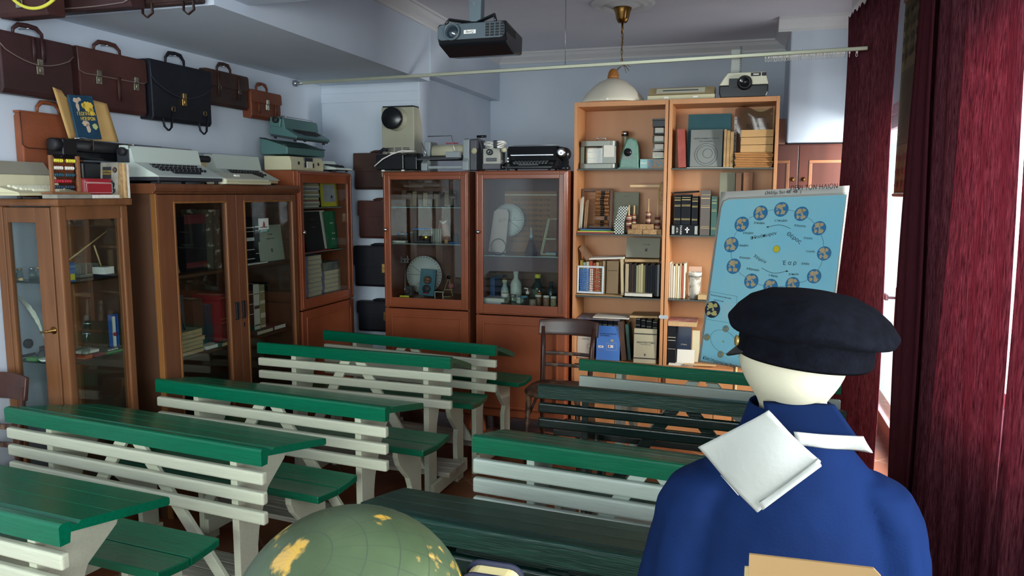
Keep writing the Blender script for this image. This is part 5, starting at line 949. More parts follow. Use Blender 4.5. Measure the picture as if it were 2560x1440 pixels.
lbook('book', 'crumpled shiny dark volume at the right behind the left door, upper shelf', 531, 552, 524, T1, X1 + .01, mat('crumpled_foil', '#4a4238', .2, c2='#b9b2a0', vs=26, lo=.55, hi=.7, bump=.8, bs=30), wd=.2)
lbook('book', 'mottled worn book leaning left behind the left door, upper shelf', 434, 447, 582, T1, X1 + .02, mat('mottled_gold', '#6b5636', .3, c2='#c3b083', vs=30, lo=.45, hi=.7), wd=.12, ry=-.25)
lbook('book', 'dark gilt small volume behind the mottled worn book', 428, 441, 545, T1, X1 - .06, mat('brown_leather_cover', '#3f3129', .4), bands=(gold, ((.5, .003), (.6, .003), (.8, .003))), wd=.12)
lbook('book', 'dark volume with silver letters behind the right door, upper shelf', 613, 637, 545, T1, X1, blkc, wd=.18, bands=(plastic_w, ((.78, .006), (.7, .003), (.5, .02), (.3, .004), (.1, .004))))
lbook('book', 'second dark volume with silver letters, left of the eagle booklet', 638, 650, 543, T1, X1, blkc, wd=.18, bands=(plastic_w, ((.78, .006), (.7, .003), (.2, .004))))
lface('booklet', 'pale grey-green booklet with an eagle emblem behind the right door', 651, 711, 562, T1, X1 + .015, mat('pale_green_cover', '#aeb3a0', .7, c2='#a3a894', vs=3), .006, lean=.12, cat='booklet', titles=(('ΣΥΝΤΑΓΜΑ', .009, .5, .74, ink), ('ΕΛΛΗΝΙΚΗΣ ΓΛΩΣΣΗΣ', .0075, .5, .62, ink), ('❦', .03, .5, .3, ink)))
lflat('paper_sheet', 'folded papers lying in front of the dark volumes, upper shelf', 618, 668, T1, .008, X1 + .05, .03, page_w, cat='paper')
st_ = thing('window_sticker', 'square sticker with a red boat picture and green strip on the right glass door', 'sticker', (-2.7445, LQ(646, 560, -2.745).y, LQ(658, 581, -2.745).z), pi / 2); sw = LQ(671, 560, -2.745).y - LQ(646, 560, -2.745).y; sh_ = LQ(658, 546, -2.745).z - LQ(658, 581, -2.745).z
obj('white_card', MB().box(0, sw, -.0006, 0, 0, sh_), plastic_w, st_); obj('green_strip', MB().box(0, sw, -.001, -.0006, 0, sh_ * .2), mat('sticker_green', '#1f7a68', .5), st_); obj('red_shape', MB().prism([(sw * .38, sh_ * .38), (sw * .64, sh_ * .38), (sw * .64, sh_ * .62), (sw * .5, sh_ * .84), (sw * .42, sh_ * .6)], -.0011, -.0007, 'y'), redpr, st_); obj('grey_shape', MB().prism([(sw * .08, sh_ * .34), (sw * .92, sh_ * .34), (sw * .8, sh_ * .4), (sw * .2, sh_ * .4)], -.0011, -.0007, 'y'), ink, st_); text(st_, 'ΑΡΚΤΟΥΡΟΣ', sh_ * .14, (sw / 2, -.0012, sh_ * .1), FRONT, plastic_w, name='lettering')
# lower shelf, left door
lbook('book', 'brown thin-spined album in the middle of the lower walnut shelf', 474, 500, 748, T2, X1 - .04, mat('album_brown', '#4a3527', .5), wd=.16); lbook('book', 'blue grey volume left of the red encyclopedia', 508, 522, 762, T2, X1 - .03, mat('blue_grey_cover', '#303a46', .5), wd=.15); lbook('book', 'red encyclopedia volume with a gold frame on its spine, lower walnut shelf', 543, 562, 738, T2, X1 + .02, mat('encyclopedia_red', '#7d1f26', .4), wd=.19, bands=(gold, ((.93, .004), (.5, .004), (.42, .004), (.06, .004))))
bt_ = thing('ink_bottle', 'dark glass bottle with a metal band at the left of the lower walnut shelf', 'bottle', (X1 - .02, LQ(458, 800, X1).y, T2)); obj('bottle_glass', MB().lathe([(0, 0), (.026, 0), (.026, .13), (.012, .17), (.012, .2), (0, .2)], 18), mat('dark_bottle', '#16222a', .15), bt_); obj('metal_band', MB().lathe([(.0265, .03), (.0265, .045), (.026, .045), (.026, .03)], 18), chrome, bt_)
lbook('book', 'teal volume behind the dark glass bottle', 440, 452, 740, T2, X1 - .08, mat('teal_small', '#26424a', .5), wd=.1)
ws = ['lowest', 'second', 'third', 'fourth', 'fifth', 'topmost']
for i in range(6): lflat('old_book', ws[i] + ' worn book, counted from below, of the paper pile behind the left door', 434 + (i * 5) % 4, 496 + (i * 3) % 5, T2 + i * .0215, .0205, X1 + .045, .12, mat('worn_paper_cover', '#a89a7c', .8, c2='#7f7053', vs=15) if i % 2 else mat('worn_grey_cover', '#6d6f6a', .8, c2='#8d8b7e', vs=15), rz=.03 * ((i * 5) % 3 - 1), pages=page_y, grp='worn books in a pile')
lflat('booklet', 'small pale pad lying right of the worn pile', 506, 540, T2, .018, X1 + .045, .07, page_w, cat='booklet', pages=page_w); lflat('book', 'dark green book lying flat under the red encyclopedia', 543, 562, T2 + .0, .022, X1 + .07, .045, mat('dark_green_cover', '#214a42', .5), pages=page_y)
# lower shelf, right door
lbook('book', 'black volume with ribbed back behind the right door', 616, 628, 712, T2, X1, blkc, wd=.17, bands=(plastic_w, ((.8, .003), (.6, .003), (.4, .003)))); lbook('book', 'white-backed volume behind the right door', 629, 643, 712, T2, X1, bk('#cfcabb'), wd=.17, bands=(ink, ((.8, .004), (.5, .02), (.15, .008)))); lbook('book', 'olive and cream volume behind the right door', 644, 657, 713, T2, X1, bk('#8d8560'), wd=.17, bands=(ivorypr, ((.85, .006), (.6, .02), (.3, .03), (.1, .01)))); lbook('book', 'broad dark volume at the back behind the right door', 660, 684, 705, T2, X1 - .12, blkc, wd=.10)
lflat('book', 'dull red book lying flat in front behind the right door', 634, 676, T2, .024, X1 + .05, .11, mat('dull_red_cover', '#5a2a2a', .6), pages=page); lflat('book', 'second dull red book lying flat at the right behind the right door', 678, 708, T2, .026, X1 + .045, .11, mat('brown_red_cover', '#61332c', .6), pages=page_w)
# ------------------------------------------------------------------ corner book cabinet
K1, K2, K0 = C3S[0] + .001, C3S[1] + .001, .949
for i in range(14): lflat('magazine', ('lowest', '2nd', '3rd', '4th', '5th', '6th', '7th', '8th', '9th', '10th', '11th', '12th', '13th', 'topmost')[i] + ' magazine from below in the tall pile of the corner cabinet', 766 + (i * 5) % 4, 800 + (i * 3) % 4, K1 + i * .0131, .0122, X1 + .02, .14, bk(['#c9c2ae', '#a8a294', '#d5cfc2', '#9a6f62', '#cfc4a2', '#8d8f8c', '#d8d4c8', '#b39a7a', '#c7c0ae', '#8f8ba0', '#d3cbb5', '#b8a58a', '#a5a9a4', '#d9d5ca'][i]), cat='magazine', grp='magazines piled in the corner cabinet')
lface('booklet', 'yellow school book with a white picture panel in the corner cabinet', 809, 848, 455, K1, X1 + .01, mat('lemon_cover', '#c4b83a', .5), .012, pages=page_w, titles=(), cat='book', deco=((lambda w, h: MB().box(.12 * w, .84 * w, -.001, -.0003, .2 * h, .94 * h), mat('grey_picture', '#a9a9ae', .5, c2='#8f8fa2', vs=14)), (lambda w, h: MB().lathe([(0, 0), (.011, 0)], 14, (.62 * w, -.0016, .42 * h), 'y'), mat('blue_dot', '#3c5a8c', .5))))
lface('booklet', 'grey booklets standing behind the yellow school book', 826, 862, 456, K1, X1 - .05, bk('#9a9c98'), .02)
lface('book', 'black exercise book with faint letters in the corner cabinet', 769, 812, 528, K2, X1 + .02, mat('black_notebook', '#23262b', .5), .012, titles=(('ΤΕΤΡΑΔΙΟΝ', .0095, .5, .6, gm), ('ΜΑΘΗΜΑΤΙΚΑ', .007, .5, .8, gm)), lean=.14); lface('booklet', 'white curled booklet just behind the black exercise book', 776, 824, 526, K2, X1 - .02, page_w, .01, lean=.14, cat='booklet')
lface('booklet', 'green arithmetic booklet with white drawings in the corner cabinet', 822, 858, 527, K2, X1 + .0, mat('leaf_green_cover', '#1f6a48', .5), .01, lean=.1, cat='booklet', titles=(('Αριθμητική', .0095, .5, .68, whitelet), ('25  36', .016, .6, .4, whitelet), ('49  81', .016, .55, .25, whitelet)))
lflat('folder', 'red folder lying in front of the black exercise book', 768, 830, K2, .006, X1 + .055, .03, red_p, cat='folder')
for i in range(9): lflat('book', ord_[i] + ' thick white book from below in the left pile of the corner cabinet', 767 + (i * 3) % 2, 802 + (i * 5) % 3, K0 + i * .031, .0305, X1 + .03, .15, mat('violet_white_cover', '#9a93a8', .6), pages=page, grp='thick white books in the corner cabinet')
for i in range(5): lflat('book', ord_[i] + ' thick white book from below in the right pile of the corner cabinet', 808 + (i * 3) % 2, 866 + (i * 5) % 3, K0 + i * .031, .0305, X1 + .01, .15, mat('violet_white_cover', '#9a93a8', .6), pages=page, grp='thick white books in the corner cabinet')
lflat('atlas_box', 'grey printed box lying on the right pile of white books', 806, 866, K0 + 5 * .031 + .001, .055, X1, .15, mat('grey_printed_box', '#8d8b76', .7, c2='#5f6068', vs=12), cat='box')
# ------------------------------------------------------------------ left glazed cabinet
LEFT0 = set(o.name for o in SC.objects)
GU, GL_ = LS[0] + .001, LS[1] + .001
def GQ(px, py, y=2.62): return at(px, py, 1, y)
feather = mat('white_feather', '#dcdcd0', .7, c2='#c9c9bc', vs=30, st=(1, 1, 4)); clear_g = glassmat('clear_glass', '#dfe9e6', 1.5, .01)
t = thing('quill_stand', 'white feather quill in a dark inkwell inside the left glazed cabinet', 'quill', (GQ(108, 880).x, 2.62, GL_)); P0 = GQ(112, 852); P1 = GQ(42, 742); o0 = Vector(t.location)
obj('inkwell', MB().lathe([(0, 0), (.03, 0), (.032, .02), (.018, .035), (.012, .045), (0, .045)], 18), blk, t)
a, b = P0 - o0, P1 - o0
def quill(u, v):
    c = a.lerp(b, u) + Vector((.02 * sin(pi * u), 0, .012 * sin(pi * u))); w = .014 * max(sin(pi * min(max((u - .1) / .9, 0), 1)) ** .6, .03) * (1 + .12 * sin(40 * u)); d = (b - a).normalized(); n = Vector((d.z, 0, -d.x)); s = (v - .5) * 2
    return tuple(c + n * (w * s) + Vector((0, -.004 * abs(s), 0)))
obj('feather', MB().sheet(quill, 40, 4, .0007), feather, t); obj('shaft', MB().tube([tuple(a.lerp(b, i / 8) + Vector((.02 * sin(pi * i / 8), -.001, .012 * sin(pi * i / 8)))) for i in range(9)], .0012, 6), ivorypr, t)
t = thing('sewing_machine_head', 'old black and gold small machine on the lower glass shelf, left of the quill', 'machine', (GQ(8, 880).x, 2.60, GL_)); obj('machine_base', MB().box(0, .12, 0, .08, 0, .012), blk, t, .003); obj('machine_arm', MB().tube([(.0, .04, .012), (.005, .04, .04), (.05, .04, .05), (.11, .04, .058)], .011, 10), blk, t); obj('hand_wheel', MB().lathe([(.0, 0), (.022, 0), (.022, .012), (0, .012)], 20, (.118, .04, .06), 'x'), blk, t); obj('gold_band', MB().tube([(.0, .027, .045), (.1, .027, .062)], .002, 5), gold, t)
tag(obj('tin_box', MB().box(0, .06, 0, .04, 0, .018), mat('green_tin', '#3f7a3a', .4), None, .003, loc=(GQ(62, 890, 2.56).x, 2.56, GL_)), 'green flat tin on the lower glass shelf of the left cabinet', 'tin'); tag(obj('rusty_block', MB().box(0, .03, 0, .03, 0, .035), mat('rust', '#5d4233', .8, c2='#453024', vs=30), None, .003, loc=(GQ(76, 865, 2.66).x, 2.70, GL_)), 'small rusty block behind the green flat tin', 'block')
tag(obj('white_dish', MB().lathe([(0, 0), (.02, 0), (.032, .012), (.03, .013), (.018, .003), (0, .003)], 22), plastic_w, None, 0, loc=(GQ(110, 893, 2.58).x + .005, 2.585, GL_)), 'small white dish at the corner of the lower glass shelf', 'dish')
t = thing('wooden_house', 'little brown wooden house on the upper glass shelf of the left cabinet', 'model house', (GQ(18, 690, 2.7).x, 2.70, GU)); obj('house_walls', MB().box(0, .055, 0, .05, 0, .04), wood_p, t); obj('house_roof', MB().prism([(-.006, .04), (.0275, .07), (.061, .04)], -.004, .054, 'y'), mat('brown_roof', '#57422c', .7), t)
for i, (px, r, h, m_, lb) in enumerate(((4, .016, .05, gold, 'small brass pot at the left end of the upper glass shelf'), (32, .013, .04, clear_g, 'small glass jar in front of the little wooden house'), (48, .014, .045, clear_g, 'glass jar between the little house and the corner post'), (80, .015, .05, clear_g, 'glass jar standing left of the tallest jar on the upper glass shelf'), (98, .014, .055, clear_g, 'tall glass jar nearest the corner post on the upper glass shelf'))):
    t = thing('glass_jar' if i else 'brass_pot', lb, 'jar', (GQ(px, 690, 2.6).x, 2.60, GU)); obj('jar_body', MB().lathe([(0, 0), (r, 0), (r, h * .75), (r * .7, h * .85), (r * .75, h), (0, h)], 16), m_, t); obj('jar_lid', MB().cyl(r * .8, h + .0005, h + .008, n=16), gold if i % 2 == 0 else steel, t)
tag(obj('bone_shape', MB().tube([(0, 0, .008), (.03, 0, .009)], .007, 10), mat('bone', '#b89a6a', .6), None, 0, loc=(GQ(44, 697, 2.575).x, 2.572, GU)), 'small tan cylinder lying in front on the upper glass shelf', 'small piece')
# right pane of the left cabinet
def RQ(px, py, x=-2.80): return at(px, py, 0, x)
zr_u = GU; bx = thing('chalk_box', 'blue and yellow packet seen at the left of the front glass of the left cabinet', 'packet', (-2.775, RQ(172, 680, -2.775).y, GU), pi / 2); obj('packet_body', MB().box(0, .035, 0, .025, 0, .085), mat('packet_blue', '#2d6fae', .5), bx, .001); obj('yellow_panel', MB().box(.004, .031, -.0008, 0, .008, .035), beadm['yellow'], bx); text(bx, 'OTTO', .011, (.0175, -.001, .066), FRONT, plastic_w)
t = thing('pencil_box', 'white and navy cardboard box on the upper shelf behind the front glass', 'box', (-2.795, RQ(262, 670, -2.795).y, GU), pi / 2); obj('box_body', MB().box(0, .06, 0, .07, .012, .045), plastic_w, t, .001); obj('navy_band', MB().box(-.0006, .0606, -.0008, .07, 0, .012), navy, t)
for i, (p0, p1, lb) in enumerate((((229, 610), (268, 580), 'long wooden pencil leaning right in the left glazed cabinet'), ((246, 668), (228, 615), 'short wooden pencil leaning left in the left glazed cabinet'))):
    a, b = RQ(p0[0], p0[1], -2.84), RQ(p1[0], p1[1], -2.84); d = b - a
    if i == 0: a = a - d * 1.5
    a.x += .02 * i; b.x += .02 * i
    tag(obj('pencil', MB().tube([(0, 0, 0), tuple(b - a)], .004, 6), dowel, None, 0, loc=a), lb, 'pencil')
t = thing('desk_organizer', 'grey slotted rack on the upper shelf behind the two pencils', 'rack', (-2.86, RQ(200, 670, -2.86).y, GU), pi / 2); obj('rack_base', MB().box(0, .13, 0, .1, 0, .016), gm, t, .002)
for i in range(4): obj('rack_divider', MB().box(.01 + i * .034, .018 + i * .034, .01, .09, .016, .06), gm, t, .001)
t = thing('glass_tube_holder', 'leaning clear tube with rings on the lower shelf behind the front glass', 'glass tube', (-2.80, RQ(212, 860, -2.80).y, GL_ + .004), pi / 2, None, 0, .16); obj('tube', MB().cyl(.017, 0, .19, n=18), clear_g, t); obj('metal_ring', MB().cyl(.018, .15, .158, n=18).cyl(.018, .105, .112, n=18), steel, t)
t = thing('ruler_box', 'open blue box with a white ruler and red ribbon, upright behind the front glass', 'box', (-2.80, RQ(283, 860, -2.80).y, GL_), pi / 2); obj('blue_box', MB().box(0, .046, .012, .018, 0, .175).box(0, .005, 0, .012, 0, .175).box(.041, .046, 0, .012, 0, .175).box(.005, .041, 0, .012, .17, .175), mat('box_blue', '#264f9c', .5), t, .001); obj('white_ruler', MB().box(.014, .03, .004, .011, .004, .165), plastic_w, t); obj('ribbon', MB().ball(.009, (.02, .0, .08), 10, 6), red_p, t)
zz = GL_
for i, (p0, p1, th, m_, x, lb) in enumerate(((192, 214, .016, mat('orange_box', '#b8532c', .5), -2.78, 'orange card box lowest at the front of the lower shelf'), (196, 232, .012, page_w, -2.80, 'white card box behind the orange one'), (222, 250, .012, mat('crimson_box', '#7d1f33', .5), -2.775, 'crimson box with a pink label at the front of the lower shelf'))): lflat('card_box', lb, p0, p1, GL_ + (0 if i != 1 else .0165), th, x, .06, m_, cat='box')
t = thing('pen_box', 'flat black and green pen box with white lettering on the lower shelf', 'box', (-2.776, RQ(262, 880, -2.772).y, GL_), pi / 2); w = min(RQ(310, 880, -2.772).y, 2.888) - RQ(262, 880, -2.772).y; obj('box_body', MB().box(0, w, 0, .05, .008, .022), blk, t); obj('green_edge', MB().box(0, w, -.0006, .05, 0, .008), mat('pen_green', '#2f8a3f', .5), t); text(t, '✱GLOBE STAR', .0095, (w / 2, -.0008, .0155), FRONT, plastic_w)
LEFT |= set(o.name for o in SC.objects) - LEFT0
for o in SC.objects:      # the whole left cabinet stands a little nearer the wall
    if o.name in LEFT and o.parent is None: o.location += Vector((-.05, .046, 0))
# ------------------------------------------------------------------ left brown cabinet of instruments
VB = .912
def VQ(px, py, y): return at(px, py, 1, y)
v1a, v1b = V1S[0] + .001, V1S[1] + .001
for i in range(9): up('book', ord_[i] + ' brown old book from the left on the top shelf of the instrument cabinet', 1004 + i * 13.3, 1015 + i * 13.3, 476 + (i * 7) % 11, v1a + .003, .06, bk(['#5a4034', '#6b5547', '#7d6a55', '#4a3a34', '#8a7762', '#564a48', '#6f5b4a', '#3f3a3e', '#7a6e62'][i]), wd=.14, ry=.03, group='brown books on the top glass shelf')
def dial(label, cx, cy, r_px, y, zb, tilt):
    c = VQ(cx, cy, y); e = VQ(cx + r_px, cy, y); r = e.x - c.x
    t = thing('demonstration_protractor', label, 'protractor', (c.x, y, max(c.z, zb + r + .003)), 0, None, -tilt)
    obj('disc', MB().lathe([(0, 0), (r, 0), (r, .005), (0, .005)], 56, ax='y'), mat('dial_white', '#cfd1cf', .5), t)
    m = MB()
    for k in range(36):
        a = 2 * pi * k / 36; m.add([((r * q) * cos(a + s), -.0008, (r * q) * sin(a + s)) for q, s in ((.9, -.02), (.96, -.02), (.96, .02), (.9, .02))], [(0, 1, 2, 3)])
    obj('graduation', m, ink, t); obj('crossline', MB().box(-r * .85, r * .85, -.001, -.0003, -.0012, .0012).at((0, 0, 0), (0, .6, 0)).box(-r * .85, r * .85, -.001, -.0003, -.0012, .0012), ink, t); text(t, 'sin', r * .16, (r * .4, -.001, r * .12), FRONT, ink); text(t, 'ημίτονο', r * .14, (-r * .2, -.001, -r * .35), (pi / 2, -.7, 0), ink); return t
dial('big white graduated disc at the bottom of the instrument cabinet', 1060, 690, 44, 5.2, VB, .04)
t = thing('motor_model', 'blue-green board with an open coil motor, bottom of the instrument cabinet', 'instrument', (VQ(1046, 735, 5.06).x, 5.06, VB + .012), 0, None, -.12, .06); obj('board', MB().box(0, .118, 0, .02, 0, .19), mat('petrol_blue', '#2f6478', .45), t, .003); obj('coil_window', MB().prism(rrect(.03, .09, .085, .145, .025), -.001, .0005, 'y'), blk, t); obj('coil', MB().cyl(.008, .04, .08, (0, -.006, .1), 'x').cyl(.008, .04, .08, (0, -.006, .12), 'x'), mat('coil_copper', '#a85f3c', .4, .6), t); obj('wheel', MB().lathe([(0, -.012), (.03, -.012), (.03, 0), (0, 0)], 22, (.06, 0, .05), 'y'), darkgrey, t); obj('red_rod', MB().cyl(.005, .04, .08, (0, -.014, .02), 'x'), red_p, t)
t = thing('letter_scale', 'slim steel beam balance on a tall post, left in the instrument cabinet', 'balance', (VQ(1013, 735, 5.08).x, 5.08, VB)); obj('post', MB().lathe([(0, 0), (.012, 0), (.008, .06), (.004, .065), (.0035, .25), (0, .25)], 12), steel, t); obj('beam', MB().box(-.035, .035, -.003, .003, .262, .27).box(-.03, -.024, -.003, .003, .24, .285).box(.02, .026, -.003, .003, .245, .29).box(-.04, .03, -.003, .003, .24, .245).box(-.004, .004, -.003, .003, .24, .27), steel, t)
t = thing('pulley_stand', 'small metal stand with a pink ball, bottom right of the instrument cabinet', 'instrument', (VQ(1122, 735, 5.12).x, 5.12, VB)); obj('stand', MB().tube([(-.05, 0, .004), (0, 0, .14), (.03, 0, .004)], .004, 6).tube([(-.035, 0, .05), (.03, 0, .05)], .004, 6).tube([(-.05, 0, .004), (-.02, -.05, .004), (.03, 0, .004)], .004, 6), mat('stand_tan', '#a08c6c', .5), t); obj('ball', MB().ball(.022, (.008, .03, .075)), mat('pink_ball', '#b05a6a', .5), t); obj('pulley', MB().lathe([(0, -.004), (.014, -.004), (.014, .004), (0, .004)], 14, (0, 0, .14), 'y'), blk, t)
t = thing('coil_model', 'small brown coil block with wires beside the blue-green board', 'instrument', (VQ(1022, 738, 5.06).x, 5.06, VB)); obj('block', MB().box(-.03, .02, 0, .05, .0, .07), darkgrey, t, .003); obj('coil', MB().tube([(-.01 + .02 * cos(a * 1.0), -.004, .035 + .018 * sin(a)) for a in [i * .5 for i in range(26)]], .003, 5), mat('coil_copper', '#a85f3c', .4, .6), t)
tag(obj('yellow_bar', MB().box(0, .07, 0, .018, 0, .014), beadm['yellow'], None, .002, loc=(VQ(1002, 740, 5.0).x, 4.98, VB)), 'yellow bar lying at the front of the instrument cabinet', 'bar'); tag(obj('wire_frame', MB().tube([(0, 0, .002), (0, 0, .05), (.06, 0, .05), (.06, 0, .002)], .003, 6), plastic_w, None, 0, loc=(VQ(1088, 742, 4.99).x, 4.985, VB)), 'little white wire frame at the front of the instrument cabinet', 'frame')
for i, (px, y, r, h, lb) in enumerate(((995, 5.1, .012, .05, 'blue-capped vial at the left of the middle glass shelf'), (1005, 5.06, .016, .055, 'squat glass jar beside the blue-capped vial'), (1016, 5.12, .014, .05, 'glass jar just left of the long glass tray'), (1028, 5.12, .012, .06, 'taller glass jar behind the white-edged tray'))):
    t = thing('glass_jar', lb, 'jar', (VQ(px, 600, y).x, y, v1b)); obj('jar_body', MB().lathe([(0, 0), (r, 0), (r, h * .8), (r * .8, h), (0, h)], 14), clear_g, t); obj('jar_lid', MB().cyl(r * .85, h + .0005, h + .01, n=14), [beadm['blue'], steel, beadm['blue'], steel][i], t)
tag(obj('white_tray', MB().box(0, .1, 0, .05, 0, .014), page_w, None, .002, loc=(VQ(982, 600, 5.0).x, 4.99, v1b)), 'white card tray of pebbles at the left of the middle glass shelf', 'tray')
t = thing('glass_tray', 'clear glass trough with a blue lid edge on the middle glass shelf', 'tray', (VQ(1022, 600, 5.14).x + .03, 5.16, v1b)); obj('trough', MB().box(0, .1, 0, .003, 0, .085).box(0, .1, .07, .073, 0, .085).box(0, .003, .003, .07, 0, .085).box(.097, .1, .003, .07, 0, .085), clear_g, t); obj('lid', MB().box(-.004, .104, -.003, .076, .086, .095), beadm['blue'], t)
t = thing('brass_compass', 'round brass compass on a black stand in the middle of the instrument cabinet', 'compass', (VQ(1063, 600, 5.05).x, 5.05, v1b)); obj('stand', MB().lathe([(0, 0), (.045, 0), (.045, .006), (.02, .012), (0, .012)], 22), blk, t); obj('dial', MB().lathe([(0, -.008), (.026, -.008), (.026, .008), (0, .008)], 26, (0, 0, .038), 'y'), mat('bright_brass', '#c9b45a', .25, 1.), t); obj('screw', MB().ball(.005, (-.02, 0, .068)).ball(.005, (.014, 0, .068)), chrome, t)
t = thing('striped_card', 'black and white striped card behind the brass compass', 'card', (VQ(1072, 600, 5.15).x + .02, 5.15, v1b)); obj('card', MB().box(0, .075, 0, .003, 0, .095), page_w, t)
sm_ = MB()
for i in range(5): sm_.box(.004 + i * .0145, .011 + i * .0145, -.0008, -.0002, 0, .095)
obj('stripes', sm_, ink, t)
t = thing('small_clock', 'black rounded instrument on a blue foot at the right of the middle glass shelf', 'instrument', (VQ(1136, 600, 5.06).x, 5.06, v1b)); obj('case', MB().prism([(-.02, .008), (-.02, .05), (-.01, .065), (.012, .065), (.02, .05), (.02, .008)], 0, .03, 'y'), blk, t, .003); obj('blue_foot', MB().box(-.035, .025, -.012, .035, 0, .007), beadm['blue'], t, .002)
tag(obj('cork_reel', MB().cyl(.013, 0, .03), kf, None, 0, loc=(VQ(1116, 600, 5.02).x, 5.02, v1b)), 'small tan reel left of the black rounded instrument', 'reel')
for i, (px, rot, m_, lb) in enumerate(((1112, .05, mat('pale_pink_cloth', '#a97a72', .9), 'pink doll dress hanging in the instrument cabinet'),)):
    p = VQ(1108, 548, 5.2); t = thing('hanging_doll_dress', lb, 'doll dress', (p.x, 5.2, v1b + .0)); hh_ = p.z - v1b
    obj('dress', MB().sheet(lambda u, v: ((u - .5) * (.12 - .07 * v) , .012 * sin(14 * u) * (1 - v), .004 + v * (hh_ - .01)), 16, 10, .002), m_, t); obj('collar', MB().tube([(-.025, -.004, hh_ - .012), (0, -.006, hh_ - .03), (.025, -.004, hh_ - .012)], .006, 6), plastic_w, t); obj('hanger', MB().tube([(-.03, 0, hh_ - .01), (.03, 0, hh_ - .01)], .003, 6), wood_p, t)
# ------------------------------------------------------------------ right brown cabinet of bottles
v2 = V2S[0] + .001; WB = .896
t = thing('letter_chart', 'brown printed letter chart standing at the back of the bottle cabinet', 'chart', (VQ(1262, 630, 5.285).x, 5.285, v2)); w = VQ(1398, 630, 5.285).x - VQ(1262, 630, 5.285).x - .02; hh_ = VQ(1300, 478, 5.285).z - v2
obj('chart_sheet', MB().box(0, w, 0, .004, 0, hh_), mat('brown_chart', '#9c7250', .8, c2='#8a6243', vs=5), t); obj('chart_border', MB().box(0, w, -.001, -.0002, hh_ - .03, hh_ - .022), ivorypr, t)
for i in range(9): text(t, 'Αα Ββ Γγ Δδ Εε Ζζ Ηη Θθ Ιι Κκ Λλ Μμ', .0225, (w / 2, -.0012, hh_ - .06 - i * .037), FRONT, ink, name='chart_line', sx=.72)
dial('big white graduated disc leaning in the bottle cabinet', 1271, 550, 39, 5.2, v2, .04)
t = thing('reflection_stand_in', 'off-white added piece standing in for clothes mirrored in the bottle cabinet glass', 'reflection', (VQ(1222, 610, 5.13).x, 5.11, v2 + .012), 0, None, -.08, .06); hh_ = VQ(1240, 524, 5.13).z - v2; obj('stand_in_body', MB().prism([(0, 0), (.125, 0), (.13, hh_ * .9), (.115, hh_), (.05, hh_), (.02, hh_ * .93)], 0, .02, 'y'), mat('reflection_pinkish', '#c4b5b0', .7), t, .004); obj('print_line', MB().box(.06, .085, -.001, 0, hh_ * .76, hh_ * .765).box(.06, .085, -.001, 0, hh_ * .73, hh_ * .735).box(.06, .085, -.001, 0, hh_ * .7, hh_ * .705).box(.092, .115, -.001, 0, hh_ * .77, hh_ * .775).box(.092, .115, -.001, 0, hh_ * .74, hh_ * .745), ink, t)  # reflection of hung clothes in the pane, modelled as a solid pale piece
c_ = VQ(1245, 604, 5.03); tag(obj('metal_ring', MB().tube([(.052 * cos(a), 0, .0545 + .052 * sin(a)) for a in [2 * pi * i / 36 for i in range(36)]], .0035, 6, closed=True), mat('dark_ring', '#4a4642', .4, .6), None, 0, loc=(c_.x, 5.04, v2)), 'dark metal ring standing in front of the pale reflection stand-in', 'ring')
t = thing('glass_flask', 'conical glass flask with a tall neck on the bottle cabinet shelf', 'flask', (VQ(1328, 630, 5.12).x, 5.12, v2)); obj('flask_glass', MB().lathe([(0, 0), (.045, .002), (.045, .012), (.014, .1), (.0125, .13), (0, .13)], 24), glassmat('flask_glass', '#c3c8d6', 1.5), t); obj('neck', MB().lathe([(.013, .1), (.0135, .13), (.008, .135), (.0075, .185), (0, .185)], 16), mat('frosted', '#b6c2bd', .3), t)
t = thing('folding_frame', 'cream metal folding frame stand at the right of the bottle cabinet shelf', 'stand', (VQ(1352, 632, 5.08).x, 5.08, v2)); hh_ = VQ(1370, 548, 5.08).z - v2
obj('frame', MB().tube([(.0, 0, .006), (.045, .03, hh_), (.105, .03, hh_)], .0055, 6).tube([(.03, 0, hh_ * .45), (.105, 0, hh_ * .45)], .0055, 6).tube([(.0, 0, .006), (.105, 0, .006)], .006, 6).tube([(.008, .004, .006), (.053, .036, hh_)], .004, 6), mat('cream_metal', '#c3bf9e', .5), t); obj('blue_tray', MB().box(.03, .1, .012, .07, .003, .016), mat('pale_blue', '#5f93ad', .4), t)
def bottle(label, px, y, r, h, nr, m_, capm, zb=WB, cap_h=.02, name='bottle', band=None):
    t = thing(name, label, 'bottle' if 'jar' not in name else 'jar', (VQ(px, 740, y).x, y, zb))
    if nr: obj('bottle_body', MB().lathe([(0, 0), (r * .92, 0), (r, .006), (r, h * .62), (r * .8, h * .74), (nr, h * .85), (nr, h), (0, h)], 22), m_, t); obj('cap', MB().lathe([(0, h + .0005), (nr * 1.25, h + .0005), (nr * 1.2, h + cap_h), (0, h + cap_h)], 18), capm, t)
    else: obj('jar_body', MB().lathe([(0, 0), (r * .95, 0), (r, .004), (r, h * .88), (r * .9, h), (0, h)], 22), m_, t); obj('lid', MB().lathe([(0, h + .0005), (r * 1.02, h + .0005), (r * 1.02, h + cap_h), (0, h + cap_h)], 22), capm, t)
    if band: obj('label', MB().lathe([(r + .0008, h * .12), (r + .0008, h * .55)], 22), band, t)
    return t
pw = mat('milky_plastic', '#c5cdc6', .4); aq = mat('bluish_plastic', '#9fb3b5', .35); amber = mat('amber_liquid', '#a8662a', .2); darkb = mat('dark_green_bottle', '#1c2a28', .12); orange_j = mat('orange_liquid', '#b8742c', .2)
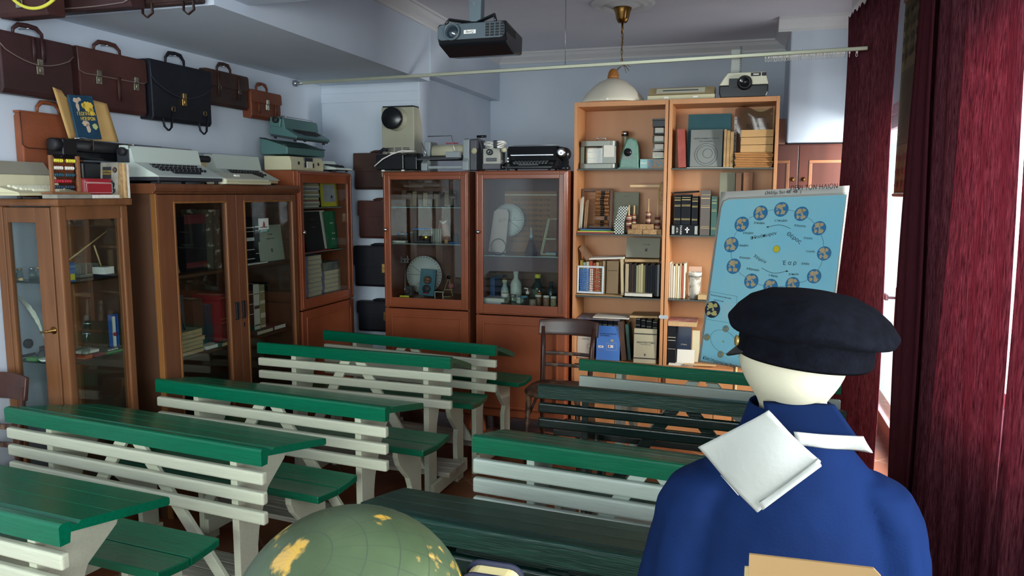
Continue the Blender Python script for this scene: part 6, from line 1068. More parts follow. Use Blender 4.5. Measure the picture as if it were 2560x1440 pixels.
bottle('big milky plastic bottle in the middle of the bottle cabinet', 1290, 5.16, .04, .19, .016, pw, pw); bottle('slim bluish bottle with cream cap left of the milky one', 1262, 5.15, .026, .13, .014, aq, cream, band=page_w); bottle('dark round bottle with a yellow cap in the bottle cabinet', 1344, 5.18, .042, .165, .017, darkb, beadm['yellow'], cap_h=.028, band=mat('dark_label', '#59604f', .6)); bottle('dark stoppered bottle at the far right of the bottle cabinet', 1378, 5.19, .036, .12, .014, darkb, blk); bottle('amber bottle at the back left, beside the blue binder', 1262, 5.26, .016, .15, .012, amber, blk)
bottle('white ointment jar with wide lid in front of the bluish bottle', 1263, 5.07, .028, .045, 0, pw, plastic_w, cap_h=.018, name='ointment_jar', band=cream); bottle('low white jar just right of the ointment jar', 1299, 5.06, .026, .028, 0, pw, plastic_w, cap_h=.014, name='ointment_jar'); bottle('glass bottle of orange liquid before the dark round bottle', 1349, 5.10, .026, .075, .013, orange_j, chrome)
t = bottle('clear pump bottle with white nozzle in the bottle cabinet', 1319, 5.09, .022, .062, .01, clear_g, plastic_w); obj('nozzle', MB().tube([(0, 0, .08), (0, 0, .1), (-.024, 0, .102)], .0045, 8), plastic_w, t)
for i, (px, y, r, h, m_, cm, lb) in enumerate(((1282, 4.98, .024, .055, clear_g, steel, 'clear empty jar front left beside the white book'), (1310, 4.985, .027, .05, clear_g, mat('blue_lid', '#4f7f95', .4), 'clear jar with a blue lid in the front row'), (1332, 4.975, .024, .045, mat('shells', '#a08a78', .5, c2='#75655a', vs=60), clear_g, 'jar of brown shells in the front row'), (1346, 5.03, .022, .055, mat('beans', '#8d6a56', .5, c2='#6d4c3d', vs=70), plastic_w, 'white-lidded jar of brown grains behind the shells'), (1366, 4.985, .021, .058, mat('beans2', '#96705a', .5, c2='#74523f', vs=70), plastic_w, 'white-lidded jar of reddish grains in the front row'), (1384, 4.98, .02, .055, mat('peas', '#9c9470', .5, c2='#7d7752', vs=70), plastic_w, 'white-lidded jar of pale grains at the right end'))): bottle(lb, px, y, r, h, 0, m_, cm, cap_h=.014, name='glass_jar')
t = flat('book', 'thick white book lying at the front of the bottle cabinet', 1208, 1262, WB + .014, .026, .03 - .05 + .0, .14, mat('white_book', '#b8bac4', .5), pages=page_w); t.location.y = 4.97; flat('book', 'thin white book under the thick one in the bottle cabinet', 1206, 1252, WB, .0135, -.03, .13, mat('white_book', '#b8bac4', .5)).location.y = 4.97
tag(obj('ring_binder', MB().box(0, .035, 0, .17, 0, .165), mat('binder_blue', '#2c4f86', .5), None, .002, loc=(VQ(1226, 735, 5.13).x, 5.12, WB)), 'blue ring binder standing at the left wall of the bottle cabinet', 'binder')
# ------------------------------------------------------------------ mannequin in a blue school smock
navyc = mat('navy_cotton', '#0a1f47', .9, c2='#08193a', vs=4, bump=.12, bs=220, spec=.08); wool = mat('black_wool', '#07080d', 1., c2='#0b0d14', vs=60, bump=.35, bs=160, spec=.05)
ivory_f = mat('mannequin_fabric', '#a29d88', .75, bump=.06, bs=260); white_c = mat('white_cotton', '#9c9e99', .85, c2='#91948f', vs=5, bump=.15, bs=150)
MX, MY = .070, 1.10
man = thing('mannequin', 'mannequin seen from behind, in a dark blue smock, white kerchief and black cap', 'mannequin', (MX, MY, 0))
def loft(m, secs, n=40, cap=True):
    vs = []; fs = []
    for (cx, cy, z, rx, ry, fold) in secs:
        for j in range(n):
            a = 2 * pi * j / n; k = 1 + fold * sin(7 * a + z * 9) + fold * .6 * sin(11 * a + 2)
            vs.append((cx + rx * cos(a) * k, cy + ry * sin(a) * k, z))
    for i in range(len(secs) - 1):
        for j in range(n): fs.append((i * n + j, i * n + (j + 1) % n, (i + 1) * n + (j + 1) % n, (i + 1) * n + j))
    fs += [tuple(range(n))[::-1], tuple(range((len(secs) - 1) * n, len(secs) * n))]
    return m.add(vs, fs, 0, True)
hz = MB()
loft(hz, [(0, 0, z, rx, ry, 0) for z, rx, ry in ((1.28, .05, .05), (1.335, .041, .043), (1.362, .04, .042), (1.378, .05, .056), (1.395, .062, .075), (1.42, .072, .080), (1.445, .074, .080), (1.465, .071, .078), (1.478, .062, .074), (1.486, .04, .05), (1.489, .012, .016))], 36)
hz.T = Matrix.Translation((0, 0, 0)); hz.ball(.012, (-.045, .078, 1.425), 10, 8)
hd = obj('head', hz, ivory_f, man); sub = hd.modifiers.new('sub', 'SUBSURF'); sub.levels = 1; sub.render_levels = 1
obj('neck_cap', MB().lathe([(.0425, 1.352), (.0445, 1.366), (.0435, 1.372), (.0405, 1.374)], 36, (.002, 0, 0)), mat('neck_cap_fabric', '#d9d5c2', .7), man)
um = MB(); R_ = Matrix.Rotation(.10, 4, 'Z'); um.T = R_
loft(um, [(0, .005, z, rx, ry, f) for z, rx, ry, f in ((.52, .20, .15, .05), (.62, .195, .145, .05), (.75, .18, .13, .045), (.9, .165, .118, .03), (1.02, .152, .108, .018), (1.12, .145, .10, .01), (1.19, .14, .096, .006), (1.235, .131, .09, .003), (1.27, .112, .079, 0), (1.3, .088, .067, 0), (1.325, .066, .057, 0), (1.348, .052, .052, 0))], 56)
for s in (-1, 1):
    secs = [(s * .085, .0, 1.268, .04, .045, 0), (s * .108, .0, 1.25, .05, .056, 0), (s * .125, .002, 1.215, .052, .06, .02), (s * .136, .006, 1.16, .052, .06, .035), (s * .147, .012, 1.09, .054, .062, .04), (s * .158, .02, 1.0, .055, .062, .05), (s * .166, .03, .9, .056, .06, .06), (s * .17, .045, .8, .055, .058, .06), (s * .172, .055, .74, .054, .056, .06)]
    loft(um, secs[::-1], 36)
uo = obj('smock', um, navyc, man); rm_ = uo.modifiers.new('remesh', 'REMESH'); rm_.mode = 'VOXEL'; rm_.voxel_size = .0055; rm_.use_smooth_shade = True; sm2 = uo.modifiers.new('smooth', 'SMOOTH'); sm2.iterations = 6; sm2.factor = .6
tx = bpy.data.textures.new('wrinkle', 'CLOUDS'); tx.noise_scale = .07; dp = uo.modifiers.new('wrinkles', 'DISPLACE'); dp.texture = tx; dp.strength = .007; dp.mid_level = .5
for s in (-1, 1): obj('hand', MB().lathe([(0, .62), (.016, .63), (.024, .66), (.022, .7), (.018, .76), (0, .765)], 14, (s * .172, .065, 0), 'z', 0, True, 1., .6), ivory_f, man)
for s in (-1, 1): obj('leg', MB().lathe([(0, .02), (.035, .02), (.033, .1), (.042, .3), (.05, .55), (0, .56)], 18, (s * .06, 0, 0)), ivory_f, man)
obj('stand_base', MB().lathe([(0, 0), (.17, 0), (.17, .012), (.02, .022), (0, .022)], 32), steel, man)
# sailor collar, white band beneath, folded kerchief over the left shoulder
def Lm(px, py, y): p = at(px, py, 1, y); return Vector((p.x - MX, p.y - MY, p.z))
def quad(A, B, C, D, bow=(0, 0, 0), wav=0., fr=3):
    bow = Vector(bow)
    return lambda u, v: tuple(A.lerp(B, u).lerp(D.lerp(C, u), v) + bow * (sin(pi * u) * sin(pi * v)) + Vector((0, wav * sin(fr * pi * u + 1) * v, 0)))
A_, B_, C_, D_ = Lm(1912, 1004, 1.048), Lm(2086, 1010, 1.052), Lm(2143, 1092, 1.0), Lm(1990, 1078, .985)
obj('collar', MB().sheet(quad(Lm(1908, 1002, 1.05), B_, C_, Lm(1925, 1100, .985), (0, -.006, 0)), 14, 10, .004), navyc, man)
ring = MB().sheet(lambda u, v: ((.052 + .012 * (1 - v)) * cos(2 * pi * u + .4), (.052 + .012 * (1 - v)) * sin(2 * pi * u + .4), 1.325 + .038 * v), 36, 5, .003); obj('collar_stand', ring, navyc, man)
obj('collar_band', MB().sheet(quad(Lm(1985, 1080, .982), Lm(2160, 1096, .996), Lm(2182, 1132, 1.02), Lm(1992, 1114, .98), (0, -.003, -.004), .002), 14, 4, .003), white_c, man)
kk = obj('kerchief', MB().sheet(quad(Lm(1918, 1030, .972), Lm(2052, 1156, .966), Lm(1893, 1284, .972), Lm(1744, 1120, 1.03), (-.002, -.012, .006), .004, 2), 22, 22, .005), white_c, man)
obj('kerchief_fold', MB().sheet(quad(Lm(2046, 1148, .9625), Lm(2054, 1166, .9625), Lm(1906, 1276, .968), Lm(1898, 1258, .967), (0, -.003, 0)), 6, 16, .005), white_c, kk)
obj('seam', MB().tube([tuple(Lm(1802, 1188, .985).lerp(Lm(1966, 1062, .955), 0)) , tuple(Lm(1846, 1238, .962))], .0006, 4), white_c, kk)
# cap
cap = thing('cap', 'x', 'cap'); bpy.data.objects.remove(cap)
cm_ = MB(); cc = at(2025, 806, 1, 1.09); cm_.T = Matrix.Translation((cc.x - MX - .002, -.006, cc.z - .002)) @ Matrix.Rotation(radians(5), 4, 'Y') @ Matrix.Rotation(radians(-1), 4, 'X') @ Matrix.Rotation(radians(20), 4, 'Z') @ Matrix.Scale(.965, 4)
def crown(r, z, e): return [(r * (1 + .06 * e * cos(a)) * cos(a), r * (1.02 + .05 * e * sin(2 * a)) * sin(a), z + e * .006 * sin(3 * a + 1)) for a in [2 * pi * i / 64 for i in range(64)]]
rings = [(.002, .047, 0), (.03, .046, 0), (.06, .040, .3), (.086, .027, .6), (.103, .011, 1), (.114, -.004, 1), (.111, -.011, 1), (.098, -.0165, .6), (.0895, -.021, .1), (.0905, -.047, 0), (.086, -.052, 0), (.083, -.03, 0)]
vs = []; fs = []
for r, z, e in rings: vs += crown(r, z, e)
for i in range(len(rings) - 1):
    for j in range(64): fs.append((i * 64 + j, i * 64 + (j + 1) % 64, (i + 1) * 64 + (j + 1) % 64, (i + 1) * 64 + j))
fs.append(tuple(range(64))); cm_.add(vs, fs, 0, True)
cp = obj('cap', cm_, wool, man)
vm_ = MB(); vm_.T = cm_.T
vm_.sheet(lambda u, v: ((.09 + .016 * v * sin(pi * u)) * cos(1.75 + 1.5 * u), (.09 + .016 * v * sin(pi * u)) * sin(1.75 + 1.5 * u), -.045 - .018 * v * sin(pi * u)), 20, 5, .003); obj('visor', vm_, mat('visor_leather', '#08080a', .45), cp)
bm_ = MB(); bm_.T = cm_.T; bm_.lathe([(0, 0), (.008, 0), (.006, .004), (0, .005)], 12, (-.0905, .022, -.036), 'x'); obj('badge', bm_, gold, cp)
# ------------------------------------------------------------------ globe, table, boards in front
TZ = .80
tb = thing('teacher_table', 'plain wooden table under the globe, below the picture edge', 'table', (-.28, .62, 0))
obj('table_top', MB().box(-.62, .62, -.3, .28, TZ - .03, TZ), wood_p, tb, .004)
for sx in (-.57, .52):
    for sy in (-.26, .2): obj('leg', MB().box(sx, sx + .05, sy, sy + .05, 0, TZ - .031), wood_p, tb, .003)
GY = .84; gd = (at(880, 1572, 1, GY) - CAM).dot(_f); GR = 301 / 1924 * gd; gc = at(880, 1572, 1, GY)
gl_m = bpy.data.materials.new('globe_paper'); gl_m.use_nodes = True
def _globe():
    N = gl_m.node_tree.nodes; L = gl_m.node_tree.links; b = N['Principled BSDF']; b.inputs['Roughness'].default_value = .42
    tc = N.new('ShaderNodeTexCoord')
    def noise(s, d=5, off=(0, 0, 0)):
        mp = N.new('ShaderNodeMapping'); mp.inputs['Location'].default_value = off; L.new(tc.outputs['Object'], mp.inputs[0]); n = N.new('ShaderNodeTexNoise'); n.inputs['Scale'].default_value = s; n.inputs['Detail'].default_value = d; L.new(mp.outputs[0], n.inputs['Vector']); return n.outputs['Fac']
    def ramp(f, stops):
        r = N.new('ShaderNodeValToRGB'); r.color_ramp.elements[0].position = stops[0][0]; r.color_ramp.elements[0].color = lin(stops[0][1]); r.color_ramp.elements[1].position = stops[-1][0]; r.color_ramp.elements[1].color = lin(stops[-1][1])
        for p, c in stops[1:-1]: e = r.color_ramp.elements.new(p); e.color = lin(c)
        L.new(f, r.inputs[0]); return r.outputs[0]
    def mix(f, a, c):
        m = N.new('ShaderNodeMix'); m.data_type = 'RGBA'; L.new(f, m.inputs[0]); L.new(a, m.inputs[6]); L.new(c, m.inputs[7]); return m.outputs[2]
    sea = ramp(noise(7), [(.3, '#29361f'), (.55, '#3a4a30'), (.8, '#525f42')])
    land = ramp(noise(14, 3, (3, 1, 0)), [(.35, '#4f672a'), (.55, '#667c36'), (.75, '#7d8348')])
    sep = N.new('ShaderNodeSeparateXYZ'); L.new(tc.outputs['Object'], sep.inputs[0])
    xs = N.new('ShaderNodeMath'); xs.operation = 'MULTIPLY_ADD'; xs.inputs[1].default_value = -1.9; xs.inputs[2].default_value = -.05; L.new(sep.outputs[0], xs.inputs[0])
    ad = N.new('ShaderNodeMath'); ad.operation = 'ADD'; L.new(xs.outputs[0], ad.inputs[0]); L.new(noise(9, 6), ad.inputs[1])
    base = mix(ramp(ad.outputs[0], [(.52, '#000000'), (.6, '#ffffff')]), sea, land)
    pale = mix(ramp(noise(17, 6, (5, 2, 1)), [(.585, '#000000'), (.63, '#ffffff')]), base, ramp(noise(20), [(.4, '#a8884a'), (.6, '#b58f30')]))
    sp = N.new('ShaderNodeMath'); sp.operation = 'ARCTAN2'; L.new(sep.outputs[1], sp.inputs[0]); L.new(sep.outputs[0], sp.inputs[1])
    def lines(src, mul, w):
        a = N.new('ShaderNodeMath'); a.operation = 'MULTIPLY'; a.inputs[1].default_value = mul; L.new(src, a.inputs[0]); f = N.new('ShaderNodeMath'); f.operation = 'FRACT'; L.new(a.outputs[0], f.inputs[0]); l = N.new('ShaderNodeMath'); l.operation = 'LESS_THAN'; l.inputs[1].default_value = w; L.new(f.outputs[0], l.inputs[0]); return l.outputs[0]
    lat = N.new('ShaderNodeMath'); lat.operation = 'ARCSINE'; dv = N.new('ShaderNodeMath'); dv.operation = 'DIVIDE'; dv.inputs[1].default_value = GR * 1.0001; L.new(sep.outputs[2], dv.inputs[0]); L.new(dv.outputs[0], lat.inputs[0])
    mxl = N.new('ShaderNodeMath'); mxl.operation = 'MAXIMUM'; L.new(lines(sp.outputs[0], 3.82, .035), mxl.inputs[0]); L.new(lines(lat.outputs[0], 3.82, .035), mxl.inputs[1])
    half = N.new('ShaderNodeMath'); half.operation = 'MULTIPLY'; half.inputs[1].default_value = .7; L.new(mxl.outputs[0], half.inputs[0])
    dkc = N.new('ShaderNodeRGB'); dkc.outputs[0].default_value = lin('#2c332a'); L.new(mix(half.outputs[0], pale, dkc.outputs[0]), b.inputs['Base Color'])
_globe()
gb = thing('globe', 'large old green-grey earth globe with yellow and olive land patches at the bottom edge', 'globe', (gc.x, gc.y, TZ))
go = obj('sphere', MB().ball(GR, (0, 0, 0), 64, 40), gl_m, gb, loc=(0, 0, gc.z - TZ), rot=(.35, -.45, .6))
obj('stand', MB().lathe([(0, 0), (.085, 0), (.085, .012), (.03, .025), (.014, .04), (.012, gc.z - TZ - GR + .004), (0, gc.z - TZ - GR + .004)], 28), wood_p, gb)
yel_p = mat('yellow_page', '#c9bd86', .7); p0, p1 = at(1100, 1405, 1, 1.0), at(1240, 1436, 1, .97)
ob = thing('upright_atlas', 'upright yellow-paged atlas with dark blue cover edge, right behind the globe', 'book', (at(1150, 1405, 1, .93).x + .012, .895, TZ), 0); w = at(1240, 1436, 1, .88).x - at(1128, 1405, 1, .93).x
hh_ = at(1150, 1416, 1, .9).z - TZ
obj('cover', MB().prism(rrect(0, w, 0, hh_, .02, 5), .028, .032, 'y').prism(rrect(0, w, 0, hh_ - .004, .02, 5), 0, .004, 'y'), mat('navy_board', '#1a1f38', .5), ob); obj('pages', MB().prism(rrect(.003, w - .003, 0, hh_ - .006, .018, 5), .0045, .0275, 'y'), yel_p, ob)
k0, k1 = at(1873, 1386, 1, .66), at(2204, 1430, 1, .66)
kb = thing('kraft_folder', 'brown kraft cardboard folder standing in front of the mannequin at the bottom edge', 'folder', (k0.x, .66, TZ)); kw = k1.x - k0.x
kd = mat('kraft_card', '#7d6238', .75, c2='#745a36', vs=5)
obj('front_cover', MB().prism([(.004, 0), (kw + .002, 0), (kw, k1.z - TZ - .004), (kw - .006, k1.z - TZ + .002), (0, k0.z - TZ)], 0, .003, 'y'), kd, kb); obj('back_cover', MB().prism([(-.004, 0), (kw - .004, 0), (kw - .008, k1.z - TZ - .01), (-.003, k0.z - TZ - .022)], .02, .023, 'y'), mat('pale_card', '#9c8a60', .75), kb); obj('paper_fill', MB().box(.006, kw - .01, .0035, .0195, 0, k1.z - TZ - .02), page, kb)
# ------------------------------------------------------------------ hanging earth chart
CT = at(1803, 480, 1, 4.74); TRc = at(2124, 464, 1, 4.375); exv = (TRc - CT).normalized(); upv = CT - at(1745, 905, 1, 4.49); upv = (upv - exv * upv.dot(exv)).normalized(); nv = upv.cross(exv)
CW_, CH_ = (TRc - CT).length, 1.012; CM = Matrix(((exv.x, nv.x, upv.x, 0), (exv.y, nv.y, upv.y, 0), (exv.z, nv.z, upv.z, 0), (0, 0, 0, 1)))
O_ = CT - upv * CH_
chart = thing('earth_chart', 'large blue school chart of the earth circling the sun, in Greek, before the bookcase', 'wall chart'); chart.matrix_world = Matrix.Translation(O_) @ CM
ny = nv.copy()
def cuv(px, py):
    d = at(px, py, 1, 5) - CAM; t_ = (O_ - CAM).dot(ny) / d.dot(ny); p = CAM + d * t_ - O_; return p.dot(exv), p.dot(upv)
fr_y = -1
chart_blue = mat('chart_blue', '#8ad8f2', .3, c2='#a2dfea', vs=2.2, lo=.3, hi=.7, bump=1., bs=5); chart_paper = mat('map_sheet_paper', '#d3d4cd', .5); cink = mat('chart_ink', '#17222b', .6)
wv = lambda x, z: .006 * sin(2.2 * x * 6) * (z / CH_) ** 2 * .0 + .03 * (1 - min(z / .25, 1)) ** 2
S_ = -fr_y
obj('paper', MB().sheet(lambda u, v: (u * CW_ , 0, v * CH_), 20, 20, .0015 * (1)), chart_paper, chart)
YP = (.0 if False else 0)
def lay(i): return fr_y * (.0024 + .0006 * i)
def poly(pts, mt, i, name): m = MB(); m.add([(x, lay(i), z) for x, z in pts], [tuple(range(len(pts)))]); return obj(name, m, mt, chart)
zb_ = cuv(1880, 497)[1]
poly([(.018, .012), (CW_ - .012, .012), (CW_ - .012, zb_)] + [(.06, zb_), (.03, zb_ - .012), (.018, zb_ - .05)], chart_blue, 0, 'blue_field')
bl = MB()
for k, off in enumerate((.0, .006)):
    P_ = [(.014 - off, .008 - off), (CW_ - .008, .008 - off), (CW_ - .008, zb_ + .004 + off), (.058, zb_ + .004 + off), (.026 - off, zb_ - .008), (.014 - off, zb_ - .05)]
    bl.tube([(x, lay(1), z) for x, z in P_], .0009, 4, closed=True)
obj('border_line', bl, cink, chart)
def ctext(s, px, py, size, rot=0., mt=cink, sx=1., name='lettering', al='CENTER'):
    x, z = cuv(px, py); return text(chart, s, size, (x, lay(3), z), (pi / 2, -rot, 0), mt, al, name, .0002, sx)
ctext('ΠΕΡΙ ΤΟΝ ΗΛΙΟΝ', 2035, 469, .036, 0, sx=.9); ctext('(365ημ 5ω 48΄ 48΄΄)', 1958, 481, .026)
ew = mat('earth_blue', '#2f7fb5', .4); el = mat('earth_land', '#c3b189', .5)
def earth(px, py, rp, seed, sea=ew, lnd=el, lo=.03):
    x, z = cuv(px, py); r = abs(cuv(px + rp, py)[0] - x); a = [2 * pi * i / 24 for i in range(24)]
    m = MB(); m.add([(x + r * cos(q), lay(4), z + r * sin(q)) for q in a], [tuple(range(24))]); o = obj('earth_print', m, sea, chart)
    m = MB(); m.tube([(x + r * cos(q), lay(4), z + r * sin(q)) for q in a], .0006, 4, closed=True); obj('outline', m, cink, o)
    if seed >= 0:
        m = MB()
        for c, s_, w_, h_ in ((-.28, .42, .42, .36), (.3, .5, .3, .24), (.1, .02, .14, .2), (.3, -.45, .36, .3), (-.42, -.45, .24, .26), (-.6, .02, .12, .12)):
            p = blob(x + c * r, z + s_ * r, w_ * r, h_ * r, int(seed * 10 + c * 100 + 70), lay(5), 18, .7); m.add(p, [tuple(range(18))])
        obj('land_print', m, lnd, o)
EP = [(1954, 524), (2004, 535), (2048, 571), (2061, 634), (2036, 691), (1982, 711), (1927, 716), (1879, 703), (1835, 666), (1829, 612), (1855, 561), (1902, 533)]
ob_ = MB(); pp = [cuv(*p) for p in EP]; orb = []
for i in range(12):
    a, b = Vector(pp[i]), Vector(pp[(i + 1) % 12]); c = Vector(cuv(1942, 623)); mdl = (a + b) / 2; mdl = c + (mdl - c) * 1.035; orb += [(a.x, lay(2), a.y), (mdl.x, lay(2), mdl.y)]
ob_.tube(orb, .0007, 4, closed=True); obj('orbit_line', ob_, cink, chart)
for i, (px, py) in enumerate(EP): earth(px, py, 17.5, i)
earth(1942, 623, 8.5, -1, beadm['yellow']); ctext('ήλιος', 1942, 623, .0125)
for s, px, py, rt in (('21 Σεπτεμβρίου', 1953, 552, 0), ('20 Αυγούστου', 2001, 565, -.1), ('20 Ιουλίου', 2021, 596, -.05), ('21 Ιουνίου', 2027, 629, 0), ('20 Μαΐου', 2014, 660, 0), ('20 Απριλίου', 1985, 686, .05), ('21 Μαρτίου', 1934, 690, -.1), ('20 Φεβρουαρίου', 1883, 674, -.1), ('20 Ιανουαρίου', 1863, 645, -.05), ('21 Δεκεμβρίου', 1858, 614, 0), ('20 Νοεμβρίου', 1871, 583, 0), ('20 Οκτωβρίου', 1899, 558, -.05)): ctext(s, px, py, .0165, rt, sx=.62)
ctext('Φθινόπωρον', 1909, 590, .027, .2, sx=.95); ctext('Θέρος', 1986, 595, .03, -.55, sx=1.1); ctext('Χειμών', 1901, 648, .027, -.45, sx=.95); ctext('Έ α ρ', 1974, 658, .032, .05)
for p0, p1, b_ in (((1977, 572), (1922, 568), -.016), ((1905, 670), (1966, 678), -.02)):
    a, b = cuv(*p0), cuv(*p1); n = 10; pts = [(a[0] + (b[0] - a[0]) * i / n, lay(3), a[1] + (b[1] - a[1]) * i / n - b_ * (1 if b_ < -.017 else -1) * -1 * sin(pi * i / n) * (1 if p0[0] > 1950 else 1)) for i in range(n + 1)]
    m = MB().tube(pts, .0011, 4); d = Vector((b[0] - a[0], b[1] - a[1])).normalized(); m.add([(b[0] + d.x * .014, lay(3), b[1] + d.y * .014), (b[0] - d.y * .006, lay(3), b[1] + d.x * .006), (b[0] + d.y * .006, lay(3), b[1] - d.x * .006)], [(0, 1, 2)]); obj('arrow', m, cink, chart)
il = MB(); P1 = [(max(q[0], .02), q[1]) for q in (cuv(*p) for p in ((1757, 728), (1843, 741), (1839, 810), (1752, 797)))]
il.tube([(x, lay(2), z) for x, z in P1], .0008, 4, closed=True); obj('inset_line', il, cink, chart)
ctext('Φωτιζόμεναι Ζῶναι τῶν Τόπων Δυτικά', 1803, 742, .0105, -.12, sx=.7); ctext('κατά τήν 21 Ιουνίου', 1798, 752, .0095, -.12, sx=.75)
earth(1782, 774, 19, 21, mat('earth_night', '#172a45', .4), mat('earth_land_y', '#c9bf7a', .5))
gr = MB()
for i in range(9): a, b = cuv(1806, 757 + i * 5), cuv(1836, 762 + i * 5); gr.add([(a[0], lay(2), a[1]), (b[0], lay(2), b[1]), (b[0], lay(2), b[1] + .0022), (a[0], lay(2), a[1] + .0022)], [(0, 1, 2, 3)])
obj('ray_line', gr, chart_paper, chart)
c4 = [cuv(*p) for p in ((1815, 822), (1853, 866), (1802, 886), (1768, 843))]; cx_ = sum(p[0] for p in c4) / 4; cz_ = sum(p[1] for p in c4) / 4
obj('orbit_line', MB().tube([(cx_ + .085 * cos(q), lay(2), cz_ + .062 * sin(q) - .0 + .02 * cos(q) * -.9) for q in [2 * pi * i / 36 for i in range(36)]], .0007, 4, closed=True), cink, chart)
for i, p in enumerate(((1815, 822), (1853, 866), (1802, 886), (1768, 843))): earth(p[0], p[1], 7.5, 31 + i, mat('earth_tan', '#b39a58', .5), mat('earth_blue_s', '#4f8fae', .5))
earth(1809, 854, 2, -1, beadm['yellow']); ctext('Κλίσις ἰσημερινοῦ τοῦ Ἔτους', 1800, 906, .026, -.14, sx=.62)
easel = thing('easel', 'slim wooden easel carrying the blue earth chart', 'easel', (0, 0, 0)); bk_ = -nv * 1.0
ba = O_ + exv * .36 + ny * (-fr_y) * .02
for q, tt in ((.12, .6), (.6, .36)):
    a = O_ + exv * q + upv * (CH_ * .99) + ny * .03; a = Vector(a); g = Vector((a.x, a.y + .03, 0)); obj('leg', MB().tube([tuple(g + Vector((0, 0, .002))), tuple(a)], .012, 8), dowel, easel)
a = O_ + exv * .36 + upv * .93 + ny * .034; g = Vector((a.x + .1, a.y + .16, 0)); obj('leg', MB().tube([tuple(g + Vector((0, 0, .002))), tuple(a)], .012, 8), dowel, easel)
a = O_ + exv * .02 + upv * (CH_ - .03) + ny * .012; b = O_ + exv * (CW_ - .01) + upv * (CH_ - .03) + ny * .012; obj('hanging_bar', MB().tube([tuple(a), tuple(b)], .006, 8), dowel, easel)
# ------------------------------------------------------------------ chairs
brn = mat('worn_brown_varnish', '#3a211c', .3, c2='#4a2d22', vs=10, bump=.1, bs=30, spec=.4); brw = mat('scuffed_brown', '#3d2620', .5, c2='#8a6a4e', vs=18, st=(1, 1, 1), lo=.5, hi=.72)
def chair(label, loc, rz, sc=1.):
    t = thing('wooden_chair', label, 'chair', loc, rz, None); sw, sd, sh = .36, .36, .46
    pts = rrect(-sw / 2, sw / 2, -sd / 2, sd / 2, .12, 8)
    obj('seat', MB().prism(pts, sh - .018, sh, 'z'), brw, t, .006); obj('seat_rim', MB().tube([(x * 1.02, y * 1.02, sh - .014) for x, y in pts], .016, 8, closed=True), brw, t)
    for x in (-.155, .155):
        obj('back_post', MB().tube([(x * 1.06, .2, .002), (x, .165, sh), (x * 1.03, .19, sh + .2), (x * 1.08, .215, .80)], [.014, .017, .016, .013], 10), brn, t)
        obj('leg', MB().tube([(x * 1.08, -.16, .002), (x * .97, -.14, sh - .02)], [.013, .018], 10), brw, t); obj('brace', MB().tube([(x * .98, -.13, sh - .15), (x * .8, -.08, sh - .06), (x * .6, -.02, sh - .03)], .008, 8), brw, t)
    bow = lambda x, k: .205 + k - .0 + .035 * (1 - (x / .19) ** 2)
    obj('top_rail', MB().sheet(lambda u, v: ((u - .5) * .395, bow((u - .5) * .38, .005) + .02 * v, .745 + .095 * v + .012 * sin(pi * u) * v), 14, 4, .02), brn, t, .004)
    for z in (.62, .545): obj('back_slat', MB().sheet(lambda u, v: ((u - .5) * .32, .185 + .02 * (1 - ((u - .5) * 2) ** 2) + (z - .46) * .08, z + .022 * v), 10, 2, .012), brw, t, .002)
    obj('stretcher', MB().tube([(-.155, -.15, .18), (.155, -.15, .18)], .01, 8), brw, t)
    return t
chair('worn dark brown wooden chair between the brown cabinets and the open bookcase', (-1.06, 4.53, 0), radians(-2))
c2_ = chair('dark brown wooden chair at the far left before the glazed cabinet', (-3.0, 2.25, 0.0), radians(8)); c2_.scale = (.72, .9, 1.035)
# ------------------------------------------------------------------ ceiling projector
pj = thing('ceiling_projector', 'black video projector hanging from the cross beam on a metal mount', 'projector', (at(1174, 60, 1, 3.05).x, 3.06, 2.262), radians(-1), None, radians(-5)); pg = mat('projector_front_grey', '#4d5a61', .4); pbk = mat('projector_black', '#15171c', .25)
w, d, h = .30, .235, .086
obj('body', MB().prism([(0, .03), (0, h - .012), (.012, h), (d, h - .008), (d, .0), (.13, -.022), (.02, .0)], -w / 2, w / 2, 'x'), pbk, pj, .012, 3); obj('front_panel', MB().prism(rrect(-w / 2 + .004, w / 2 - .004, .014, h - .008, .02, 5), -.006, .004, 'y'), pg, pj, .003)
obj('lens_ring', MB().lathe([(.024, -.004), (.036, -.008), (.036, -.02), (.03, -.022), (.026, -.012), (.024, -.004)], 32, (-w * .26, 0, h * .52), 'y'), pg, pj); obj('lens', MB().lathe([(0, -.016), (.012, -.014), (.022, -.008), (.026, -.006), (.026, 0), (0, 0)], 28, (-w * .26, 0, h * .52), 'y'), mat('lens_glass', '#1d2a33', .05, spec=.9), pj)
vm = MB()
for i in range(4):
    for j in range(5): vm.box(w * .22 + i * .021, w * .22 + .016 + i * .021, -.0075, -.0055, .02 + j * .011, .028 + j * .011)
obj('vent', vm, mat('vent_black', '#050608', .6), pj); obj('badge_plate', MB().box(-.028, .024, -.0075, -.006, h * .4, h * .58), plastic_w, pj); text(pj, 'BenQ', .014, (-.002, -.0078, h * .49), FRONT, ink, name='badge')
sv = MB()
for j in range(6): sv.add([(w / 2 + .0005, .02 + j * .02, .04), (w / 2 + .0005, .03 + j * .02, .04), (w / 2 + .0005, .03 + j * .02, .07), (w / 2 + .0005, .02 + j * .02, .07)], [(0, 1, 2, 3)])
obj('side_vent', sv, mat('vent_black', '#050608', .6), pj)
mt_ = obj('ceiling_mount', MB().box(-.045, .01, .085, .13, h + .026, 2.515 - 2.262 + .02), mat('mount_grey', '#6f7d84', .4, .5), pj, .003)
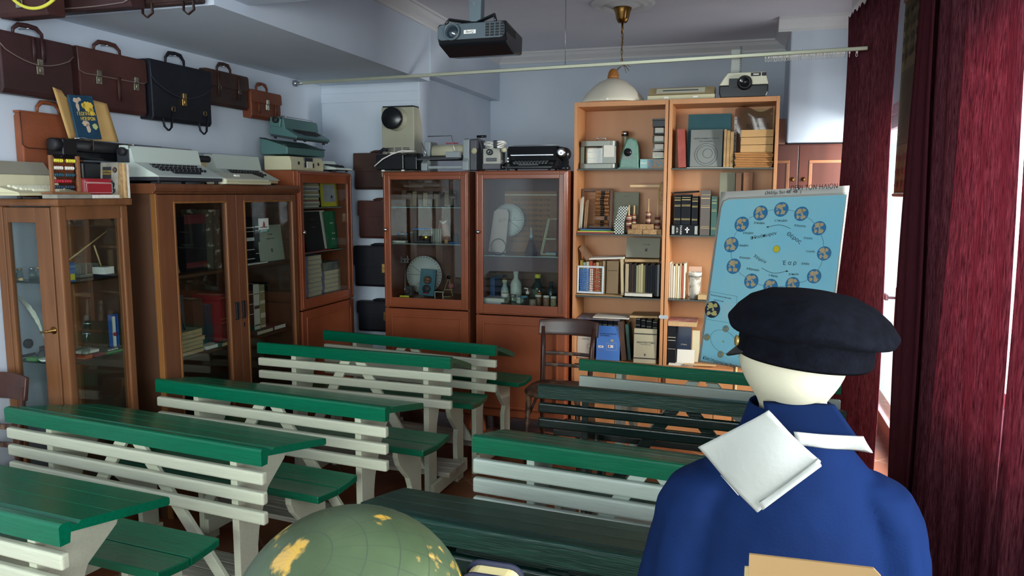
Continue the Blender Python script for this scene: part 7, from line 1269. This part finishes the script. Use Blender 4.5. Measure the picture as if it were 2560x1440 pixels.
obj('mount_arm', MB().tube([(-.12, .02, h), (-.11, .03, h + .022), (-.02, .1, h + .022)], .007, 6).tube([(.1, .02, h), (.09, .03, h + .03), (-.02, .1, h + .022)], .007, 6).tube([(.08, .2, h - .01), (-.02, .1, h + .022), (-.12, .2, h - .01)], .007, 6), blk, mt_); obj('screw', MB().cyl(.008, .0, .004, (-.02, .083, h + .1), 'y', 10), steel, mt_)
# ------------------------------------------------------------------ cupboard and old chart at the back right
mah = mat('mahogany_gloss', '#5d2f24', .28, c2='#4a241b', vs=3, st=(2, 2, .3), spec=.4); mah_l = mat('moulding_brown', '#8f5a38', .35)
cu = thing('wall_cupboard', 'dark reddish wood cupboard with brass handles under the boxed duct at the back', 'cupboard', (-.02, 6.235, 0)); w = .9
obj('body', MB().box(0, w, .02, .5, 0, 2.02), mah, cu, .003)
dv_ = at(1997, 400, 1, 6.23).x + .02
for x0, x1, hs_ in ((.005, dv_ - .004, 1), (dv_ + .004, w - .005, -1)):
    dr = obj('door', MB().box(x0, x1, 0, .019, .08, 2.01), mah, cu, .002)
    a, b = x0 + .07 if hs_ < 0 else x0 + .05, min(x1 - .06, x0 + .42)
    for zlo, zhi in ((1.12, 1.9), (.16, 1.0)): obj('moulding', MB().box(a, b, -.008, 0, zhi - .022, zhi).box(a, b, -.008, 0, zlo, zlo + .022).box(a, a + .022, -.008, 0, zlo + .022, zhi - .022).box(b - .022, b, -.008, 0, zlo + .022, zhi - .022), mah_l, dr, .002)
    hx = x1 - .035 if hs_ > 0 else x0 + .035; hz_ = at(1985, 448, 1, 6.23).z; obj('handle', MB().lathe([(0, -.003), (.017, -.003), (.017, 0), (0, 0)], 14, (hx, 0, hz_), 'y').lathe([(.006, -.004), (.012, -.02), (.006, -.028), (0, -.028)], 12, (hx, 0, hz_ - .004), 'y'), brass, dr)
b0, b1 = at(1948, 330, 1, 6.25), at(1969, 330, 1, 6.25)
tag(obj('wooden_board', MB().box(b0.x - .1, min(b1.x, .27), 6.26, 6.28, 2.022, at(1960, 297, 1, 6.26).z), mat('pinkish_board', '#9a6f5c', .6, c2='#8a6150', vs=4, st=(1, 1, 8)), None, .001), 'pinkish wooden board standing on the dark cupboard, right of the bookcase', 'board')
oc = thing('old_wall_chart', 'long yellowed printed chart hanging on the right wall between the curtains', 'wall chart', (.925, 5.56, 1.655), -pi / 2); ocp = mat('aged_chart_paper', '#8f8a52', .8, c2='#7d7845', vs=5)
obj('paper', MB().sheet(lambda u, v: (.72 * u, .006 * sin(7 * u), 1.2 * v), 16, 6, .0012), ocp, oc); obj('batten', MB().tube([(-.01, 0, -.012), (.73, 0, -.012)], .011, 8), wood_p, oc); obj('batten', MB().tube([(-.01, 0, 1.205), (.73, 0, 1.205)], .011, 8), wood_p, oc)
ln_ = MB(); rnd = random.Random(3)
for k in range(34):
    z = .30 + k * .0135; ln_.add([(.05, -.008, z), (.05 + rnd.uniform(.5, .62), -.008, z), (.05 + .55, -.008, z + .006), (.05, -.008, z + .006)], [(0, 1, 2, 3)])
obj('text_line', ln_, mat('faded_ink', '#4a4728', .8), oc); pi_ = MB(); pj_ = MB()
for k in range(4):
    for j in range(5): p = blob(.08 + j * .13, .85 + k * .09, .035, .03, k * 7 + j, -.0085, 12, .7); pi_.add(p, [tuple(range(12))])
for k in range(3):
    for j in range(5): p = blob(.08 + j * .13, .05 + k * .085, .035, .028, k * 9 + j + 50, -.0085, 12, .6); pj_.add(p, [tuple(range(12))])
obj('drawing', pi_, mat('faded_ink', '#4a4728', .8), oc); obj('picture', pj_, mat('faded_red', '#8a4a3a', .8), oc)
flatten_texts()
